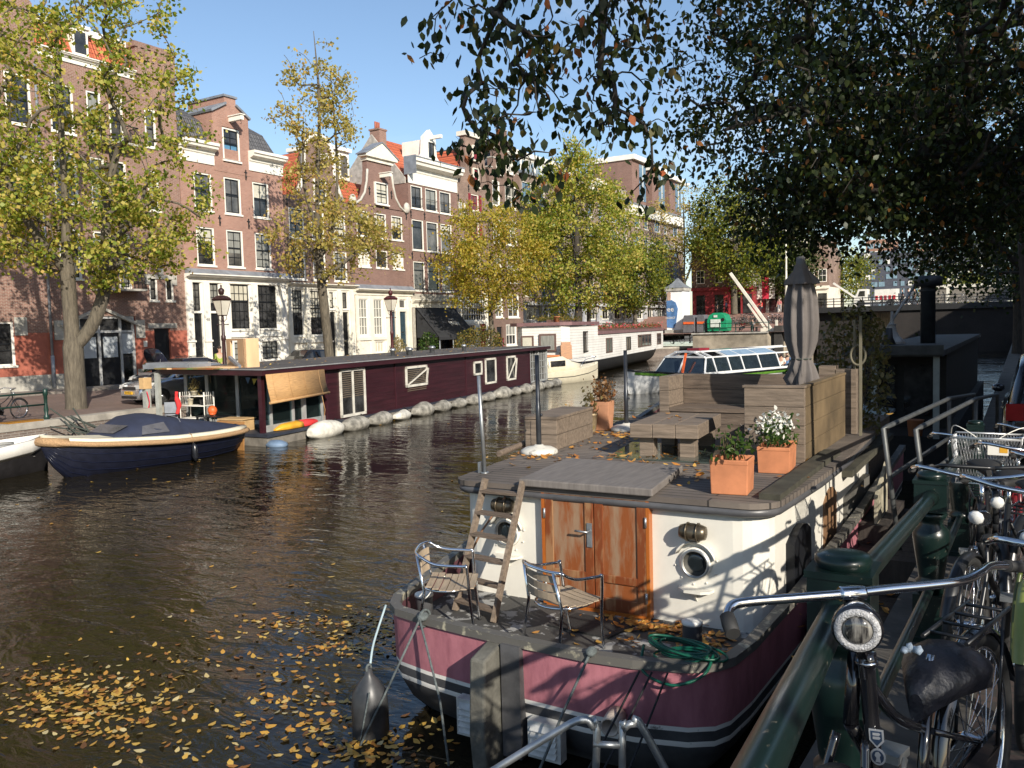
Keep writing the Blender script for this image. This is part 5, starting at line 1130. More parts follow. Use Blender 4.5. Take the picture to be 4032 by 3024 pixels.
# white open boat at the left edge
t = thing('open_boat', 'white open boat with dark hull cut off by the left picture edge', 'boat', (-23.5, 8.9, 0), PI/2)
S = [(-3, .8, .62, -.1, .7), (0, 1.05, .62, -.2, .8), (2.5, 1.0, .66, -.2, .75), (4.0, .6, .74, -.15, .5), (4.75, .05, .8, 0, .5)]
hull(S, 'hull', mat('dark_boat_hull', (.03, .028, .03), .5, var=.4), t)
m = MB()
for s in (-1, 1): m.loft([[(x, s*b, zs-.22), (x, s*(b+.03), zs-.2), (x, s*(b+.03), zs+.03), (x, s*(b-.1 if b > .2 else b*.3), zs+.05), (x, s*(b-.12 if b > .2 else b*.3), zs-.3)] for x, b, zs, zk, fl in S], True, True)
m.build('gunwale', WHITE, t)
m = MB(); m.quad((-3, -.8, .35), (4.2, -.4, .4), (4.2, .4, .4), (-3, .8, .35)); m.box(-1, -.6, -.95, .95, .5, .58); m.box(1.5, 1.9, -.9, .9, .5, .58); m.box(3.2, 4.2, -.4, .4, .55, .62); m.build('boat_benches', WHITE, t)
m = MB(); r_ = random.Random(5)
for k in range(3): m.torus((3.6, -.1+.05*k, .68+.03*k), .18+.02*k, .02, (r_.uniform(-.2, .2), r_.uniform(-.2, .2), 1), 16, 5)
m.build('rope_coil', mat('grey_rope', (.32, .32, .30), .9), t)
t.scale = (1, 1, 1.2)
m = MB(); r_ = random.Random(8)
for k in range(9): m.tube(smooth_path([(-25.9+r_.uniform(-.5, .4), 15.6+r_.uniform(-.4, .6), 1.0+r_.uniform(-.1, .5)), (-25.6+r_.uniform(-.3, .3), 16.1+r_.uniform(-.6, .6), .75), (-25.3+r_.uniform(-.3, .2), 16.7+r_.uniform(-.8, .8), .5)], 4), .025, 5)
m.build('mooring_lines', mat('dark_rope', (.05, .06, .05), .9), label='tangle of dark mooring lines on the quay wall behind the blue sloop', cat='rope')
# ------------------------------------------------------------------ dark red houseboat
HB = thing('houseboat', 'long flat roofed dark red houseboat with white window frames', 'houseboat', (-21.35, 19.66, 0), math.radians(98.5))
MAR = mat('maroon_timber', (.040, .008, .012), .45, var=.45, scale=1.3, stretch=(.4, 1, 6)); WF = mat('window_white', (.66, .63, .55), .5)
m = MB(); m.prism([(-.3, -.35), (27.4, -.35), (27.4, 5.7), (.6, 5.7)], -.4, .30, 'z'); m.build('float', mat('concrete_float', (.20, .18, .15), .9, var=.4), HB)
m = MB(); m.prism([(-.35, -.42), (4.3, -.42), (4.3, 5.8), (.55, 5.8)], .30, .40, 'z'); m.box(4.3, 27.4, -.3, -.02, .3, .36); m.build('side_deck', mat('dark_deck', (.03, .035, .05), .6), HB)
m = MB(); m.box(3.55, 24.3, 0, 5.4, .3, 2.36); m.build('wall', MAR, HB)
m = MB(); [m.box(3.56, 24.2, -.012, -.002, .45+k*.19, .462+k*.19) for k in range(10)]; [m.box(x-.03, x+.03, -.03, -.002, .3, 2.36) for x in (3.6, 8.6, 15.5, 24.25)]; m.build('wall_boards', mat('maroon_groove', (.04, .006, .012), .6), HB)
m = MB(); m.prism([(-.25, -.25), (27.3, -.25), (27.3, 5.65), (1.3, 5.65)], 2.30, 2.46, 'z'); m.m = 1; m.prism([(-.22, -.22), (27.27, -.22), (27.27, 5.62), (1.33, 5.62)], 2.461, 2.5, 'z'); m.build('roof', [MAR, mat('roof_felt', (.085, .08, .08), .9, var=.4, scale=.7)], HB)
m = MB(); m.beam((-.265, -.27, 2.50), (1.285, 5.67, 2.50), .02, .035); m.box(-.27, 27.3, -.27, -.25, 2.48, 2.515); m.build('roof_trim', mat('zinc_strip', (.30, .30, .30), .5), HB)
m = MB(); m.box(-.05, .1, -.02, .13, .4, 2.36); m.build('post', MAR, HB); m = MB(); m.box(.75, .9, 5.2, 5.35, .4, 2.36); m.build('post', mat('grey_timber', (.32, .33, .30), .8), HB)
def hbwin(x0, x1, z0, z1, n=1, tilt=0, slats=False, mm=WF):
    m = MB(); f = .10
    for a, b, c, d in ((x0, x0+f, z0, z1), (x1-f, x1, z0, z1), (x0, x1, z0, z0+f), (x0, x1, z1-f, z1)): m.box(a, b, -.06, .0, c, d)
    for k in range(1, n): xk = x0+(x1-x0)*k/n; m.box(xk-.05, xk+.05, -.055, 0, z0, z1)
    w = m.build('window', mm, HB); m = MB(); m.box(x0+f, x1-f, -.02, -.003, z0+f, z1-f); m.build('pane', PANE, w)
    if slats:
        m = MB(); 
        for k in range(n):
            a = x0+(x1-x0)*k/n+.12; b = x0+(x1-x0)*(k+1)/n-.12
            for j in range(12): m.box(a, b, -.035, -.022, z1-.2-j*.08, z1-.165-j*.08)
        m.build('slats', mat('dark_slats', (.13, .10, .07), .6), w)
    if tilt: m = MB(); m.beam((x0+.14, -.04, z0+.1), (x1-.2, -.16, z1-.16), .05, .05); m.beam((x1-.12, -.05, z0+.12), (x1-.22, -.2, z1-.14), .07, .07, up=(0, 1, 0)); m.build('casement', mm, w)
hbwin(4.45, 6.2, .42, 2.25, 2, slats=True); hbwin(9.45, 11.4, 1.2, 2.1, 1, tilt=1, slats=True); hbwin(16.4, 17.4, 1.3, 2.0); hbwin(17.8, 19.2, .75, 2.1); hbwin(20.7, 22.0, .75, 2.1, tilt=1)
# glazed far end and glazed terrace front
m = MB()
for x in (24.35, 25.8, 27.2): m.box(x-.06, x+.06, -.02, .1, .4, 2.36)
for z in (.42, 2.3): m.box(24.3, 27.2, -.02, .1, z-.05, z+.05)
for k in range(6): m.box(24.4+k*.48, 24.43+k*.48, .02, .06, .4, 2.3)
for k in range(4): m.box(24.3, 27.2, .02, .06, .8+k*.4, .83+k*.4)
m.box(27.1, 27.2, 0, 5.4, .4, 2.36); o = m.build('glazed_end', mat('grey_frame', (.32, .33, .32), .5), HB); m = MB(); m.box(24.4, 27.1, .07, .08, .4, 2.3); m.build('pane', PANE2, o)
m = MB()
for y in (.05, 1.5, 2.9, 4.3, 5.3): m.box(2.2, 2.32, y-.07, y+.07, .4, 2.36)
for x in (.5, 1.7, 3.4): m.box(x-.06, x+.06, .06, .17, .4, 2.36)
m.box(2.2, 2.32, 0, 5.4, .40, .55); m.box(.1, 3.55, .05, .18, .4, .62); m.box(2.2, 2.32, 0, 5.4, 2.2, 2.36); o = m.build('glass_front', mat('grey_frame', (.32, .33, .32)), HB)
m = MB(); m.box(2.25, 2.27, .1, 5.3, .55, 2.2); m.box(.15, 3.5, .1, .12, .62, 2.2); m.build('pane', thinglass(), o)
m = MB(); m.box(3.4, 3.54, .1, 5.3, .4, 2.36); m.m = 1; m.box(2.4, 3.4, .3, 5.2, .38, .41); m.build('interior_wall', [mat('dark_interior', (.05, .04, .035), .9), mat('interior_floor', (.2, .12, .07), .6)], HB)
m = MB()
for k, x in enumerate((18.5, 15.8, 14.2, 12.6, 11.9)): r = .13 if k % 2 else .1; m.lathe([(r, 2.5), (r, 2.72), (r*1.4, 2.73), (r*1.4, 2.8), (r*.8, 2.86)], (x, 1.5+.5*(k % 3), 0), 10)
m.build('vent_pipes', STEEL, HB)
BAM = mat('bamboo', (.50, .29, .12), .7, var=.35, scale=4, stretch=(1, 1, 25), bump=.4, bscale=10)
bl = thing('roller_blind', 'bamboo roller blind hanging at the terrace corner of the red houseboat', 'blind', tuple(HB.matrix_basis @ Vector((1.45, -.3, 1.4))), math.radians(98.5))
BT = Matrix.Translation((-1.7, .3, -1.4))
m = MB(); m.T = BT; m.loft([[(.1, -.30, 2.34), (3.35, -.30, 2.34)], [(.1, -.36, 1.9), (3.35, -.34, 1.9)], [(.06, -.50, 1.42), (3.38, -.44, 1.5)]], False, False); o = m.build('cloth', BAM, bl); o.modifiers.new('thick', 'SOLIDIFY').thickness = .02
m = MB(); m.T = BT; m.tube([(.0, -.5, 1.42), (3.4, -.44, 1.5)], .045, 8); m.tube([(3.0, -.4, 1.4), (3.15, -.4, .9), (3.05, -.4, .5)], .012, 4)
for k in range(4): m.tube([(.4+k*.85, -.32, 2.34), (.4+k*.85, -.375, 1.9), (.4+k*.85, -.50, 1.46)], .008, 4)
m.build('roll', BAM, bl)
hbm = HB.matrix_basis.copy()
def hp(x, y, z): return tuple(hbm @ Vector((x, y, z)))
HR = math.radians(98.5)
# float bags
FEN = mat('fender_bag', (.36, .34, .29), .7, var=.7, scale=2.5, bump=.9, bscale=4); FENW = mat('fender_white', (.68, .65, .56), .6, var=.3, scale=4, bump=.3)
xs = [(2.6, 2.0, .36), (4.5, 1.6, .32), (6.3, 1.5, .30), (8.0, 1.3, .22), (9.8, 1.7, .34), (11.7, 1.5, .28), (13.4, 1.4, .25), (15.1, 1.5, .30), (16.8, 1.5, .26), (18.6, 1.8, .36), (20.4, 1.4, .24), (22.0, 1.6, .30), (23.9, 1.6, .34), (25.6, 1.3, .26), (27.0, 1.3, .3)]
for i, (x, l, r) in enumerate(xs):
    t = thing('float_bag', ('bright white' if i in (0, 3) else 'grey-white') + ' sack shaped float beside the red houseboat, %s from its terrace end' % ORD[i], 'float', hp(x, -.62, .08+r*.35), HR+rb.uniform(-.06, .06), 'float bags along the red houseboat')
    m = MB(); rings = []
    for u in [k/12 for k in range(13)]:
        q = (math.sin(PI*min(max(u, .02), .98))**.42)*r; rings.append([((u-.5)*l, q*1.15*math.cos(a), q*math.sin(a)*(1+.08*math.sin(7*u+i)) + .02*math.sin(3*a+5*u)) for a in [2*PI*k/14 for k in range(14)]])
    m.loft(rings); m.build('bag', FENW if i in (0, 3) else FEN, t)
    m = MB(); m.tube([(l*.5-.03, 0, .02), (l*.5+.08, 0, .06), (l*.5+.02, .3, .3)], .02, 5); m.lathe([(.06, -.04), (.07, 0), (.06, .05)], (l*.5, 0, .0), 8, (1, 0, 0)); m.build('knot', RUBBER, t)
m = MB(); m.ball(hp(-.1, -.55, .05), (.45, .3, .16), 10, 6); m.build('float_bag', mat('blue_bag', (.15, .22, .32), .6), label='half sunken blue float at the terrace corner of the houseboat', cat='float')
# things on the terrace
t = thing('wire_shelf', 'white wire shelf with pots on the houseboat terrace', 'shelf', hp(1.35, 4.0, .4), HR)
m = MB()
for x in (-.25, .25):
    for y in (-.55, .55): m.tube([(x, y, 0), (x, y, 1.25)], .02, 5)
for z in (.3, .75, 1.1):
    for x in (-.25, .25): m.tube([(x, -.55, z), (x, .55, z)], .014, 4)
    for k in range(9): y = -.5+k*.125; m.tube([(-.25, y, z), (.25, y, z)], .007, 4)
for k in range(5):
    for y in (-.55, .55): m.tube([(-.2+k*.1, y, .75), (-.2+k*.1, y, 1.25)], .008, 4)
m.build('frame', WHITE, t)
m = MB(); [m.box(-.25, .25, -.55, .55, z, z+.02) for z in (.3, .75)]; m.build('board', WHITE, t)
def pot(label, p, r, h, m_, plant=None, n=120, s=.08, seed=1, spread=1.3, ph=.4, cat='flower pot'):
    t = thing('flower_pot', label, cat, p); m = MB(); m.lathe([(r*.75, 0), (r, h*.9), (r*1.08, h*.9), (r*1.08, h), (r*.9, h), (r*.85, h*.85)], (0, 0, 0), 12); m.build('pot', m_, t)
    if plant:
        g = np.random.default_rng(seed); P = g.normal(size=(n, 3))*np.array([r*spread*.6, r*spread*.6, ph*.35])+np.array([p[0], p[1], p[2]+h+ph*.45]); reparent(leafcloud(P, s, plant, g, 'plant'), t)
    return t
pot('small pale pot with a trailing plant on the wire shelf', hp(1.35, 4.1, 1.52), .12, .16, CRM, LG_YEL, 200, .07, ph=.5)
pot('black pot on the middle board of the wire shelf', hp(1.35, 3.7, 1.17), .13, .2, BLACKP)
pot('cream jar on the middle board of the wire shelf', hp(1.35, 4.3, 1.17), .1, .22, CRM)
m = MB(); m.ball((0, 0, .12), (.22, .2, .13), 10, 6); o = m.build('cushion', mat('sky_blue_cloth', (.12, .35, .6), .8), label='blue and white bag under the wire shelf', cat='bag'); o.location = hp(1.3, 3.9, .42)
m = MB(); m.tube(smooth_path([(0, 0, 0), (.05, .05, .3), (-.02, .02, .6), (.03, 0, .8)], 4), [.07]*4+[.10]*4+[.06]*5, 6); o = m.build('cloth', REDC, label='red cloth hanging on the wire shelf', cat='cloth'); o.location = hp(1.05, 4.6, .85)
t = thing('terrace_post', 'grey wooden post with a yellow top at the terrace edge', 'post', hp(.75, 5.75, .3)); m = MB(); m.box(-.1, .1, -.1, .1, 0, 1.85); m.build('post', mat('grey_timber', (.32, .33, .30), .8), t); m = MB(); m.box(-.12, .12, -.2, .14, 1.5, 1.9); m.build('block', mat('pine_wood', (.55, .36, .17), .7), t)
m = MB(); m.tube(smooth_path([(0, 0, 1.4), (.05, .05, 1.0), (-.02, .0, .7)], 4), .02, 5); m.ball((.02, 0, .55), .05, 8, 6); m.tube([(.02, 0, .5), (.0, .02, .25), (.05, 0, 0)], [.05, .07, .06], 6); o = m.build('life_line', mat('life_line_red', (.55, .02, .05), .7), label='red line with a float hanging on the terrace post', cat='rope'); o.location = hp(.6, 5.55, .3)
t = thing('chair', 'grey garden chair beside the wire shelf on the houseboat', 'chair', hp(1.2, 5.0, .4), HR+.5)
m = MB(); m.box(-.22, .22, -.22, .22, .42, .46); m.build('seat', LEAD, t); m = MB(); m.box(-.24, -.2, -.22, .22, .5, .9); m.build('backrest', LEAD, t)
for x in (-.2, .2):
    for y in (-.2, .2): m = MB(); m.tube([(x, y, 0), (x, y, .43)], .018, 5); m.build('leg', LEAD, t)
m = MB(); m.box(-.5, .5, -.3, .3, .0, .38); m.box(-.55, .55, -.33, .33, .38, .42); o = m.build('chest', mat('pine_wood', (.55, .36, .17)), label='low pine chest on the houseboat terrace', cat='chest'); o.location = hp(.6, 1.6, .4); o.rotation_euler = (0, 0, HR+PI/2)
m = MB(); m.ball((0, 0, .16), (.18, .16, .17), 10, 6); m.lathe([(.1, 0), (.14, .06)], (0, 0, 0), 8); o = m.build('lantern', mat('signal_orange', (.75, .13, .03)), label='orange bag standing on the dark terrace table', cat='bag'); o.location = hp(1.0, 3.0, .85)
t = thing('table', 'dark low table on the houseboat terrace', 'table', hp(1.0, 2.9, .4), HR); m = MB(); m.box(-.3, .3, -.6, .6, .4, .44); m.build('tabletop', BLACKP, t)
for x in (-.26, .26):
    for y in (-.55, .55): m = MB(); m.box(x-.03, x+.03, y-.03, y+.03, 0, .4); m.build('leg', BLACKP, t)
m = MB(); m.loft([[(x, y, z) for y, z in ((-.25*w, 0), (-.2*w, .16*w), (0, .22*w), (.2*w, .16*w), (.25*w, 0))] for x, w in ((-1.1, .25), (-.7, .9), (0, 1), (.2, 1))]); m.m = 1; m.loft([[(x, y, z) for y, z in ((-.25*w, 0), (-.2*w, .16*w), (0, .22*w), (.2*w, .16*w), (.25*w, 0))] for x, w in ((.21, 1), (.7, .95), (1.1, .8), (1.3, .2))]); o = m.build('kayak', [mat('kayak_yellow', (.7, .36, .03), .4), REDC], label='yellow and red inflatable lying on the dark side deck', cat='kayak'); o.location = hp(1.7, -.05, .42); o.rotation_euler = (0, 0, HR)
m = MB(); r_ = random.Random(2)
pts = [(2.1, .2+k*.3, 2.12-.10*math.sin(PI*((k*.3) % 2.1)/2.1)) for k in range(9)]; m.tube(pts, .006, 4)
for k, p in enumerate(pts[:-1]): m.m = 1+k % 4; m.f([m.v(q) for q in ((2.1, p[1]-.11, p[2]-.01), (2.1, p[1]+.11, p[2]-.01), (2.07, p[1]+r_.uniform(-.05, .05), p[2]-.24))])
o = m.build('bunting', [IRON, REDC, mat('bunting_green', (.1, .35, .25), .8), mat('bunting_yellow', (.6, .5, .1), .8), BLUC], label='string of coloured flags under the houseboat roof', cat='bunting')
o.location = hp(*o.location); o.rotation_euler = (0, 0, HR)
# things lying on the houseboat roof
def roofthing(name, label, cat, boxes, m_, at_, rz=0, tilt=None):
    m = MB(); [m.box(*b) for b in boxes]; o = m.build(name, m_, label=label, cat=cat); o.location = hp(*at_); o.rotation_euler = (0, 0, HR+rz) if not tilt else (tilt[0], tilt[1], HR+rz); return o
PINE = mat('pine_wood', (.55, .36, .17)); PINE2 = mat('pale_pine', (.62, .40, .22), .6, var=.2, scale=2, stretch=(1, 1, .2))
t = thing('pine_cabinet', 'pale pine window frame unit standing upright on the houseboat roof', 'cabinet', hp(1.9, 2.6, 2.5), HR-.55)
m = MB(); m.box(-.04, .04, -.95, -.3, 0, 1.02); m.box(-.04, .04, .5, .95, 0, 1.02); m.box(-.04, .04, -.3, .5, .95, 1.02); m.box(-.04, .5, -.95, -.9, 0, 1.02); m.box(-.04, .04, -.3, .5, 0, .2); m.build('panel', PINE2, t)
m = MB(); m.beam((-.15, .25, .35), (-.2, -.9, .05), .12, .1); m.build('grey_plank', LEAD, t)
roofthing('plywood_sheet', 'pale plywood sheet lying on the near left corner of the houseboat roof', 'board', [(-.6, .6, -1.3, 1.3, 0, .05)], PINE2, (1.3, 3.3, 2.5), .2)
roofthing('surfboard', 'green edged board lying along the front edge of the houseboat roof', 'board', [(-.15, .15, -1.6, 1.4, 0, .05), (-.13, .13, -1.8, 1.5, .01, .04)], mat('board_green', (.04, .28, .09), .5, var=.6, scale=1, col2=(.35, .08, .03)), (.55, 3.6, 2.5), -.14)
roofthing('grey_crate', 'flat grey roof box behind the green board', 'box', [(-.5, .5, -1.2, 1.2, 0, .16), (-.45, .45, -1.1, 1.1, .16, .22)], LEAD, (1.4, 4.9, 2.5), -.1)
leaves_roof = np.array([hp(rb.uniform(0, 27), rb.uniform(-.2, 5.5), 2.51) for _ in range(160)])
# ------------------------------------------------------------------ cabin boat, white houseboat, tour boat
t = thing('cabin_boat', 'small cream cabin boat moored between the two houseboats', 'boat', (-26.1, 47.9, 0), math.radians(75))
S = [(-1.0, .9, .75, -.2, .75), (1.5, 1.05, .80, -.3, .8), (3.2, .85, .95, -.25, .6), (4.4, .4, 1.08, -.1, .4), (5.0, .04, 1.15, .1, .5)]
hull(S, 'hull', CRM, t)
m = MB(); m.loft([[(x, -b*.98, zs), (x, -b*.7, zs+.06), (x, 0, zs+.1), (x, b*.7, zs+.06), (x, b*.98, zs)] for x, b, zs, zk, fl in S], False, False); m.build('deck', CRM, t, fixn=False)
m = MB(); m.loft([[(x, -w, .8), (x+sx, -w*.85, zt), (x+sx, w*.85, zt), (x, w, .8)] for x, w, zt, sx in ((-.8, .75, 1.7, .1), (.9, .78, 1.75, -.1), (1.9, .7, 1.4, -.2), (3.0, .5, 1.15, 0))]); c = m.build('cabin', CRM, t)
m = MB(); m.box(-.4, .9, -.80, -.72, 1.15, 1.5); m.box(-.4, .9, .72, .80, 1.15, 1.5); m.build('pane', PANE, c); m = MB(); m.box(-.8, .6, -.6, .6, 1.76, 1.86); m.build('hatch', mat('orange_hatch', (.55, .2, .08), .5), c)
m = MB()
for s in (-1, 1): m.tube(smooth_path([(2.4, s*.8, .95), (2.8, s*.75, 1.4), (4.2, s*.4, 1.55), (4.9, 0, 1.6)], 4), .02, 5); m.tube([(4.2, s*.4, 1.0), (4.2, s*.4, 1.55)], .018, 5)
m.tube([(-.5, -.7, .9), (-.8, -.9, 1.5)], .02, 5); m.build('pulpit_rails', CHROME, t)
m = MB(); 
for s in (-1, 1): m.tube([(x, s*(b*(fl+(1-fl)*.8**1.5)*(1-.2**2.2)+.015), zk+(zs-zk)*.8**1.8) for x, b, zs, zk, fl in S], .02, 4)
m.build('rubbing_strake', BLACKP, t)
WH = thing('houseboat', 'white timber houseboat with flower boxes on its roof', 'houseboat', (-25.9, 52.0, 0), math.radians(101.7))
BOARD = brick('white_boards', (.74, .72, .67), (.70, .68, .63), (.42, .40, .37), bw=60, bh=.19, dirt=.2, bump=.2, msize=.012)
HDK = mat('black_hull', (.018, .017, .017), .5, var=.5, scale=2)
S = [(-1.6, .3, 1.7, .3, .5), (-.8, 1.6, 1.5, .0, .6), (.5, 2.55, 1.2, -.3, .85), (4, 2.75, 1.14, -.3, .95), (30, 2.75, 1.14, -.3, .95), (35, 2.2, 1.5, -.2, .7), (37, .3, 1.8, .2, .5)]
T0 = Matrix.Translation((0, 2.6, 0)); mb = MB()
hull([(a, b, c, d, e) for a, b, c, d, e in S], 'hull', HDK, WH).data.transform(T0)
m = MB(); m.loft([[(x, 2.6-b, zs), (x, 2.6+b, zs)] for x, b, zs, zk, fl in S], False, False); m.build('deck', mat('dark_deck', (.03, .035, .05)), WH, fixn=False)
m = MB(); m.prism([(.0, .55), (5.9, 0), (5.9, 4.9), (0, 4.3), (-.5, 3.8), (-.5, 1.0)], 1.12, 3.72, 'z'); m.build('wheelhouse', BOARD, WH)
m = MB(); m.prism([(-.15, .35), (6.0, -.12), (6.0, 5.3), (-.1, 4.8), (-.7, 4.1), (-.7, 1.0)], 3.75, 3.98, 'z'); m.build('wheelhouse_roof', mat('maroon_trim', (.20, .11, .11), .6), WH)
m = MB(); m.box(5.9, 36, 0, 4.9, 1.12, 3.02); m.build('cabin', BOARD, WH)
m = MB(); m.box(5.9, 36.1, -.1, 5.3, 3.02, 3.25); m.build('cabin_roof', mat('maroon_trim', (.20, .11, .11)), WH)
BRF = mat('brown_frame', (.13, .075, .06), .5)
def whwin(x0, x1, z0, z1, n=1, mm=BLACKP, y=0., pm=PANE):
    m = MB(); f = .09
    for a, b, c, d in ((x0, x0+f, z0, z1), (x1-f, x1, z0, z1), (x0, x1, z0, z0+f), (x0, x1, z1-f, z1)): m.box(a, b, y-.05, y+.02, c, d)
    for k in range(1, n): xk = x0+(x1-x0)*k/n; m.box(xk-.05, xk+.05, y-.045, y+.01, z0, z1)
    w = m.build('window', mm, WH); m = MB(); m.box(x0+f, x1-f, y-.02, y+.0, z0+f, z1-f); m.build('pane', pm, w)
whwin(2.6, 4.6, 1.8, 3.3, 2, y=.25); whwin(8.5, 10.7, 1.55, 2.7, 2, mm=BRF, pm=mat('teal_pane', (.06, .09, .09), .08)); whwin(16.3, 18.2, 1.5, 2.65, 2); whwin(21.6, 28.5, 1.6, 2.75, 4, mm=BRF); whwin(32, 34.5, 1.6, 2.75, 2, mm=BRF)
for y0, y1, z0, z1, nm, mm, pm in ((2.95, 3.85, 1.32, 3.1, 'door', BRF, BLIND), (1.35, 2.55, 2.0, 3.2, 'window', BRF, CURT)):
    m = MB(); m.box(-.63, -.56, y0, y1, z0, z1); d = m.build(nm, mm, WH); m = MB(); m.box(-.65, -.632, y0+.12, y1-.12, (z0+z1)/2-.05 if nm == 'door' else z0+.1, z1-.12); m.build('pane', pm, d)
    if nm == 'door': m = MB(); m.box(-.65, -.632, y0+.12, (y0+y1)/2-.05, z0+.1, (z0+z1)/2-.15); m.box(-.65, -.632, (y0+y1)/2+.05, y1-.12, z0+.1, (z0+z1)/2-.15); m.build('panel', WHITE, d)
whm = WH.matrix_basis.copy(); wp = lambda x, y, z: tuple(whm @ Vector((x, y, z))); WR = math.radians(101.7)
m = MB(); m.box(-.08, .08, -.38, .38, 0, .95); m.box(-.08, .08, -.32, .32, .95, 1.15); m.box(.08, .5, -.36, .36, .42, .5); o = m.build('lounge_chair', mat('tan_leather', (.34, .15, .05), .5, var=.3, stretch=(1, 1, 6), scale=4), label='tan chair leaning against the white houseboat front', cat='chair'); o.location = wp(-.75, .65, 1.45); o.rotation_euler = (0, .12, WR+.5)
FLW = leafmat('flower_mix', [(0, (.05, .09, .02)), (.55, (.10, .14, .03)), (.62, (.5, .04, .05)), (1, (.65, .15, .18))], .25)
for i, (lab, x0, x1, y, z, lm, n) in enumerate((('row of red and pink geraniums along the low roof of the white houseboat', 6.3, 35.5, .25, 3.25, FLW, 2600), ('green and dry plants on the high roof of the white houseboat', 0, 5.6, 2.0, 3.98, LG_MIX, 900))):
    t = thing('flower_box', lab, 'flower box', wp((x0+x1)/2, y, z), WR); m = MB(); m.box(x0, x1, y-.15, y+.18, z, z+.18); m.build('box', BRF, t, world=False).data.transform(Matrix.Translation((-(x0+x1)/2, -y, -z)))
    g = np.random.default_rng(i+20); P = np.array([wp(g.uniform(x0, x1), y+g.normal()*.15+(g.uniform(-.8, 1.2) if i else 0), z+.18+abs(g.normal())*.16) for _ in range(n)]); reparent(leafcloud(P, .12, lm, g, 'flowers', shape='q'), t)
pot('small terracotta pot on the high roof of the white houseboat', wp(.6, 1.6, 3.98), .22, .4, mat('terracotta', (.52, .20, .09), .8, var=.25, scale=3))
# tour boat coming towards us
TB = thing('tour_boat', 'glass roofed white and green canal tour boat coming towards the camera', 'tour boat', (-14.9, 49.4, 0), math.radians(252))
S = [(-8, 1.7, .95, -.2, .8), (-6, 1.9, .80, -.3, .9), (3, 1.9, .80, -.3, .9), (5.5, 1.7, .92, -.3, .7), (7.3, 1.15, 1.12, -.2, .3), (8.6, .35, 1.25, .0, .2), (8.95, .03, 1.3, .2, .2)]
WHU = mat('white_hull', (.72, .73, .72), .35, var=.1)
hull(S, 'hull', WHU, TB)
m = MB()
for s in (-1, 1): m.loft([[(x, s*(b+.015), zs-.07), (x, s*(b*(.985 if x < 6 else .93)+.02), zs-.2)] for x, b, zs, zk, fl in S[:-1]], False, False)
m.build('green_band', mat('lime_green', (.10, .24, .03), .5), TB, fixn=False)
m = MB()
for s in (-1, 1): m.tube([(x, s*(b+.03), zs) for x, b, zs, zk, fl in S], .05, 6)
m.build('rubbing_strake', BLACKP, TB)
m = MB(); m.loft([[(x, -b, zs-.01), (x, 0, zs+.03), (x, b, zs-.01)] for x, b, zs, zk, fl in S[2:]], False, False); m.build('foredeck', WHU, TB, fixn=False)
cab = [(4.7, 1.15, 1.0, .0), (3.9, 1.25, 1.85, .0), (3.3, 1.3, 2.0, 0), (1.5, 1.35, 2.05, 0), (-1.5, 1.35, 1.95, 0), (-6.0, 1.35, 2.0, 0), (-7.2, 1.4, 1.9, 0)]
m = MB()
for x in (4.45, 3.35, 2.0, .7, -1.0, -3.0, -6.6):
    s_ = .06
    for s in (-1, 1):
        xt = x-.55 if x > 4 else x
        m.beam((x, s*1.72, .85), (xt, s*1.40, 1.75), .09, .09); m.beam((xt, s*1.40, 1.75), (xt, s*.6, 2.05), .09, .09)
m.box(1.6, 3.9, -.75, .75, 2.02, 2.1)
for s in (-1, 1): m.beam((3.9, s*.62, 2.06), (-7, s*.62, 2.06), .12, .07); m.beam((3.9, s*1.40, 1.76), (-7, s*1.40, 1.76), .1, .08); m.beam((4.45, s*1.7, .9), (-7, s*1.72, .86), .1, .14)
m.beam((3.95, -1.35, 1.78), (3.95, 1.35, 1.78), .1, .1); m.beam((4.5, 0, .95), (3.9, 0, 1.8), .08, .08); m.build('roof_frame', WHU, TB)
m = MB()
for a, b in ((4.4, 3.4), (3.3, 2.05), (1.95, .75), (.65, -.95), (-1.05, -2.95)):
    for s in (-1, 1):
        xt0 = a-.55 if a > 4 else a; m.quad((a, s*1.72, .92), (b, s*1.72, .92), (b, s*1.41, 1.74), (xt0, s*1.41, 1.74))
m.quad((4.48, -1.65, .95), (4.48, 1.65, .95), (3.95, 1.3, 1.75), (3.95, -1.3, 1.75)); m.build('side_windows', mat('tinted_glass', (.02, .03, .04), .03, spec=1), TB, fixn=False)
m = MB()
for a, b in ((1.9, .75), (.65, -.95), (-1.05, -2.9), (-6.7, -7.0)):
    for s in (-1, 1): m.quad((a, s*1.40, 1.80), (b, s*1.40, 1.80), (b, s*.62, 2.09), (a, s*.62, 2.09))
m.quad((1.9, -.6, 2.1), (-2.9, -.6, 2.1), (-2.9, .6, 2.1), (1.9, .6, 2.1)); m.build('roof_panes', mat('painted_sky_glass', (.26, .36, .44), .12, spec=1), TB, fixn=False)  # pale blue sky reflection put into the roof pane colour
m = MB(); m.box(2.2, 3.2, -.4, .4, 2.1, 2.24); m.build('roof_hatch', mat('dark_red_paint', (.22, .02, .03)), TB)
m = MB(); m.beam((4.75, .45, .95), (4.35, .4, 2.0), .1, .1); m.build('life_ring_post', mat('signal_orange', (.75, .13, .03)), TB)
m = MB(); m.box(-7.2, 3, -1.5, 1.5, .25, .35); m.m = 1; [m.box(x, x+.4, s*.9-.5, s*.9+.5, .35, .8) for x in (-6, -5, -4, -3) for s in (-1, 1)]; m.build('floor', [mat('grey_floor', (.2, .2, .2), .8), mat('dark_interior', (.05, .04, .035))], TB)
tbm = TB.matrix_basis.copy()
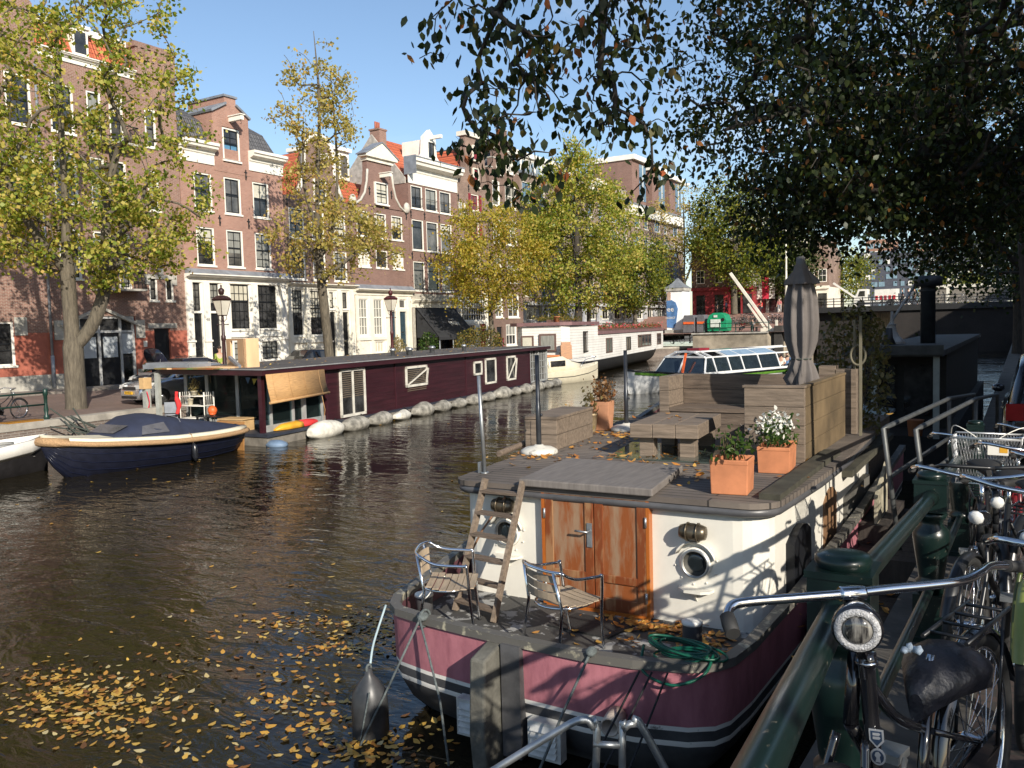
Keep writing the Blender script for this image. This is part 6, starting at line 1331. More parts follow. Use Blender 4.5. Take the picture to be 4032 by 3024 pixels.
for i, (x, y, c) in enumerate(((-3.4, .8, REDC), (-4.4, .9, WHITE), (-4.3, -.3, GREYC), (-5.4, .7, BLUC), (-5.5, -.4, DKC))):
    person('seated tour boat passenger in %s, %s row of the open stern' % (('red', 'white', 'grey', 'blue', 'black')[i], ('front', 'middle', 'centre', 'rear', 'rearmost')[i]), tuple(tbm @ Vector((x, y, .4))), math.radians(252-90)+.6, c, DKC, pose='sit', seat=.45, group='passengers on the tour boat')
# ------------------------------------------------------------------ the barge in front
BG = thing('barge', 'old barge houseboat with pink stern, cream cabin and weathered orange doors', 'houseboat', (-3.8, 7.0, 0))
OUT = [(-5.9, 15.5), (-5.72, 11), (-5.45, 8.4), (-5.36, 7.3), (-5.30, 6.75), (-5.206, 6.38), (-5.07, 6.16), (-4.94, 6.06), (-4.56, 5.98), (-4.155, 5.935), (-3.8, 5.904), (-3.43, 5.885), (-2.94, 5.87), (-2.53, 5.91), (-2.14, 6.02), (-1.96, 6.14), (-1.88, 6.3), (-1.83, 6.7), (-1.75, 8), (-1.68, 11), (-1.68, 15.5)]  # barge coordinates were scaled down about the camera before being entered here
def inset(P, d):
    R_ = []
    for i, p in enumerate(P):
        a = Vector(P[max(i-1, 0)]); b = Vector(P[min(i+1, len(P)-1)]); t_ = (b-a).normalized(); n_ = Vector((-t_.y, t_.x)); R_.append((p[0]+n_.x*d, p[1]+n_.y*d))
    return R_
def gz(p): return 1.035 + (max(0, p[1]-6.9)*.13 if p[0] < -3.8 else max(0, p[1]-6.9)*.05)
PINKP = mat('pink_paint', (.40, .155, .185), .55, scale=4.5, col2=(.27, .095, .12), lo=.30, hi=.60, bump=.12, stretch=(1.6, 1.6, .6), detail=9)
INNER = mat('inner_maroon', (.10, .035, .045), .7, var=.4)
HGR = mat('hull_grey', (.075, .075, .078), .6, var=.5, scale=3, bump=.15, bscale=12)
def wornmat(name, c1, c2, scale=6, lo=.52, hi=.56, rough=.6, stretch=None):
    return mat(name, c2, rough, col2=c1, lo=lo, hi=hi, scale=scale, stretch=stretch, detail=9)
WBAND = wornmat('worn_white_band', (.72, .70, .65), (.22, .21, .19), 7, .60, .66)
GUNW = wornmat('worn_gunwale', (.10, .095, .085), (.40, .37, .27), 9, .56, .66)
m = MB(); lev = [(0, 1.0), (.012, .545), (.02, .505), (.024, .425), (.03, .38), (.14, .18), (.42, -.1), (.8, -.5)]
prev = None
for k, (d, z) in enumerate(lev):
    R_ = inset(OUT, d); ring = [m.v((p[0], p[1], gz(o)-.03 if k == 0 else z+(gz(o)-1.035)*.8)) for p, o in zip(R_, OUT)]
    if prev:
        m.m = {1: 0, 2: 1, 3: 2, 4: 1}.get(k, 2)
        for i in range(len(ring)-1): m.f((prev[i], prev[i+1], ring[i+1], ring[i]), True)
    prev = ring
m.build('hull', [PINKP, WBAND, HGR], BG, world=True, fixn=False)
m = MB(); A = inset(OUT, -.03); B = inset(OUT, .065)
m.loft([[(a[0], a[1], gz(o)-.05), (a[0], a[1], gz(o)+.02), (b[0], b[1], gz(o)+.02), (b[0], b[1], gz(o)-.05)] for a, b, o in zip(A, B, OUT)], True, True, sm=False); m.build('gunwale', GUNW, BG, world=True)
m = MB(); C = inset(OUT, .055)
for i in range(len(C)-1): m.quad((C[i][0], C[i][1], gz(OUT[i])), (C[i+1][0], C[i+1][1], gz(OUT[i+1])), (C[i+1][0], C[i+1][1], .7), (C[i][0], C[i][1], .7))
m.build('inner_bulwark', INNER, BG, world=True, fixn=False)
DECKM = wornmat('worn_deck', (.055, .053, .05), (.30, .30, .29), 5, .55, .585, .75)
m = MB(); D = inset(OUT, .05); m.f([m.v((p[0], p[1], .765)) for p in D]); m.build('stern_deck', DECKM, BG, world=True, fixn=False)
# stern post fender block
m = MB(); m.prism([(5.95, 1.0), (5.62, .92), (5.58, .3), (5.66, -.4), (6.3, -.4), (6.1, .9)], -3.85, -3.70, 'x'); m.build('stern_post', mat('post_grey', (.13, .125, .105), .8, var=.5, scale=4, bump=.3), BG, world=True, bevel=.02)
m = MB(); m.box(-3.68, -3.50, 5.83, 5.95, .05, 1.0); m.build('stern_plate', HGR, BG, world=True)
for x0, x1, z0, z1 in ((-3.42, -3.12, .12, .43), (-4.12, -3.90, .15, .47)):
    m = MB(); m.box(x0, x1, 5.80, 5.90, z0, z1)
    for k in range(5): z = z0+.045+k*(z1-z0-.06)/5; m.prism([(5.80, z), (5.765, z-.005), (5.80, z+.035)], x0+.035, x1-.035, 'x')
    m.build('louvre', mat('louvre_white', (.55, .55, .52), .5, var=.3, scale=6), BG, world=True)
m = MB(); m.lathe([(.075, 0), (.075, .2), (.062, .2), (.06, .06), (0, .05)], (-2.66, 5.88, .60), 16, (.12, -1, -.08)); m.build('exhaust_pipe', mat('plastic_pipe', (.55, .46, .38), .5, var=.3), BG, world=True)
# cabin
CAB = []
def rc(cx, cy, r, a0, a1, n=6): return [(cx+r*math.cos(math.radians(a0+(a1-a0)*k/n)), cy+r*math.sin(math.radians(a0+(a1-a0)*k/n))) for k in range(n+1)]
CAB = [(-5.75, 13.2), (-5.55, 10.2)] + rc(-5.0, 7.85, .25, 180, 270) + rc(-2.25, 7.92, .32, 270, 365) + [(-1.86, 9.2), (-1.84, 10.75), (-1.9, 13.2)]
CREAMW = mat('cream_wall', (.70, .675, .60), .5, var=.12, scale=1.4, bump=.06, bscale=5)
m = MB(); m.prism(CAB, .72, 1.925, 'z')
for i in range(len(m.S)): m.S[i] = False
m.build('cabin_wall', CREAMW, BG, world=True)
ROOFP = [(x + (-.09 if x < -3.8 else .09) + (.0), y-(.09 if y < 8.3 else 0)) for x, y in CAB]
PLANK = brick('roof_planks', (.175, .145, .12), (.135, .112, .095), (.035, .03, .026), bw=2.7, bh=.125, flat=True, dirt=.45, msize=.010, bump=.5)
m = MB(); m.prism(ROOFP, 1.93, 1.985, 'z'); m.build('roof_deck', PLANK, BG, world=True)
m = MB(); m.tube([(x+(-.05 if x < -3.8 else .05), y-(.05 if y < 8.3 else 0), 1.89) for x, y in CAB], .045, 10); m.build('roof_trim', mat('trim_grey', (.09, .09, .095), .4, var=.3), BG, world=True)
GW = mat('grey_wood', (.155, .115, .085), .85, var=.45, scale=2.2, stretch=(1, 14, 14), bump=.5, bscale=9)
GW2 = mat('grey_wood_light', (.205, .158, .118), .85, var=.4, scale=2.2, stretch=(1, 12, 12), bump=.4, bscale=9)
m = MB(); m.tube([(-5.62, 9.0, 2.04), (-5.9, 10.6, 2.05), (-6.1, 13, 2.05)], .04, 6); m.build('edge_beam', GW, BG, world=True)
m = MB(); m.box(-2.05, -1.86, 7.75, 10.75, 1.985, 2.04); m.build('edge_plank', mat('mossy_wood', (.055, .052, .036), .9, var=.5, scale=4), BG, world=True)
m = MB(); m.prism([(-4.42, 7.44), (-2.96, 7.44), (-3.16, 8.84), (-4.60, 8.88)], 1.99, 2.065, 'z'); m.build('hatch', mat('hatch_grey', (.18, .16, .145), .8, var=.25, scale=3, stretch=(8, 1, 1)), BG, world=True, bevel=.012)
# doors
VARN = mat('worn_varnish', (.26, .165, .10), .55, col2=(.22, .062, .014), lo=.42, hi=.60, scale=3.2, stretch=(2.6, 1, .55), detail=10, bump=.15, bscale=8)
VARN2 = mat('orange_varnish', (.40, .13, .022), .3, col2=(.33, .085, .015), lo=.3, hi=.7, scale=2.5, stretch=(6, 1, .5), detail=8)
for x0, x1, hs in ((-4.165, -3.62, 1), (-3.61, -3.065, -1)):
    m = MB()
    m.box(x0, x1, 7.535, 7.575, .80, 1.98)
    d = m.build('door', VARN, BG, world=True)
    m = MB()
    for a, b, c, e in ((x0, x0+.095, .80, 1.98), (x1-.095, x1, .80, 1.98), (x0+.095, x1-.095, 1.86, 1.98), (x0+.095, x1-.095, .80, .93), (x0+.095, x1-.095, 1.08, 1.16)): m.box(a, b, 7.518, 7.534, c, e)
    m.build('stile', mat('worn_stile', (.28, .15, .07), .5, col2=(.17, .042, .010), lo=.44, hi=.60, scale=3, stretch=(3, 1, .8), detail=10), d, world=True, bevel=.006)
    m = MB()
    for z in (.98, 1.72): m.tube([((x0 if hs > 0 else x1), 7.512, z-.05), ((x0 if hs > 0 else x1), 7.512, z+.05)], .013, 8)
    m.build('hinge', STEEL, d, world=True)
    if hs > 0:
        m = MB(); m.box(x1-.065, x1-.01, 7.505, 7.517, 1.42, 1.66); m.tube([(x1-.04, 7.505, 1.58), (x1-.04, 7.455, 1.58), (x1-.17, 7.45, 1.585)], .011, 8); m.build('handle', STEEL, d, world=True)
m = MB(); m.box(-4.20, -4.166, 7.515, 7.6, .78, 1.985); m.box(-3.064, -3.03, 7.515, 7.6, .78, 1.985); m.box(-4.166, -3.064, 7.52, 7.6, .74, .80); m.build('door_frame', VARN2, BG, world=True)
# bulkhead lamps, portholes, brackets
BRONZE = mat('bronze', (.16, .13, .09), .35, metal=.7, var=.4, scale=10)
for cx, cz, pz in ((-2.60, 1.675, 1.365), (-4.66, 1.75, 1.45)):
    m = MB(); m.lathe([(.03, -.13), (.062, -.12), (.075, -.08), (.075, .08), (.062, .12), (.03, .13)], (cx, 7.52, cz), 14, (1, 0, 0)); l = m.build('bulkhead_lamp', BRONZE, BG, world=True)
    m = MB()
    for dx in (-.05, .05): m.torus((cx+dx, 7.52, cz), .085, .008, (1, 0, 0), 16, 5)
    m.torus((cx, 7.50, cz), .1, .006, (0, 1, 0), 18, 4, sc=(1.3, .85)); m.build('lamp_guard', BRONZE, l, world=True)
    m = MB(); m.lathe([(.128, 0), (.155, .0), (.15, .035), (.125, .04), (.122, 0.005)], (cx, 7.60, pz), 24, (0, -1, 0), cap=False); p = m.build('porthole', WHITE, BG, world=True)
    m = MB(); m.lathe([(.124, 0.012), (.06, .016), (0, .018)], (cx, 7.60, pz), 24, (0, -1, 0)); m.m = 1; m.torus((cx, 7.558, pz), .128, .013, (0, 1, 0), 28, 6); m.build('pane', [mat('porthole_glass', (.012, .016, .018), .05, spec=.8), STEEL], p, world=True)
    m = MB()
    for k in range(10):
        a = 2*PI*k/10+.2; m.ball((cx+.205*math.cos(a), 7.595, pz+.205*math.sin(a)), .011, 6, 4)
    m.build('bolts', CREAMW, p, world=True)
    m = MB(); m.loft([[(cx+.185*math.cos(a), 7.60, pz+.185*math.sin(a)), (cx+.20*math.cos(a), 7.535, pz+.205*math.sin(a)), (cx+.21*math.cos(a), 7.535, pz+.215*math.sin(a)), (cx+.20*math.cos(a), 7.60, pz+.20*math.sin(a))] for a in [math.radians(15+140*k/12) for k in range(13)]]); m.build('eyebrow', CREAMW, BG, world=True)
    m = MB(); m.prism([(cx-.17, 7.6), (cx+.17, 7.6), (cx+.15, 7.52), (cx+.08, 7.47), (cx-.08, 7.47), (cx-.15, 7.52)], pz-.26, pz-.235, 'z'); m.prism([(7.6, pz-.26), (7.5, pz-.26), (7.6, pz-.37)], cx-.008, cx+.008, 'x'); m.build('bracket_shelf', CREAMW, BG, world=True)
# side wall openings with shutters
for y0, y1, z0, z1, mm in ((8.2, 8.95, .9, 1.6, mat('dark_opening', (.008, .009, .012), .5)), (9.65, 10.35, .9, 1.72, mat('brown_plywood', (.22, .12, .06), .6, var=.4, scale=2))):
    m = MB(); pts = [(y0, z0), (y1, z0), (y1, z1-.12)] + [(y1-(y1-y0)*k/6, z1-.12+.12*math.sin(PI*k/6)) for k in range(1, 6)] + [(y0, z1-.12)]
    m.prism(pts, -1.93, -1.835, 'x'); m.build('side_window', mm, BG, world=True)
# superstructure continuing forward
m = MB(); m.box(-3.0, -1.95, 10.76, 15.5, .9, 1.72); m.box(-2.0, -1.80, 10.8, 12.6, .5, 1.45); m.build('side_cabin', mat('grey_green_wall', (.12, .115, .10), .8, var=.5, scale=1.2), BG, world=True)
m = MB(); m.box(-2.3, -1.72, 10.7, 14.5, 1.72, 1.80); m.build('side_roof', mat('mossy_wood', (.055, .052, .036)), BG, world=True)
# skylight under the table
m = MB(); m.prism([(-4.35, 9.45), (-3.05, 9.5), (-3.3, 10.9), (-4.6, 10.85)], 1.988, 2.003, 'z'); m.build('skylight', mat('greenish_glass', (.06, .08, .07), .08, spec=.8), BG, world=True)
# ---------------- things standing on the barge
AX = math.radians(6)
def woodbox(mb, x0, x1, y0, y1, z0, z1, boards=2, gap=.006):
    for k in range(boards):
        a = z0+(z1-z0)*k/boards; b = z0+(z1-z0)*(k+1)/boards-gap; mb.box(x0, x1, y0, y1, a, b)
m = MB(); woodbox(m, 0, .47, 0, 1.42, 0, .40); m.box(-.01, .48, -.01, 1.43, .40, .44); m.box(.10, .19, -.012, -.001, 0, .38); o = m.build('wooden_chest', GW2, label='weathered wooden chest at the far left of the roof deck behind the parasol base', cat='chest', bevel=.006); o.location = (-5.56, 10.55, 1.987); o.rotation_euler = (0, 0, AX)
t = thing('garden_table', 'chunky weathered timber table in the middle of the roof deck', 'table', (-3.76, 10.35, 1.987), AX)
m = MB(); [m.box(-.42+k*.281, -.42+k*.281+.277, -.70, .66, .25, .42) for k in range(3)]; m.build('tabletop', GW2, t, bevel=.008)
for x in (-.33, .17):
    for y in (-.6, .42): m = MB(); m.box(x, x+.18, y, y+.18, 0, .25); m.build('leg', GW2, t, bevel=.005)
t = thing('corner_bench', 'weathered L shaped timber bench at the back right of the roof deck', 'bench', (-2.1, 9.9, 1.987), 0)
m = MB(); 
for k in range(4): m.box(-.68, 0, 0, .07, k*.214, k*.214+.208)
m.box(-.70, .01, -.01, .09, .856, .885); m.build('end_panel', GW2, t, bevel=.004)
m = MB(); 
for k in range(4): m.box(-.07, 0, .092, 2.6, k*.214, k*.214+.208)
m.box(-.085, .012, .092, 2.6, .856, .885); m.build('side_panel', mat('stained_wood', (.15, .105, .055), .85, var=.5, scale=1.5), t, bevel=.004)
m = MB(); [m.box(-2.345, -.09, 2.62, 2.70, .40+k*.23, .40+k*.23+.224) for k in range(2)]; m.build('backrest', GW, t, bevel=.004)
m = MB(); m.box(-2.345, -.08, 2.0, 2.61, .34, .40); m.box(-.66, -.08, .10, 2.0, .34, .40); m.build('seat', GW, t, bevel=.004)
m = MB(); woodbox(m, -2.345, -.7, 2.02, 2.06, 0, .34); woodbox(m, -.66, -.62, .1, 2.0, 0, .34); m.build('seat_front', GW, t)
m = MB(); woodbox(m, -2.50, -2.35, 2.0, 2.70, 0, .86, 4); m.build('armrest', GW2, t, bevel=.004)
TERRA = mat('terracotta', (.46, .19, .095), .85, var=.35, scale=5, bump=.1); TERRA2 = mat('terracotta_pale', (.50, .24, .13), .85, var=.25, scale=3, bump=.15)
def trough(label, x, y, z, w, d, h, rz, lm, n, ph, flowers=None, m_=None, seed=3, taper=.94):
    t = thing('planter', label, 'planter', (x, y, z), rz)
    q = lambda s, zz: [(-w/2*s, -d/2*s, zz), (w/2*s, -d/2*s, zz), (w/2*s, d/2*s, zz), (-w/2*s, d/2*s, zz)]
    m = MB(); m.loft([q(taper, 0), q(.985, h*.86), q(1.0, h*.88), q(1.0, h), q(.90, h), q(.88, h-.05)], sm=False); m.build('pot', m_ or TERRA, t, bevel=.012)
    g = np.random.default_rng(seed); R = Matrix.Rotation(rz, 3, 'Z'); loc = Vector((x, y, z+h))
    P = g.normal(size=(n, 3))*np.array([w*.27, d*.27, ph*.28])+np.array([0, 0, ph*.45]); P[:, 2] = np.abs(P[:, 2]); P = np.array([tuple(R @ Vector(p)+loc) for p in P]); reparent(leafcloud(P, .055, lm, g, 'plant'), t)
    m = MB()
    for k in range(12): a = (g.uniform(-w*.3, w*.3), g.uniform(-d*.3, d*.3), h-.04); m.tube([a, (a[0]+g.normal()*.05, a[1]+g.normal()*.05, h+ph*g.uniform(.5, 1))], .004, 4)
    m.build('stems', mat('twig', (.1, .07, .04)), t)
    if flowers:
        P = g.normal(size=(flowers[1], 3))*np.array([w*.28, d*.28, ph*.2])+np.array([0, 0, ph*.72]); P = np.array([tuple(R @ Vector(p)+loc) for p in P]); reparent(leafcloud(P, .05, flowers[0], g, 'flowers', droop=-.3), t)
    return t
WFL = leafmat('white_petals', [(0, (.75, .74, .66)), (1, (.85, .85, .80))], .3)
trough('front square terracotta pot with a leafy green plant on the roof edge', -2.37, 8.01, 1.987, .36, .38, .33, AX, LG_GRN, 160, .26, seed=4)
trough('rear terracotta trough full of small white flowers beside the timber bench', -2.29, 9.43, 1.987, .34, .62, .28, AX, LG_GRN, 420, .3, (WFL, 260), seed=7)
trough('tall tan planter with dry reddish grasses behind the wooden chest', -5.62, 12.1, 1.987, .30, .30, .45, AX, leafmat('dry_leaves', [(0, (.20, .08, .03)), (.6, (.28, .16, .07)), (1, (.34, .22, .12))]), 420, .36, m_=TERRA2, seed=9, taper=.8)
t = pot('small yellow-green plant in a pale pot between chest and tall planter', (-5.72, 11.85, 1.987), .12, .28, mat('pale_clay', (.55, .42, .25), .8), LG_YEL, 60, .09, ph=.4)
def parasolbase(label, x, y, tall, col):
    t = thing('parasol_stand', label, 'parasol base', (x, y, 1.987)); m = MB(); m.lathe([(.235, 0), (.245, .02), (.235, .05), (.17, .085), (.07, .10), (.05, .12)], (0, 0, 0), 28); m.build('foot', wornmat('worn_base', (.58, .56, .5), (.2, .19, .17), 14, .58, .7), t)
    m = MB(); m.lathe([(.034, .08), (.034, .62), (.028, .63), (.028, tall), (.0, tall)], (0, 0, 0), 14); m.ball((.045, 0, .5), .02, 8, 5); m.build('tube', mat(col, (.045, .05, .06), .35, metal=.4, var=.2), t)
parasolbase('front parasol base with round white foot and dark empty tube', -5.33, 9.52, 1.27, 'tube_grey'); parasolbase('rear parasol base with dark empty tube behind the timber table', -5.22, 12.1, 1.24, 'tube_dark')
m = MB(); m.tube([(0, 0, 0), (-.06, .02, 1.1)], .022, 10); m.lathe([(.05, 0), (.05, .012)], (0, 0, 0), 12); m.box(-.08, -.05, -.02, .04, 0, .12); o = m.build('pole', STEEL, label='thin bare galvanised pole at the left corner of the roof', cat='pole'); o.location = (-5.19, 7.98, 1.987)
# closed parasol
t = thing('parasol', 'closed grey parasol tied with a cord at the back of the roof deck', 'parasol', (-2.53, 11.75, 1.987))
CLOTH = mat('parasol_cloth', (.135, .12, .113), .9, var=.2, scale=3, bump=.1)
def folds(z, r, n=9, amp=.2, ph=0, off=(0, 0)):
    out = []
    for k in range(72):
        a = 2*PI*k/72; rr = r*(1+amp*math.sin(n*a+ph)+amp*.35*math.sin((n*2+1)*a+2*ph)); out.append((off[0]+rr*math.cos(a), off[1]+rr*math.sin(a), z))
    return out
m = MB(); m.loft([folds(.70, .17, 7, .42, .6), folds(.85, .175, 8, .30, .4), folds(1.0, .15, 9, .2, .2), folds(1.09, .125, 9, .12), folds(1.13, .12, 9, .10), folds(1.18, .14, 9, .14), folds(1.35, .175, 9, .2, .1), folds(1.6, .19, 9, .2, .2), folds(1.9, .175, 9, .2, .25), folds(2.1, .14, 9, .18, .3), folds(2.18, .11, 9, .16)], cap=False); m.build('canopy', CLOTH, t, fixn=False)
m = MB(); m.loft([folds(2.10, .20, 5, .22, 1), folds(2.16, .19, 5, .16, 1), folds(2.28, .10, 5, .06, 1), folds(2.36, .075, 5, .03, 1)], cap=False); m.build('vent_flap', CLOTH, t, fixn=False)
m = MB(); m.lathe([(.06, 2.33), (.065, 2.36), (.055, 2.46), (.02, 2.47)], (0, 0, 0), 10); m.build('cap', mat('parasol_cap', (.12, .12, .125), .6), t)
m = MB(); m.torus((0, 0, 1.11), .128, .010, n=24); m.build('cord', mat('dark_rope', (.05, .06, .05)), t)
m = MB(); m.tube([(0, 0, 0), (0, 0, 2.4)], .024, 8); m.build('pole', STEEL, t)
# ladder
t = thing('ladder', 'weathered wooden ladder leaning on the cream cabin wall', 'ladder', (-4.64, 7.2, .765))
La, Lb, Ra, Rb = Vector((-4.90, 6.93, .77)), Vector((-4.82, 7.44, 2.04)), Vector((-4.36, 6.80, .77)), Vector((-4.36, 7.43, 2.04))
for a, b in ((La, Lb), (Ra, Rb)): m = MB(); m.beam(a, b, .03, .085, up=(0, -1, .4)); m.build('rail', GW2, t, world=True)
for k in range(6):
    f = .08+k*.165; m = MB(); p, q = La.lerp(Lb, f), Ra.lerp(Rb, f); m.beam(p, q, .10, .028); m.build('rung', GW, t, world=True)
m = MB(); m.tube([(-5.12, 7.35, 1.0), (-4.93, 7.5, 1.45), (-4.62, 7.5, 1.85)], .012, 6); o = m.build('boat_hook', mat('brown_stick', (.25, .13, .07), .6), label='thin brown stick leaning behind the ladder', cat='stick')
# chairs
TEAK = mat('bleached_slats', (.38, .30, .21), .6, var=.25, scale=4, stretch=(1, 8, 1))
def bistro(label, x, y, rz):
    t = thing('cafe_chair', label, 'chair', (x, y, .767), rz, 'aluminium chairs on the stern deck'); t.scale = (1.16, 1.16, 1.1)   # faces local +y
    m = MB()
    for s in (-1, 1):
        m.tube(smooth_path([(s*.20, .20, 0), (s*.215, .17, .25), (s*.25, .15, .60), (s*.25, .12, .615), (s*.25, -.10, .635), (s*.235, -.22, .70)], 4), .0125, 8)
    m.tube(smooth_path([(-.235, -.22, .70), (-.12, -.275, .705), (.12, -.275, .705), (.235, -.22, .70)], 4), .0125, 8)
    m.build('arm_frame', CHROME, t)
    for s in (-1, 1):
        m = MB(); m.tube([(s*.225, -.26, 0), (s*.205, -.20, .40), (s*.18, -.255, .70)], .0125, 8); m.build('leg', CHROME, t)
    m = MB(); m.torus((0, -.02, .395), .215, .011, n=24, sc=(1.0, 1.02)); m.build('seat_ring', CHROME, t)
    m = MB()
    for k in range(7):
        y0 = -.19+k*.056; w = .2 if k in (0, 6) else .225; zz = .412+.008*abs(k-2.5)-.004*k; m.loft([[(x_, y0, zz-.012*math.cos(x_*6)), (x_, y0+.05, zz-.012*math.cos(x_*6)), (x_, y0+.05, zz+.008-.012*math.cos(x_*6)), (x_, y0, zz+.008-.012*math.cos(x_*6))] for x_ in np.linspace(-w, w, 7)], sm=False)
    m.build('seat', TEAK, t)
    m = MB()
    for k in range(3):
        z0 = .47+k*.07; m.loft([[(x_, -.215-.045*(1-(x_/.2)**2)-.05*(z0-.47), z0), (x_, -.205-.045*(1-(x_/.2)**2)-.05*(z0-.47), z0), (x_, -.205-.045*(1-(x_/.2)**2)-.05*(z0-.41), z0+.055), (x_, -.215-.045*(1-(x_/.2)**2)-.05*(z0-.41), z0+.055)] for x_ in np.linspace(-.2, .2, 9)], sm=False)
    m.build('backrest', TEAK, t); return t
bistro('left aluminium chair with bleached slats at the foot of the ladder', -4.62, 6.50, math.radians(-62))
bistro('right aluminium chair with bleached slats in front of the orange doors', -3.44, 6.56, math.radians(-24))
m = MB(); m.prism([(-3.85, 6.95), (-3.2, 6.9), (-3.1, 7.3), (-3.75, 7.38)], .768, .785, 'z'); m.build('deck_sheet', mat('rough_black_sheet', (.02, .02, .02), .8, bump=.6, bscale=30), label='thin black sheet on the deck below the orange doors', cat='mat')  # thin flat black sheet lying on the deck
def bollard(label, x, y):
    t = thing('bollard', label, 'bollard', (x, y, .767)); m = MB(); m.lathe([(.085, 0), (.085, .24), (.09, .25)], (0, 0, 0), 18); m.lathe([(.14, 0), (.14, .02)], (0, 0, 0), 18); m.build('post', mat('bollard_grey', (.09, .09, .095), .5), t); m = MB(); m.lathe([(.092, .25), (.09, .275), (.05, .285), (0, .285)], (0, 0, 0), 18); m.build('cap', WBAND, t)
bollard('short steel bollard with white cap on the right of the stern deck', -2.42, 6.95); bollard('short steel bollard with white cap on the left rim of the stern', -5.0, 6.55)
m = MB(); r_ = random.Random(4)
for k in range(7):
    m.torus((-2.2+r_.uniform(-.06, .06), 6.16+r_.uniform(-.05, .05), 1.06+k*.012), .20+r_.uniform(-.05, .05), .010, (r_.uniform(-.2, .2), -.15+r_.uniform(-.15, .15), 1), 30, 6, sc=(1.15, .42))
m.tube(smooth_path([(-2.52, 6.1, 1.1), (-2.45, 5.9, .98), (-2.2, 5.86, .93), (-2.0, 5.98, 1.0), (-1.98, 6.15, 1.1)], 5), .012, 6); m.build('garden_hose', mat('green_hose', (.003, .085, .05), .4), label='coiled green garden hose on the right gunwale', cat='hose')
# ropes and the big fender
RP = mat('blue_grey_rope', (.12, .14, .14), .9, var=.4, scale=40, bump=.4)
def rope(label, pts, r=.011, m_=None): m = MB(); m.tube(smooth_path(pts, 5), r, 6); return m.build('mooring_rope', m_ or RP, label=label, cat='rope')
t = thing('mooring_rope', 'knotted rope hanging in a V from the left of the pink stern', 'rope', (-4.56, 5.93, 1.05))
m = MB(); m.ball((-4.56, 5.95, 1.06), (.05, .07, .04), 8, 6); [m.torus((-4.56, 5.97, 1.04), .075, .012, (1, .1*k, 0), 14, 5) for k in (-1, 1)]; m.build('knot', RP, t, world=True)
for e in (((-4.80, 5.72, .45), (-4.95, 5.4, -.1)), ((-4.25, 5.74, .45), (-3.98, 5.5, -.15))): m = MB(); m.tube([(-4.56, 5.9, 1.05)]+list(e), .011, 6); m.build('line', RP, t, world=True)
t = thing('mooring_rope', 'knotted rope running down the pink stern right of its middle', 'rope', (-2.86, 5.83, 1.06))
m = MB(); m.ball((-2.86, 5.86, 1.07), (.045, .06, .04), 8, 6); m.build('knot', RP, t, world=True); m = MB(); m.tube([(-2.86, 5.83, 1.06), (-3.02, 5.66, .62), (-3.2, 5.3, -.05)], .011, 6); m.build('line', RP, t, world=True)
for i, (a, b) in enumerate((((-2.45, 5.84, 1.0), (-2.7, 4.9, .2)), ((-2.36, 5.86, 1.0), (-2.62, 4.8, .1)), ((-2.25, 5.9, 1.0), (-2.4, 4.9, .15)))): rope('dark mooring line slanting from the green hose towards the water, %s of three' % ORD[i], [a, tuple((Vector(a)+Vector(b))/2+Vector((0, 0, -.03))), b], .009, mat('black_rope', (.02, .02, .022), .9))
rope('light blue line holding the big black fender', [(-5.15, 6.15, 1.02), (-5.10, 5.9, .75), (-5.02, 5.75, .62)], .011, mat('pale_blue_rope', (.35, .45, .48), .9))
t = thing('fender', 'big worn black fender hanging off the left of the pink stern', 'fender', (-5.0, 5.7, -.1))
m = MB(); m.lathe([(.025, .70), (.04, .64), (.09, .58), (.155, .48), (.165, .35), (.165, .05), (.13, -.06), (.05, -.12), (.03, -.16)], (0, 0, 0), 20); m.build('body', mat('fender_black', (.05, .052, .055), .4, var=.5, scale=5), t)
m = MB(); m.torus((0, 0, .70), .03, .012, (1, 0, 0), 12, 6); m.tube([(.12, -.14, .55), (.02, -.17, .1), (-.1, -.12, -.3)], .008, 5); m.build('lanyard', RP, t)
# tubular gangway frame between quay and barge
t = thing('gangway_frame', 'bare steel tube frame of a boat stair in front of the pink stern', 'hand rail', (-1.5, 3.0, 1.0))
m = MB(); m.tube(smooth_path([(-2.05, 2.63, 1.66), (-1.62, 2.90, 1.96), (-1.50, 2.97, 2.03), (-1.46, 2.99, 2.0), (-1.45, 3.0, 1.9), (-1.52, 2.95, .6)], 4), .016, 8)
m.tube(smooth_path([(-1.38, 3.05, .6), (-1.36, 3.05, 1.9), (-1.35, 3.05, 1.99), (-1.32, 3.07, 2.01), (-1.28, 3.10, 1.97), (-1.02, 3.25, 1.35)], 4), .016, 8)
m.tube([(-1.46, 2.99, 1.93), (-1.36, 3.05, 1.92)], .014, 8); m.tube([(-1.49, 2.97, 1.2), (-1.37, 3.05, 1.2)], .014, 8); m.build('tube_frame', STEEL, t, world=True)
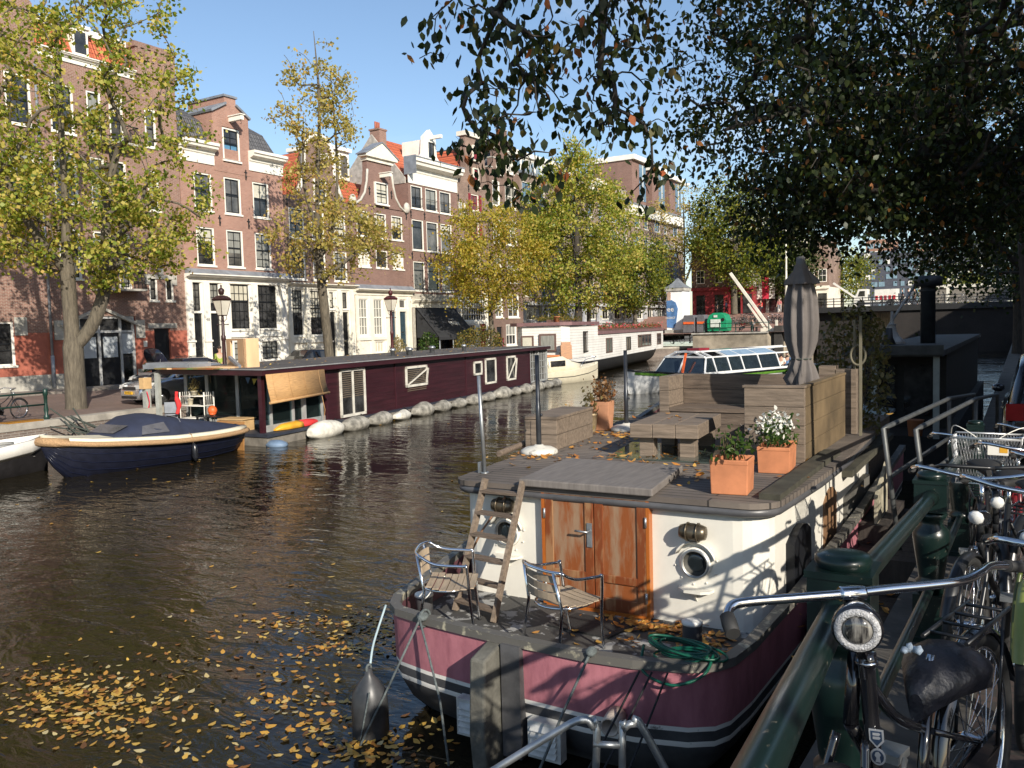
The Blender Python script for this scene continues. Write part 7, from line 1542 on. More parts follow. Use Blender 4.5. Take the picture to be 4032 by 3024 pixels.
# fallen leaves lying about
ORL = leafmat('fallen_orange', [(0, (.32, .12, .03)), (.5, (.5, .22, .05)), (1, (.58, .36, .09))], .15)
YLL = leafmat('fallen_yellow', [(0, (.10, .05, .02)), (.15, (.34, .14, .035)), (.45, (.48, .27, .05)), (.8, (.55, .36, .08)), (1, (.50, .42, .22))], .1)
def flatleaves(P, size, lm, name, label, seed=1, tilt=.25, cat='leaves'):
    g = np.random.default_rng(seed); n = len(P); P = np.asarray(P, float)
    a = g.uniform(0, 2*PI, n); ax = np.stack([np.cos(a), np.sin(a), g.normal(size=n)*tilt], 1); ax /= np.linalg.norm(ax, axis=1)[:, None]
    nn = np.stack([g.normal(size=n)*tilt, g.normal(size=n)*tilt, np.ones(n)], 1); nn -= (nn*ax).sum(1)[:, None]*ax; nn /= np.linalg.norm(nn, axis=1)[:, None]; bt = np.cross(nn, ax)
    s = (size*g.uniform(.6, 1.3, n))[:, None]; K = [(-.5, 0, .06), (-.15, .28, .0), (.25, .22, 0), (.55, 0, .1), (.25, -.22, 0), (-.15, -.28, 0)]
    V = np.stack([P+ax*s*k[0]+bt*s*k[1]+nn*s*k[2] for k in K], 1); q = 6
    me = bpy.data.meshes.new(name); me.vertices.add(n*q); me.vertices.foreach_set('co', V.reshape(-1)); me.loops.add(n*q); me.loops.foreach_set('vertex_index', np.arange(n*q, dtype=np.int32)); me.polygons.add(n)
    me.polygons.foreach_set('loop_start', np.arange(0, n*q, q, dtype=np.int32)); me.polygons.foreach_set('loop_total', np.full(n, q, dtype=np.int32)); me.update(calc_edges=True); me.materials.append(lm)
    o = bpy.data.objects.new(name, me); COL.objects.link(o); o['label'] = label; o['category'] = cat; o['kind'] = 'stuff'; return o
g = np.random.default_rng(11)
def blob(c, s, n, z): return [(c[0]+g.normal()*s[0], c[1]+g.normal()*s[1], z+abs(g.normal())*.008) for _ in range(n)]
P = blob((-4.2, 9.3), (.8, .5), 110, 2.0) + blob((-5.2, 9.25), (.25, .12), 40, 1.995) + blob((-5.0, 11.7), (.3, .25), 110, 1.995) + blob((-3.0, 8.6), (.12, .25), 45, 1.995) + blob((-4.6, 10.6), (.5, .4), 50, 1.995) + blob((-3.8, 12.2), (.8, .1), 25, 2.35) + blob((-3.7, 10.3), (.3, .5), 8, 2.412)
P = [p for p in P if not (-4.62 < p[0] < -2.95 and p[1] < 8.9)]
flatleaves(P, .085, ORL, 'fallen_leaves', 'orange fallen leaves scattered over the barge roof deck', 2)
P = blob((-2.95, 7.35), (.28, .1), 150, .775) + blob((-2.3, 7.2), (.2, .14), 70, .775) + blob((-3.2, 6.8), (.5, .3), 22, .775)
flatleaves(P, .085, ORL, 'fallen_leaves', 'orange fallen leaves heaped under the cabin doors', 3)
W_ = [(-8.876, 4.995, 3), (-8.09, 5.014, 4), (-7.277, 4.965, 3), (-7.699, 4.526, 3), (-8.4, 4.7, 3), (-8.07, 6.12, .5), (-7.85, 5.65, 1), (-8.06, 6.77, .6), (-8.13, 7.27, .6), (-7.7, 7.48, 1), (-7.4, 7.8, 1), (-6.87, 7.9, 2.5), (-6.84, 7.05, 2), (-6.55, 6.46, 1), (-6.3, 5.94, 1), (-5.82, 5.84, 1), (-6.04, 5.4, 1.2), (-5.34, 5.45, 1.5), (-6.5, 7.72, 2), (-4.76, 5.66, 1.5), (-5.06, 5.5, 2), (-4.52, 5.42, 2), (-5.83, 4.73, .8), (-6.54, 4.44, .8), (-6.1, 7.6, 2), (-9.3, 4.5, 1)]
P = []
for x, y, k in W_: P += [(x+g.normal()*.34, y+g.normal()*.26, .006) for _ in range(int(30*k))]
P += [(g.uniform(-10, -4.6), g.uniform(4.2, 8.3), .006) for _ in range(60)]
flatleaves(P, .078, YLL, 'floating_leaves', 'yellow fallen leaves floating on the canal water', 5, .16)
P = [(g.uniform(-23, -8), g.uniform(8, 30), .006) for _ in range(260)]
flatleaves(P, .10, YLL, 'floating_leaves', 'sparse yellow leaves drifting on the middle of the canal', 6, .05)
flatleaves(leaves_roof, .12, YLL, 'fallen_leaves', 'pale fallen leaves dotted over the red houseboat roof', 8, .2)
P = blob((-1.35, 8.6), (.2, .8), 90, .9)
flatleaves(P, .09, ORL, 'fallen_leaves', 'brown leaves caught on the walkway beside the barge', 9, .3)
# ------------------------------------------------------------------ railing on the near quay
GRNP = wornmat('chipped_green_paint', (.0045, .0135, .0115), (.12, .105, .08), 55, .655, .685, .3)
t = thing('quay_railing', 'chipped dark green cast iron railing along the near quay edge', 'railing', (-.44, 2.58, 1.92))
RPTS = [(-.234, -.25, 3.175), (-.44, 2.58, 2.92), (-.44, 5.42, 2.707), (-.44, 8.15, 2.552), (-.44, 10.9, 2.42)]
for x, y, z in RPTS:
    b = z-1.0; m = MB()
    m.box(x-.085, x+.085, y-.085, y+.085, z-.22, z-.045); m.box(x-.092, x+.092, y-.092, y+.092, z-.055, z-.035)
    m.lathe([(.06, -.05), (.074, -.036), (.08, -.015), (.074, .0), (.04, .008), (0, .01)], (x, y, z), 20)
    m.lathe([(.07, -.225), (.085, -.235), (.085, -.255), (.065, -.27), (.062, -.30), (.095, -.335), (.102, -.37), (.095, -.43), (.07, -.60), (.068, -.62), (.085, -.635), (.085, -.66), (.068, -.67), (.075, -.70)], (x, y, z), 20)
    m.box(x-.09, x+.09, y-.09, y+.09, b, z-.70); m.box(x-.11, x+.11, y-.11, y+.11, b-.02, b+.05)
    m.build('post', GRNP, t, world=True)
for a, b in zip(RPTS[:-1], RPTS[1:]):
    for dz, r in ((-.135, .037), (-.66, .026)):
        A = Vector(a)+Vector((0, .09, dz)); B = Vector(b)+Vector((0, -.09, dz)); m = MB(); m.tube([A, A.lerp(B, .03), B.lerp(A, .03), B], [r*1.25, r, r, r*1.25] if r > .03 else r, 16); m.build('rail', GRNP, t, world=True)
# ------------------------------------------------------------------ foreground bicycle A
BLK = mat('gloss_black', (.008, .008, .01), .12, var=.2, coat=1)
hd = math.radians(-104); fw = Vector((math.cos(hd), math.sin(hd), 0))
org = Vector((-.318, 2.10, 0))-fw*.335
BA = make_bike('bicycle', 'black bicycle with chrome handlebar and round headlamp leaning on the green railing', BLK, (org.x, org.y, 1.92), hd, 'bicycles parked along the near railing', fine=True, light=False, turn=math.radians(48), lean=0.03, chain=True, drop=.19, fguard=False, seat=False)
for ch in list(BA.children):
    if ch.name.startswith('handlebar') or ch.name.startswith('fork'):
        for g2 in list(ch.children): bpy.data.objects.remove(g2)
        if ch.name.startswith('handlebar'): bpy.data.objects.remove(ch)
I = BA.matrix_basis.inverted()
m = MB(); m.tube([(-.31, 2.09, 2.76), (-.327, 2.075, 2.963)], .012, 10)  # handlebar points worked out beforehand from image pixels at assumed depths
m.tube(smooth_path([(-.333, 2.066, 2.965), (-.44, 1.985, 2.963), (-.535, 1.912, 2.961), (-.562, 1.885, 2.956), (-.566, 1.86, 2.94)], 6), .0115, 12)
m.tube(smooth_path([(-.333, 2.066, 2.965), (-.26, 2.14, 2.965), (-.19, 2.21, 2.963), (-.12, 2.29, 2.962), (-.085, 2.38, 2.962), (-.06, 2.53, 2.945), (.0, 2.78, 2.885)], 6), .0115, 12)
m.lathe([(.0165, -.03), (.018, -.026), (.018, .026), (.0165, .03)], (-.333, 2.066, 2.965), 14, (-.82, -.6, 0)); hbo = m.build('handlebar', CHROME, BA, world=True)
m = MB(); m.tube([(-.566, 1.86, 2.94), (-.556, 1.845, 2.928), (-.54, 1.82, 2.915)], [.0165, .018, .0165], 12); m.tube([(-.03, 2.66, 2.915), (.02, 2.86, 2.865)], .017, 10); m.build('grips', RUBBER, hbo, world=True)
ld = Vector((.16, -1, -.06)).normalized(); lc = Vector((-.312, 2.005, 2.907))
m = MB(); m.lathe([(.02, -.085), (.04, -.07), (.052, -.03), (.055, .0), (.055, .012), (.050, .016)], lc, 24, ld); hl = m.build('headlight', BLK, BA, world=True)
m = MB(); m.lathe([(.050, .0125), (.0495, .019), (.034, .0195), (.033, .013)], lc, 24, ld); m.build('reflector_ring', mat('prism_reflector', (.55, .55, .56), .3, var=.5, scale=220, bump=.6, bscale=260), hl, world=True)
m = MB(); m.lathe([(.034, .0135), (.030, .022), (.02, .027), (0, .029)], lc, 24, ld); m.build('lens', mat('lens_glass', (.22, .21, .19), .06, col2=(.02, .02, .02), lo=.42, hi=.6, scale=60, stretch=(1, 1, .12), spec=1), hl, world=True)
m = MB(); m.beam(lc+Vector((0, .045, -.05)), Vector((-.305, 2.10, 2.80)), .02, .03); m.build('lamp_bracket', BLK, hl, world=True)
m = MB(); m.lathe([(.0, .02), (.022, .02), (.024, .0), (.024, -.012), (.019, -.014), (.0185, -.03), (.0185, -.46), (.021, -.465), (.021, -.49), (0, -.49)], (-.306, 2.10, 2.80), 18, (-.065, -.01, 1)); m.build('head_tube', BLK, BA, world=True)
m = MB(); m.lathe([(.0262, -.004), (.0262, .004)], (-.306, 2.10, 2.796), 18, (-.065, -.01, 1)); m.build('headset_ring', CHROME, BA, world=True)
# crest badge on the head tube: silver shield above a dark roundel with a pale figure
bz = Vector((-.282, 2.10, 2.60)); M_ = Matrix.Translation(bz+Vector((.002, -.0195, 0))) @ Matrix.Rotation(-.07, 4, 'Y')
m = MB(); m.T = M_
m.prism([(-.016, .045), (.016, .045), (.016, .018), (0, .0), (-.016, .018)], -.0015, .001, 'y'); m.prism([(.017*math.cos(a), -.02+.02*math.sin(a)) for a in [2*PI*k/18 for k in range(18)]], -.0015, .001, 'y'); m.m = 1
m.prism([(-.012, .041), (.012, .041), (.012, .02), (0, .006), (-.012, .02)], -.0025, -.0016, 'y'); m.prism([(.013*math.cos(a), -.02+.0155*math.sin(a)) for a in [2*PI*k/18 for k in range(18)]], -.0025, -.0016, 'y'); m.m = 0
for z0 in (.035, .026): m.prism([(-.008, z0-.004), (.006, z0-.004), (.009, z0), (.006, z0+.003), (-.008, z0+.002)], -.0035, -.0026, 'y')
m.prism([(-.006, -.032), (.006, -.032), (.004, -.02), (.007, -.014), (.002, -.007), (-.004, -.009), (-.007, -.016), (-.003, -.022)], -.0035, -.0026, 'y')
m.build('crest_badge', [mat('badge_silver', (.5, .52, .55), .3, metal=.5), mat('badge_blue', (.02, .04, .08), .3)], BA, world=True)
# black covered saddle and a white scrap behind it
m = MB(); rings = []
for x, w, h, dz in ((.18, .02, .03, -.02), (.12, .06, .06, 0), (.03, .10, .075, .01), (-.07, .13, .085, .005), (-.13, .12, .08, -.01), (-.16, .06, .05, -.02)):
    rings.append([(-.25+x, w*.92*math.cos(a)*(1+.06*math.sin(5*a+9*x)), .715+dz-.07+(h*math.sin(a) if math.sin(a) > 0 else .055*math.sin(a)*(1+.25*math.sin(7*a)))) for a in [2*PI*k/22 for k in range(22)]])
m.loft(rings); m.build('saddle_cover', mat('black_plastic_cover', (.012, .013, .02), .45, var=.5, scale=8, bump=.8, bscale=14), BA)
m = MB(); [m.ball((-.27+.012*k, 2.52+.008*(k % 3), 2.685+.006*(k % 2)), (.012, .016, .010), 5, 4, Matrix.Rotation(k*1.3, 3, 'X')) for k in range(4)]; m.build('paper_scrap', mat('scrap_paper', (.55, .65, .75), .6, var=.6, scale=25), label='crumpled blue and white wrapper on the black saddle cover', cat='litter')
# bicycle B with the silver mesh basket and bicycle C between them
BB = make_bike('bicycle', 'bicycle with a big silver mesh front basket by the third railing post', mat('dark_blue_frame', (.02, .03, .06), .3), (-.20, 8.25, 1.55), -PI/2-.05, 'bicycles parked along the near railing', fine=True, bars='swept', lady=True, turn=.15, hw=.44)
MESH = mat('basket_wire', (.50, .51, .52), .3, metal=.8, var=.1)
m = MB(); bx0, bx1, bw, bz0, bz1 = .42, .72, .24, .74, 1.10
q = lambda z, k: [(bx0-.03*k, -bw*(.86+.14*k), z), (bx1+.03*k, -bw*(.86+.14*k), z), (bx1+.03*k, bw*(.86+.14*k), z), (bx0-.03*k, bw*(.86+.14*k), z)]
m.tube(q(bz1, 1), .010, 6, closed=True); m.tube(q(bz0, 0), .006, 5, closed=True)
for i in range(4):
    a0, a1 = Vector(q(bz0, 0)[i]), Vector(q(bz0, 0)[(i+1) % 4]); b0, b1 = Vector(q(bz1, 1)[i]), Vector(q(bz1, 1)[(i+1) % 4]); n = 22 if i % 2 else 15
    for k in range(n):
        for s in (-3, 3):
            k2 = k+s
            if 0 <= k2 <= n: m.tube([a0.lerp(a1, k/n), b0.lerp(b1, k2/n)], .0022, 3, cap=False)
m.build('basket', MESH, BB)
m = MB(); m.box(bx1+.045, bx1+.05, .02, .16, .98, 1.06); m.m = 1; m.box(bx1+.0505, bx1+.052, .10, .155, 1.0, 1.055); m.build('basket_sign', [WHITE, mat('kayak_yellow', (.7, .36, .03))], BB)
m = MB(); m.ball((.56, .03, .82), (.11, .15, .07), 10, 6); o = m.build('plastic_bag', mat('pale_blue_bag', (.25, .42, .52), .4, var=.4, scale=12), label='pale blue plastic bag inside the silver mesh basket', cat='bag'); o.location = BB.matrix_basis @ Vector((.56, .03, .76))
m = MB()
for s in (-1, 1): m.tube(smooth_path([(.20, s*.30, 1.06), (.42, s*.24, 1.16), (.50, s*.05, 1.05), (.33, 0, .9)], 5), .004, 5)
m.build('brake_cables', WHITE, BB)
m = MB(); [m.tube([(.12, s*.305, 1.03), (.22, s*.315, .97), (.10, s*.32, .94)], .007, 5) for s in (-1, 1)]; m.build('brake_levers', CHROME, BB)
BC = make_bike('bicycle', 'olive green bicycle with green mudguards and a bullet headlamp behind the black one', mat('olive_frame', (.07, .09, .02), .35), (.06, 4.62, 1.79), -PI/2-.06, 'bicycles parked along the near railing', fine=True, bars='swept', guard=mat('olive_guard', (.24, .28, .07), .35), chromebar=True, turn=-.1)
m = MB(); c = (.46, .10, .86); m.lathe([(.005, -.10), (.02, -.09), (.038, -.04), (.043, .0), (.045, .02)], c, 16, (1, .1, -.1)); b_ = m.build('bullet_lamp', CHROME, BC); m = MB(); m.lathe([(.042, .018), (.036, .035), (0, .042)], c, 16, (1, .1, -.1)); m.build('lens', mat('lens_glass', (.30, .29, .27)), b_)
BD = make_bike('bicycle', 'black bicycle with black handlebar squeezed behind the olive one', BLACKP, (-.16, 5.9, 1.69), -PI/2+.12, 'bicycles parked along the near railing', fine=True, chromebar=False, turn=.2)
BE = make_bike('bicycle', 'red bicycle at the right edge beyond the olive one', mat('red_frame', (.45, .02, .025), .3), (.28, 6.4, 1.66), -PI/2-.2, 'bicycles parked along the near railing', fine=True, bars='swept')
BF = make_bike('bicycle', 'dark bicycle of which the front wheel shows at the right picture edge', mat('anthracite_frame', (.03, .03, .03), .3), (.22, 3.25, 1.87), -PI/2-.02, 'bicycles parked along the near railing', fine=True, nsp=32)
make_bike('bicycle', 'dark red bicycle standing close behind the basket bicycle', mat('dark_red_frame', (.16, .015, .02), .3), (.02, 7.35, 1.6), -PI/2+.15, 'bicycles parked along the near railing', bars='swept', hw=.34)
make_bike('bicycle', 'black swept bar bicycle near the second railing post', BLACKP, (-.1, 5.2, 1.74), -PI/2-.22, 'bicycles parked along the near railing', bars='swept', hw=.33, turn=.3)
make_bike('bicycle', 'grey bicycle furthest along the near railing', mat('mid_grey_frame', (.2, .2, .21), .3), (.1, 9.5, 1.5), -PI/2, 'bicycles parked along the near railing', bars='swept')
# dark car parked further along the near quay
car('dark grey tall car with red tail lamp parked on the near quay', (.62, 17.2, 1.27), PI/2, mat('dark_grey_paint', (.03, .033, .04), .2, metal=.4, coat=1), H=1.72, L=4.3, W=1.8)
# stair rail and walkway beside the barge
t = thing('stair_railing', 'grey tubular stair railing leading down from the near quay', 'hand rail', (-1.05, 9.3, 1.2))
for o_ in (0, .30):
    m = MB(); m.tube([(-1.05+o_, 9.32, 1.25), (-1.20+o_, 9.32, 2.49), (-1.17+o_, 9.4, 2.5), (-.79+o_, 12.2, 2.56), (-.6+o_, 14.3, 2.45), (-.6+o_, 14.4, 1.3)], .026, 8); m.tube([(-1.13+o_, 9.32, 2.0), (-.79+o_, 12.2, 2.05)], .024, 8); m.tube([(-.79+o_, 12.2, 2.56), (-.79+o_, 12.2, 1.2)], .024, 8); m.build('tube', mat('grey_tube', (.10, .105, .105), .5, metal=.4, var=.3, scale=9), t, world=True)
t = thing('walkway', 'dark timber walkway between barge and near quay', 'walkway', (-1.3, 10.5, .8))
WW = mat('walkway_wood', (.045, .036, .03), .85, var=.4, scale=3, stretch=(6, 1, 1), bump=.3)  # dark wood deepened further to stand for the shade here
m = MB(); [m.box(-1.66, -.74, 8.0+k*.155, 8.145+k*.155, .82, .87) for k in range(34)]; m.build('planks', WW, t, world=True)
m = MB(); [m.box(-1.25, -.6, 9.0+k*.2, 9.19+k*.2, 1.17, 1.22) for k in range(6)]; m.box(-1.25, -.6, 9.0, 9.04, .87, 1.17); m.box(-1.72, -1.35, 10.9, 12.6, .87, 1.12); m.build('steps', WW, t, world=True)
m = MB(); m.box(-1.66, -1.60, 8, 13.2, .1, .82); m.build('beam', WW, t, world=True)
m = MB(); m.prism([(11.0, .9), (11.9, .9), (11.9, 1.75), (11.0, 1.45)], -1.52, -1.48, 'x'); m.build('panel', mat('pale_board', (.42, .38, .28), .8, var=.6, scale=5), label='pale weathered board standing on the walkway', cat='board')
m = MB(); m.box(-1.935, -1.90, 12.6, 12.635, .87, 3.65); m.box(-2.06, -2.03, 12.9, 12.93, .87, 3.6); m.torus((-1.98, 12.8, 3.1), .14, .018, (0, 1, 0), 20, 5, sc=(.7, 1)); m.build('trellis_pole', mat('pale_stick', (.16, .145, .10), .8), label='two thin pale poles standing beside the bamboo', cat='pole')
shrub('tall bamboo bush in the shade behind the closed parasol', (-2.2, 13.8, 2.75), (.56, .8, 1.15), 2300, leafmat('bamboo_leaves', [(0, (.05, .055, .015)), (.6, (.13, .12, .04)), (1, (.17, .13, .05))], .3), .075, cat='bamboo', name='bamboo', seed=12)
shrub('small dark potted shrub left of the closed parasol', (-3.0, 13.8, 2.65), (.22, .25, .5), 300, LG_GRN, .09, cat='shrub', seed=13)
m = MB(); m.lathe([(.16, 0), (.2, .38), (.22, .38), (.22, .42), (.18, .42)], (0, 0, 0), 12); o = m.build('planter', mat('dark_pot', (.04, .035, .03), .6), label='dark pot under the small shrub left of the parasol', cat='planter'); o.location = (-3.0, 13.8, 1.94)
m = MB(); m.box(-2.5, -2.28, 12.75, 13.0, 1.94, 2.95); m.box(-2.27, -2.0, 12.75, 13.0, 1.94, 2.90); m.build('wooden_block', GW2, label='two upright weathered timber blocks right of the parasol', cat='wood')
m = MB(); m.box(-5.9, -1.95, 13.2, 13.35, .8, 1.98); m.box(-5.9, -1.9, 13.35, 15.5, .8, 1.98); m.build('foredeck_box', GW, BG, world=True)
# second, dark houseboat further along the near quay
t = thing('houseboat', 'dark timber houseboat with flat roof lying in the shade beyond the barge', 'houseboat', (-3, 28, 0))
DKT = mat('shaded_timber_wall', (.014, .012, .010), .8, var=.4, scale=3, stretch=(1, 1, 8))  # near-black colour carries the shade over this boat
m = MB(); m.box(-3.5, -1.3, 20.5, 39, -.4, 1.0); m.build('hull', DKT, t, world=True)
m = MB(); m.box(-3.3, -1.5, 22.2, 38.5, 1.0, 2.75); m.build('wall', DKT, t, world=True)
m = MB(); m.box(-3.4, -1.42, 20.0, 39, 2.78, 2.9); m.box(-3.42, -1.40, 19.9, 20.0, 2.82, 3.02); m.build('roof', mat('grey_roof_edge', (.05, .05, .048), .8, var=.4), t, world=True)  # roof colour darkened to stand for shade
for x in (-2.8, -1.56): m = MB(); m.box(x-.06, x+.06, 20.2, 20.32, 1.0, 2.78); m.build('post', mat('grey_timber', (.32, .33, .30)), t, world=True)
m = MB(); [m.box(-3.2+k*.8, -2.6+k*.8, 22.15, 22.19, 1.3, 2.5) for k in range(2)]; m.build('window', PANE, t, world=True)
m = MB(); m.lathe([(.19, 2.9), (.19, 4.3), (.22, 4.32), (.22, 4.36), (.19, 4.38), (.19, 4.45), (.36, 4.46), (.36, 4.7), (.3, 4.74)], (-2.22, 26, 0), 16); m.build('chimney', mat('chimney_steel', (.05, .055, .06), .5, metal=.5), t, world=True)
m = MB(); m.lathe([(.2, 2.9), (.12, 3.1), (.1, 3.35)], (-3.1, 25.0, 0), 10); m.build('vent', IRON, t, world=True)
t = thing('mast_foot', 'grey fluted mast foot with slanting boom on the dark houseboat roof', 'mast', (-3.5, 25.5, 2.9))
m = MB(); m.lathe([(.34, 2.9), (.34, 2.96), (.2, 3.1), (.12, 3.25), (.09, 3.42), (.13, 3.44), (.05, 3.46), (.04, 3.8)], (-3.1, 25.8, 0), 10, sm=False); m.build('foot', mat('weathered_grey', (.33, .32, .3), .8), t, world=True)
m = MB(); m.tube([(-3.42, 25.7, 3.0), (-2.5, 26, 4.58)], .035, 8); m.build('boom', mat('weathered_grey', (.33, .32, .3)), t, world=True)
m = MB(); m.loft([[(-3.15, 20.0, 1.56), (-3.15, 21.0, 1.56), (-3.15, 21.0, 1.62), (-3.15, 20.0, 1.62)], [(-2.45, 20.0, 1.5), (-2.45, 21.0, 1.5), (-2.45, 21.0, 1.56), (-2.45, 20.0, 1.56)]], sm=False); m.build('tabletop', mat('pale_blue_table', (.45, .55, .58), .25), label='pale tabletop under the dark houseboat canopy', cat='table')
m = MB(); m.lathe([(.14, 0), (.17, .35), (.19, .36), (.15, .36)], (0, 0, 0), 12); o = m.build('flower_pot', TERRA, label='terracotta pot in the shade on the dark houseboat deck', cat='flower pot'); o.location = (-2.0, 20.6, 1.0)
# unseen house row on the near side, placed and sized for the shade it casts
for i, (y0, y1, h, bm, lab) in enumerate(((4.2, 12.5, 13, BR_BRN, 'unseen dark brick house added for shade on the near side, nearest of the row'), (12.55, 20, 12.5, BR_PUR, 'unseen purple brick house added for shade in the middle of the near side row'), (20.05, 30, 13.5, BR_RED, 'unseen red brick house added for shade on the near side of the canal'), (30.05, 112, 14, BR_OLD, 'unseen long brick house added for shade at the far end of the near side row'))):
    H = House('canal_house', lab, y0, y1, h, bm, X=0, z0=1.2, group='unseen shade houses along the near quay')
    n = int((y1-y0)/2.4)
    for r in range(4):
        for k in range(n): a = y0+(y1-y0)*(k+.5)/n; H.window(a-.55, a+.55, 2.2+r*2.8, 4.1+r*2.8, 2, 3)
    H.wall(); m = MB(); m.prism([(0, h-1.2), (-9, h-1.2), (-4.5, h+1.6)], 0, y1-y0, 'y'); H.part('roof', m, TILE_O); H.cornice(y0, y1, h-.6, h)
    H.root.location = (10.5, y1, 1.2); H.root.rotation_euler = (0, 0, PI)
# ------------------------------------------------------------------ trees
def tree(name, label, trunk, attract, lm, nper, lsize, sig, seed=1, tr=.22, bark=None, tip=.012, shape='q', cat='tree', group=None, extra=None, up=.25, droop=.3, maxr=None, leafdrop=0., ex=2.2, pen=.12):
    """trunk: list of polylines [(p, ...)] in world space (first one starts at the ground); attract: (n,3) twig tips"""
    g = np.random.default_rng(seed); base = trunk[0][0]
    t = thing(name, label, cat, tuple(base), 0, group)
    pos = []; par = []; fixed = []
    for pl in trunk:
        P = smooth_path(pl, 4) if len(pl) > 2 else [Vector(p) for p in pl]
        start = 0
        if pos:
            d = [(Vector(q)-P[0]).length for q in pos]; prev = int(np.argmin(d)); P = P[1:]
        else: prev = -1
        for p in P: pos.append(tuple(p)); par.append(prev); prev = len(pos)-1
    nfix = len(pos); A = np.array(attract, float); A = A[np.argsort(((A-np.array(pos[nfix-1] if len(trunk) == 1 else pos[nfix//2]))**2).sum(1))]
    minz = min(pl[-1][2] for pl in trunk)*.0 + base[2]+ (max(p[2] for p in pos)-base[2])*.28
    depth = [0]*nfix
    for i in range(1, nfix): depth[i] = depth[par[i]] + (Vector(pos[i])-Vector(pos[par[i]])).length
    PA = np.array(pos)
    tips = []
    for a in A:
        d = np.sqrt(((PA-a)**2).sum(1)); cost = d + pen*np.array(depth); cost = cost + np.where(PA[:, 2] < minz, 50, 0) + np.where(PA[:, 2] > a[2]+.2*d, d*up, 0)
        j = int(np.argmin(cost)); q = Vector(pos[j]); e = Vector(a); L = (e-q).length
        if L < .02: continue
        k = 3 if L > .8 else 2; prev = j
        mid = Vector(g.normal(size=3))*L*.07 + Vector((0, 0, L*.06))
        for s in range(1, k+1):
            f = s/k; p = q.lerp(e, f) + mid*math.sin(PI*f)
            pos.append(tuple(p)); par.append(prev); depth.append(depth[prev]+L/k); prev = len(pos)-1
        PA = np.array(pos); tips.append(prev)
    n = len(pos); kids = [[] for _ in range(n)]
    for i in range(n):
        if par[i] >= 0: kids[par[i]].append(i)
    rad = [0]*n
    for i in range(n-1, -1, -1):
        rad[i] = tip if not kids[i] else (sum(rad[k]**ex for k in kids[i]))**(1/ex)
    sc = tr/rad[0]
    rad = [max(tip, min(tr*1.15, tip+(r-tip)*sc if r > tip else tip)) for r in rad]
    for i in range(min(nfix, 3)): rad[i] = tr*(1.12 if i == 0 else 1.0)
    # chains -> tubes
    tm = MB(); bm_ = MB()
    pend = [(-1, 0)]
    while pend:
        p0, c = pend.pop(); ch = ([p0] if p0 >= 0 else []) + [c]
        while kids[ch[-1]]:
            ks = sorted(kids[ch[-1]], key=lambda k: -rad[k]); pend += [(ch[-1], o_) for o_ in ks[1:]]; ch.append(ks[0])
        rr = [rad[i] for i in ch]
        if p0 >= 0: rr[0] = min(rad[p0], rr[1]*1.2)
        big = rr[0] > .05
        (tm if p0 < 0 else bm_).tube([pos[i] for i in ch], rr, 10 if p0 < 0 else (7 if big else 4), cap=False)
    tm.build('trunk', bark or BARK, t, world=True, fixn=False); bm_.build('branches', bark or BARK, t, world=True, fixn=False)
    P = []
    for i in tips:
        c = np.array(pos[i]); m_ = max(1, int(nper*g.uniform(.35, 1.7))); m_ = 0 if g.uniform() < leafdrop else m_
        if m_: P.append(c+g.normal(size=(m_, 3))*sig*np.array([1, 1, .75]))
        q = np.array(pos[par[i]]); k = int(m_*.45)
        if k: P.append(q+(c-q)*g.uniform(0, 1, (k, 1))+g.normal(size=(k, 3))*sig*.6)
    if extra is not None: P.append(extra)
    reparent(leafcloud(np.concatenate(P), lsize, lm, g, 'crown', droop=droop, shape=shape), t); return t
def ellip(n, c, r, seed, inner=.35, zmin=None):
    g = np.random.default_rng(seed); out = []
    while len(out) < n:
        p = g.uniform(-1, 1, 3); d = (p**2).sum()
        if inner**2 < d < 1:
            q = p*np.array(r)+np.array(c)
            if zmin is None or q[2] > zmin: out.append(q)
    return np.array(out)
YG = leafmat('autumn_lime_leaves', [(0, (.08, .13, .018)), (.25, (.22, .28, .035)), (.6, (.44, .42, .08)), (.9, (.56, .47, .13)), (1, (.54, .34, .09))], .5)
YY = leafmat('autumn_yellow_leaves', [(0, (.14, .17, .02)), (.3, (.34, .31, .045)), (.7, (.50, .40, .07)), (1, (.52, .34, .08))], .5)
YB = leafmat('autumn_pale_leaves', [(0, (.24, .22, .05)), (.4, (.42, .36, .09)), (.8, (.50, .40, .13)), (1, (.46, .28, .09))], .48)
GG = leafmat('late_green_leaves', [(0, (.04, .06, .012)), (.4, (.11, .15, .022)), (.75, (.26, .28, .04)), (1, (.40, .33, .06))], .48)
DG = leafmat('dark_green_leaves', [(0, (.02, .035, .008)), (.6, (.045, .07, .014)), (1, (.12, .14, .03))], .4)
# 1 large forked tree on the left
x, y = -29.3, 18.2
tr1 = [[(x, y, 1.0), (x+.02, y, 2.6), (x, y, 4.2), (x-.05, y, 6.2), (x-.1, y+.1, 8.5), (x+.1, y, 11.5), (x, y+.1, 14.5)], [(x+.02, y, 3.3), (x+.55, y+.55, 4.3), (x+.85, y+.95, 6.0), (x+.8, y+1.1, 8.5), (x+1.2, y+1.6, 11)], [(x-.02, y, 6.0), (x-.3, y-.8, 7.2), (x-.5, y-1.6, 9.0), (x-.4, y-2.0, 11.5)], [(x+.8, y+1.0, 7.0), (x+1.1, y+2.1, 8.2), (x+1.2, y+2.7, 10)], [(x-.1, y-.1, 6.4), (x+.3, y-1.4, 6.9), (x+.4, y-2.6, 7.3)]]
A1 = np.concatenate([ellip(290, (x+.3, y+.5, 11.6), (4.6, 5.1, 6.4), 1, .15, 5.6), ellip(100, (x+.6, y+.3, 7.6), (4.0, 4.9, 1.8), 2, .3, 5.8)])
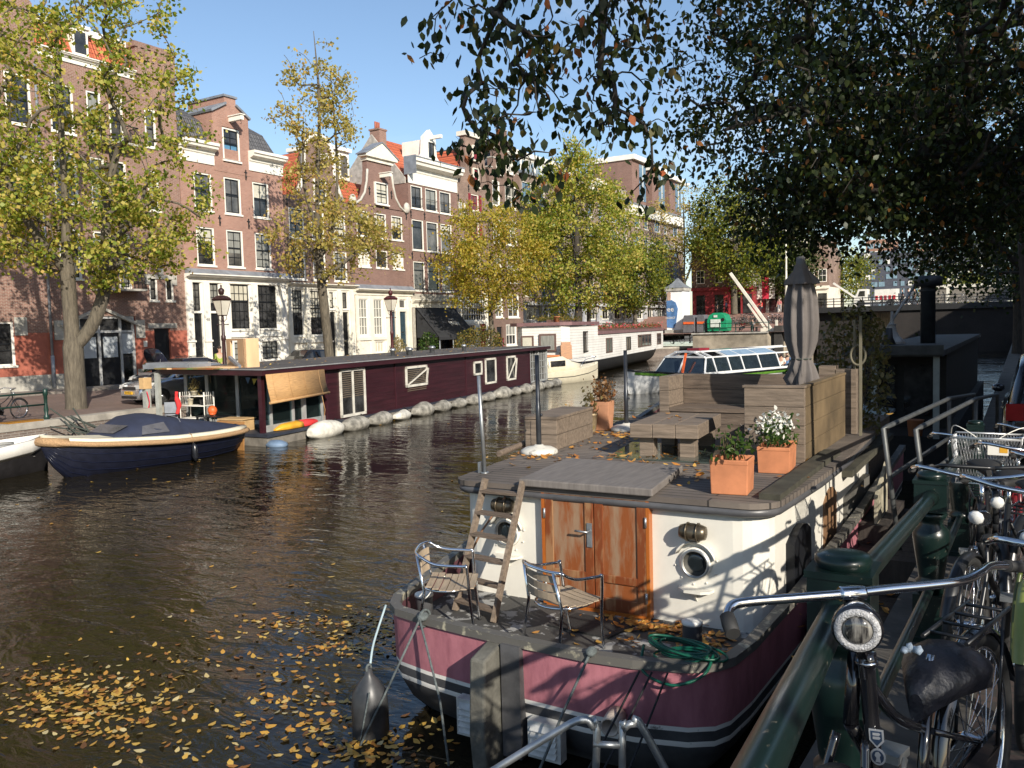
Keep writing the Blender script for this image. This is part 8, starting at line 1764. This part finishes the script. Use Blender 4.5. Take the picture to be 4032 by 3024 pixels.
tree('linden_tree', 'large forked linden tree with thinning yellow-green leaves at far left', tr1, A1, YG, 44, .155, .27, 1, tr=.36, leafdrop=.10, tip=.018, group='trees along the far quay')
# 2 slender tree
x, y = -30.3, 32.6
tr2 = [[(x, y, 1.0), (x-.05, y-.1, 3.0), (x, y-.35, 5), (x-.1, y-.45, 7.5), (x, y-.5, 11), (x+.1, y-.2, 15), (x, y-.3, 18.6)], [(x-.05, y-.4, 7.4), (x+.2, y+.5, 9.5), (x+.2, y+.8, 13), (x+.1, y+.7, 16.5)], [(x, y-.45, 8.6), (x-.2, y-1.2, 11), (x-.1, y-1.1, 14.5)], [(x, y-.35, 6.4), (x+.5, y+1.0, 7.4), (x+.5, y+2.4, 8.4)], [(x, y-.35, 6.8), (x+.3, y-1.6, 8.0), (x+.2, y-2.4, 9.2)]]
A2 = np.concatenate([ellip(110, (x, y-.3, 14.0), (2.1, 2.5, 4.3), 3, .1), ellip(130, (x+.4, y+.3, 8.4), (3.0, 4.6, 2.2), 4, .15, 6.1)])
tree('slender_tree', 'slender tall tree with sparse pale yellow leaves between houses two and three', tr2, A2, YB, 28, .165, .27, 5, tr=.25, group='trees along the far quay', leafdrop=.15, tip=.014)
# 3 small yellow tree
x, y = -32.3, 51.3
A3 = ellip(200, (x+.1, y, 8.6), (4.0, 4.2, 4.2), 6, .15, 4.6)
tree('yellow_tree', 'small broad tree with golden leaves in front of the step gable house', [[(x, y, 1.1), (x, y, 3), (x-.1, y, 5), (x, y, 8), (x, y, 11)], [(x-.1, y, 4.6), (x+.4, y-.9, 6.2), (x+.5, y-1.6, 8)], [(x-.1, y, 4.9), (x+.2, y+1, 6.6), (x+.3, y+1.5, 8.4)]], A3, YY, 52, .18, .40, 7, tr=.2, group='trees along the far quay')
# 4 big leafy tree behind the white houseboat
x, y = -36.0, 72.5
A4 = ellip(380, (x, y, 12.6), (6.6, 6.8, 8.6), 8, .2, 5.2)
A4[:, 0] = x+(A4[:, 0]-x)*np.clip((23-A4[:, 2])/9, .25, 1); A4[:, 1] = y+(A4[:, 1]-y)*np.clip((23-A4[:, 2])/9, .25, 1)
tree('linden_tree', 'big dense pyramidal green and yellow linden behind the white houseboat', [[(x, y, 1.1), (x, y, 4), (x+.1, y, 7), (x, y, 12), (x, y, 18)], [(x, y, 5), (x+.8, y-1.8, 8), (x+1, y-2.6, 11)], [(x, y, 5.6), (x+.6, y+2, 8.6), (x+.6, y+3, 11.5)]], A4, YG, 52, .25, .52, 9, tr=.42, bark=BARKD, group='trees along the far quay')
gg = np.random.default_rng(5); tw = MB()
tb = thing('bare_tree', 'leafless twiggy tree top showing above the big linden', 'tree', (-39.5, 82, 1.4), group='trees along the far quay')
tm = MB(); tm.tube([(-39.5, 82, 1.4), (-39.4, 82, 12), (-39.5, 82.2, 19)], [.25, .18, .08], 8); tm.build('trunk', BARK, tb, world=True)
for k in range(60):
    a = gg.uniform(0, 2*PI); h = gg.uniform(14, 19); L = gg.uniform(3, 6.5); p = Vector((-39.5, 82.1, h)); e = p+Vector((math.cos(a)*L*.45, math.sin(a)*L*.5, L)); tw.tube(bez(p, (p+e)/2+Vector((math.cos(a)*.5, math.sin(a)*.6, -.3)), e, 5), [.05, .04, .03, .022, .015, .01], 4)
tw.build('branches', BARK, tb, world=True)
x, y = -39.0, 93.5
tree('linden_tree', 'smaller leafy tree with thin trunk between big linden and white kiosk', [[(x, y, 1.3), (x, y, 4), (x, y, 7), (x, y, 12)]], ellip(170, (x, y, 9.8), (4.4, 4.6, 4.8), 10, .2, 5), GG, 40, .28, .62, 11, tr=.26, group='trees along the far quay')
x, y = -36.8, 104.5
tree('sparse_tree', 'sparse brownish tree with several upright stems by the red shop', [[(x, y, 4.7), (x, y, 9), (x, y+.2, 14), (x, y, 20)], [(x, y, 8.6), (x+.8, y+1, 12), (x+.9, y+1.2, 17)], [(x, y, 9), (x-.8, y-.6, 13), (x-.9, y-.7, 18)]], ellip(120, (x, y, 15.5), (4.0, 4.2, 6.2), 12, .1), YB, 24, .25, .6, 13, tr=.24, leafdrop=.1, group='trees on the square')
x, y = -30.6, 105
tree('linden_tree', 'full green tree above the glass container and bicycles', [[(x, y, 4.7), (x, y, 8), (x+.2, y, 12), (x, y, 18)]], ellip(260, (x, y, 14.6), (5.6, 5.8, 7.2), 14, .2, 7.6), GG, 42, .30, .78, 15, tr=.4, group='trees on the square')
x, y = -26.4, 113
tree('linden_tree', 'dark green tree by the tall white lamp', [[(x, y, 4.7), (x, y, 8), (x, y, 11), (x, y, 15)]], ellip(170, (x, y, 12), (4.2, 4.4, 5.0), 16, .2, 7.4), DG, 42, .3, .75, 17, tr=.35, bark=BARKD, group='trees on the square')
x, y = -22.6, 132
tree('linden_tree', 'round mid green tree beyond the left end of the bridge', [[(x, y, 4.7), (x, y, 7), (x, y, 10), (x, y, 12)]], ellip(140, (x, y, 10.2), (4.4, 4.4, 4.0), 18, .2), GG, 26, .3, .8, 19, tr=.3, group='trees on the square')
x, y = -8.5, 150
tree('linden_tree', 'hedge like green tree behind the concrete parapet', [[(x, y, 4.7), (x, y, 6), (x, y, 9)]], ellip(120, (x, y, 8.2), (6.5, 3, 2.6), 21, .1), GG, 26, .32, .8, 20, tr=.3, group='trees on the square')
# near row: big elm on the right whose crown hangs into the picture
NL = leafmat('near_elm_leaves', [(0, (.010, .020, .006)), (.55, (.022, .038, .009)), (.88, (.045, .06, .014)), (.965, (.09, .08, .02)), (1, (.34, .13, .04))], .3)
x, y = .35, 19.5
trn = [[(x, y, 1.1), (x-.03, y, 3.4), (x-.12, y-.1, 5.2), (x-.15, y-.4, 7.5), (x-.3, y-1.2, 10)], [(x-.12, y-.1, 5.0), (x-.6, y-2.4, 5.9), (x-1.1, y-4.6, 6.4), (x-1.6, y-6.2, 7.2)], [(x-.12, y-.1, 5.4), (x-1.3, y-2.4, 6.9), (x-2.2, y-5.0, 7.0), (x-3.0, y-7.2, 6.5), (x-3.7, y-8.4, 6.1)], [(x-2.0, y-4.6, 7.0), (x-2.3, y-6.6, 5.6), (x-2.4, y-7.6, 5.2)], [(x-.15, y-.6, 8), (x-1.6, y-4, 9.0), (x-2.4, y-7, 8.8)], [(x-.15, y-.1, 6), (x-1.6, y-1.4, 7.2), (x-3.6, y-2, 8.0)]]
AN = np.concatenate([ellip(430, (-1.1, 13.2, 8.4), (3.0, 4.2, 3.1), 30, .15), ellip(150, (-2.75, 11.6, 6.7), (1.5, 1.8, 1.5), 31, .1), ellip(230, (-.5, 14.5, 6.6), (1.8, 3.8, 1.9), 32, .1), ellip(110, (-1.9, 12.4, 5.5), (.9, 1.8, .7), 33, 0.), ellip(120, (-3.6, 17, 7.6), (1.8, 2.5, 1.6), 34, .1), ellip(260, (1.5, 15.5, 10.5), (4.5, 6.5, 3.5), 37, .1), ellip(130, (-2.95, 13.6, 5.35), (1.0, 1.6, .75), 38, 0), ellip(150, (-1.0, 15.2, 5.3), (1.3, 2.6, .85), 39, 0)])  # high wide cluster is unseen crown, added to darken the right side
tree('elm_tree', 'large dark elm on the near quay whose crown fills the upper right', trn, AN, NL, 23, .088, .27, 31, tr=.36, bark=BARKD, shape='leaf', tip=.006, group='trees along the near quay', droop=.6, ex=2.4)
x, y = .5, 31
tree('elm_tree', 'further dark elm behind the large one on the near quay', [[(x, y, 1.2), (x, y, 4), (x-.2, y, 7), (x-.2, y, 11)], [(x, y, 4.5), (x-1.8, y-1, 6.5), (x-3.4, y-1.5, 8)]], np.concatenate([ellip(280, (x-1.2, y, 8.9), (3.9, 5, 5.0), 35, .2, 4.3)]), NL, 34, .13, .5, 32, tr=.34, bark=BARKD, tip=.01, group='trees along the near quay', droop=.6)
x, y = -.2, 62
tree('elm_tree', 'most distant dark elm of the near quay row', [[(x, y, 1.2), (x, y, 4), (x-.2, y, 8), (x-.2, y, 13)]], ellip(220, (x-1.0, y, 9.5), (5, 6, 5.5), 36, .2, 5.0), DG, 26, .25, .8, 33, tr=.34, bark=BARKD, tip=.012, group='trees along the near quay', droop=.6)
# nearest tree, only a drooping branch is in the picture
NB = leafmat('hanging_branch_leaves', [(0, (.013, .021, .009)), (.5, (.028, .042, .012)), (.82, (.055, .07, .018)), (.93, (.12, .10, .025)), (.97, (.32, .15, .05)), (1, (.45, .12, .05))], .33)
x, y = 1.9, 7.6
trb = [[(x, y, 1.6), (x, y, 4), (x-.2, y-.1, 6), (x-.5, y-.3, 8)], [(x-.2, y-.1, 5.6), (x-1.4, y-1.0, 7.2), (-1.2, 6.0, 7.6), (-2.5, 5.4, 6.9), (-2.95, 5.2, 6.1), (-3.25, 5.1, 5.5)], [(-2.3, 5.5, 7.0), (-2.45, 5.5, 6.2), (-2.5, 5.45, 5.3)], [(-2.8, 5.3, 6.3), (-3.2, 5.05, 6.0), (-3.5, 4.9, 5.75)], [(-1.6, 5.9, 7.4), (-1.9, 6.1, 6.6), (-1.95, 6.2, 6.1)]]
AB = np.concatenate([ellip(95, (-2.62, 5.28, 5.66), (.62, .5, .80), 40, 0), ellip(36, (-3.15, 5.0, 5.05), (.45, .4, .36), 41, 0), ellip(14, (-3.35, 4.95, 5.62), (.40, .3, .2), 42, 0), ellip(26, (-2.35, 5.5, 5.6), (.28, .35, .65), 43, 0), ellip(16, (-2.9, 5.2, 4.66), (.45, .3, .22), 44, 0), ellip(14, (-2.25, 5.5, 4.75), (.3, .3, .36), 45, 0), ellip(60, (-1.7, 6.3, 6.3), (.5, .6, .35), 46, 0), ellip(60, (-1.4, 6.4, 7.6), (1.2, 1, .5), 47, 0)])
AC = np.concatenate([ellip(420, (2.0, 2.8, 9.5), (2.6, 3.2, 1.7), 48, 0), ellip(420, (4.2, 8.4, 11.0), (4.0, 4.4, 3.0), 49, 0)])
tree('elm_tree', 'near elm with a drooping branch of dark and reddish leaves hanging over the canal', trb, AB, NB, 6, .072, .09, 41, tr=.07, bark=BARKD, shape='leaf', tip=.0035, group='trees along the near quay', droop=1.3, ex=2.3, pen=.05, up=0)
tree('elm_tree', 'unseen tall elm added beside the viewer to shade the hanging leaves', [[(3.8, 9.3, 1.5), (3.8, 9.3, 4), (3.8, 9.2, 6.5), (3.7, 8.6, 9), (3.7, 8, 11)], [(3.8, 9.2, 6.8), (3.2, 6, 8.6), (2.4, 3.4, 9.4)]], AC, NL, 24, .10, .32, 52, tr=.3, bark=BARKD, shape='leaf', tip=.008, group='trees along the near quay')  # unseen tree put in to keep sun off the leaves in view
x, y = 5.2, -.6
tree('shade_tree', 'unseen low bushy tree added behind the viewer to dapple the near quay', [[(x, y, 2.3), (x, y, 3.2), (x, y, 4.2), (x, y, 5.2)]], ellip(120, (x, y, 4.75), (1.9, 1.5, 1.15), 50, 0, 3.4), NL, 26, .10, .22, 51, tr=.14, bark=BARKD, shape='leaf', group='trees along the near quay')  # unseen occluder shaped to dapple light on the near quay
# ------------------------------------------------------------------ light and camera
SUN = Vector((1, -.70, .60)).normalized()
el = math.asin(SUN.z); az = math.atan2(SUN.x, SUN.y)
wd = bpy.data.worlds.new('World'); scn.world = wd; wd.use_nodes = True; nt = wd.node_tree; L = nt.links
bg = nt.nodes['Background']; sky = nt.nodes.new('ShaderNodeTexSky'); sky.sky_type = 'NISHITA'; sky.sun_disc = False; sky.sun_elevation = el; sky.sun_rotation = az
sky.air_density = 1.0; sky.dust_density = 0.6; sky.ozone_density = 2.2
tc = nt.nodes.new('ShaderNodeTexCoord'); mp = nt.nodes.new('ShaderNodeMapping'); mp.inputs['Scale'].default_value = (1, 1, 3.2); nz = nt.nodes.new('ShaderNodeTexNoise'); nz.inputs['Scale'].default_value = 2.2; nz.inputs['Detail'].default_value = 7; nz.inputs['Roughness'].default_value = .6; nz.inputs['Distortion'].default_value = .8
cr = nt.nodes.new('ShaderNodeValToRGB'); cr.color_ramp.elements[0].position = .52; cr.color_ramp.elements[1].position = .85; cr.color_ramp.elements[0].color = (0, 0, 0, 1); cr.color_ramp.elements[1].color = (.45, .45, .45, 1)
mx = nt.nodes.new('ShaderNodeMix'); mx.data_type = 'RGBA'; mx.inputs[7].default_value = (7.5, 7.8, 8.2, 1)
L.new(tc.outputs['Generated'], mp.inputs[0]); L.new(mp.outputs[0], nz.inputs['Vector']); L.new(nz.outputs['Fac'], cr.inputs[0]); L.new(cr.outputs[0], mx.inputs[0]); L.new(sky.outputs[0], mx.inputs[6]); L.new(mx.outputs[2], bg.inputs[0]); bg.inputs[1].default_value = .10
sl = bpy.data.lights.new('sun', 'SUN'); sl.energy = 4.1; sl.angle = math.radians(.5); sl.color = (1, .92, .80)
so = bpy.data.objects.new('sun', sl); COL.objects.link(so); so.rotation_euler = SUN.to_track_quat('Z', 'Y').to_euler()
cam = bpy.data.cameras.new('camera'); co_ = bpy.data.objects.new('camera', cam); COL.objects.link(co_)
yaw, pit, rol = math.radians(30.96), math.radians(3.7), math.radians(1.55)
f = Vector((-math.sin(yaw)*math.cos(pit), math.cos(yaw)*math.cos(pit), -math.sin(pit))); r0 = Vector((math.cos(yaw), math.sin(yaw), 0)); u0 = r0.cross(f)
r_ = r0*math.cos(rol)-u0*math.sin(rol); u_ = u0*math.cos(rol)+r0*math.sin(rol)
co_.matrix_world = Matrix(((r_.x, u_.x, -f.x, 0), (r_.y, u_.y, -f.y, 0), (r_.z, u_.z, -f.z, CZ), (0, 0, 0, 1)))
cam.sensor_width = 36; cam.lens = 29.93; cam.clip_start = .05; cam.clip_end = 4000; scn.camera = co_
scn.view_settings.view_transform = 'Standard'; scn.view_settings.look = 'None'; scn.view_settings.exposure = .7; scn.view_settings.gamma = 1
scn.cycles.max_bounces = 8; scn.cycles.transparent_max_bounces = 12
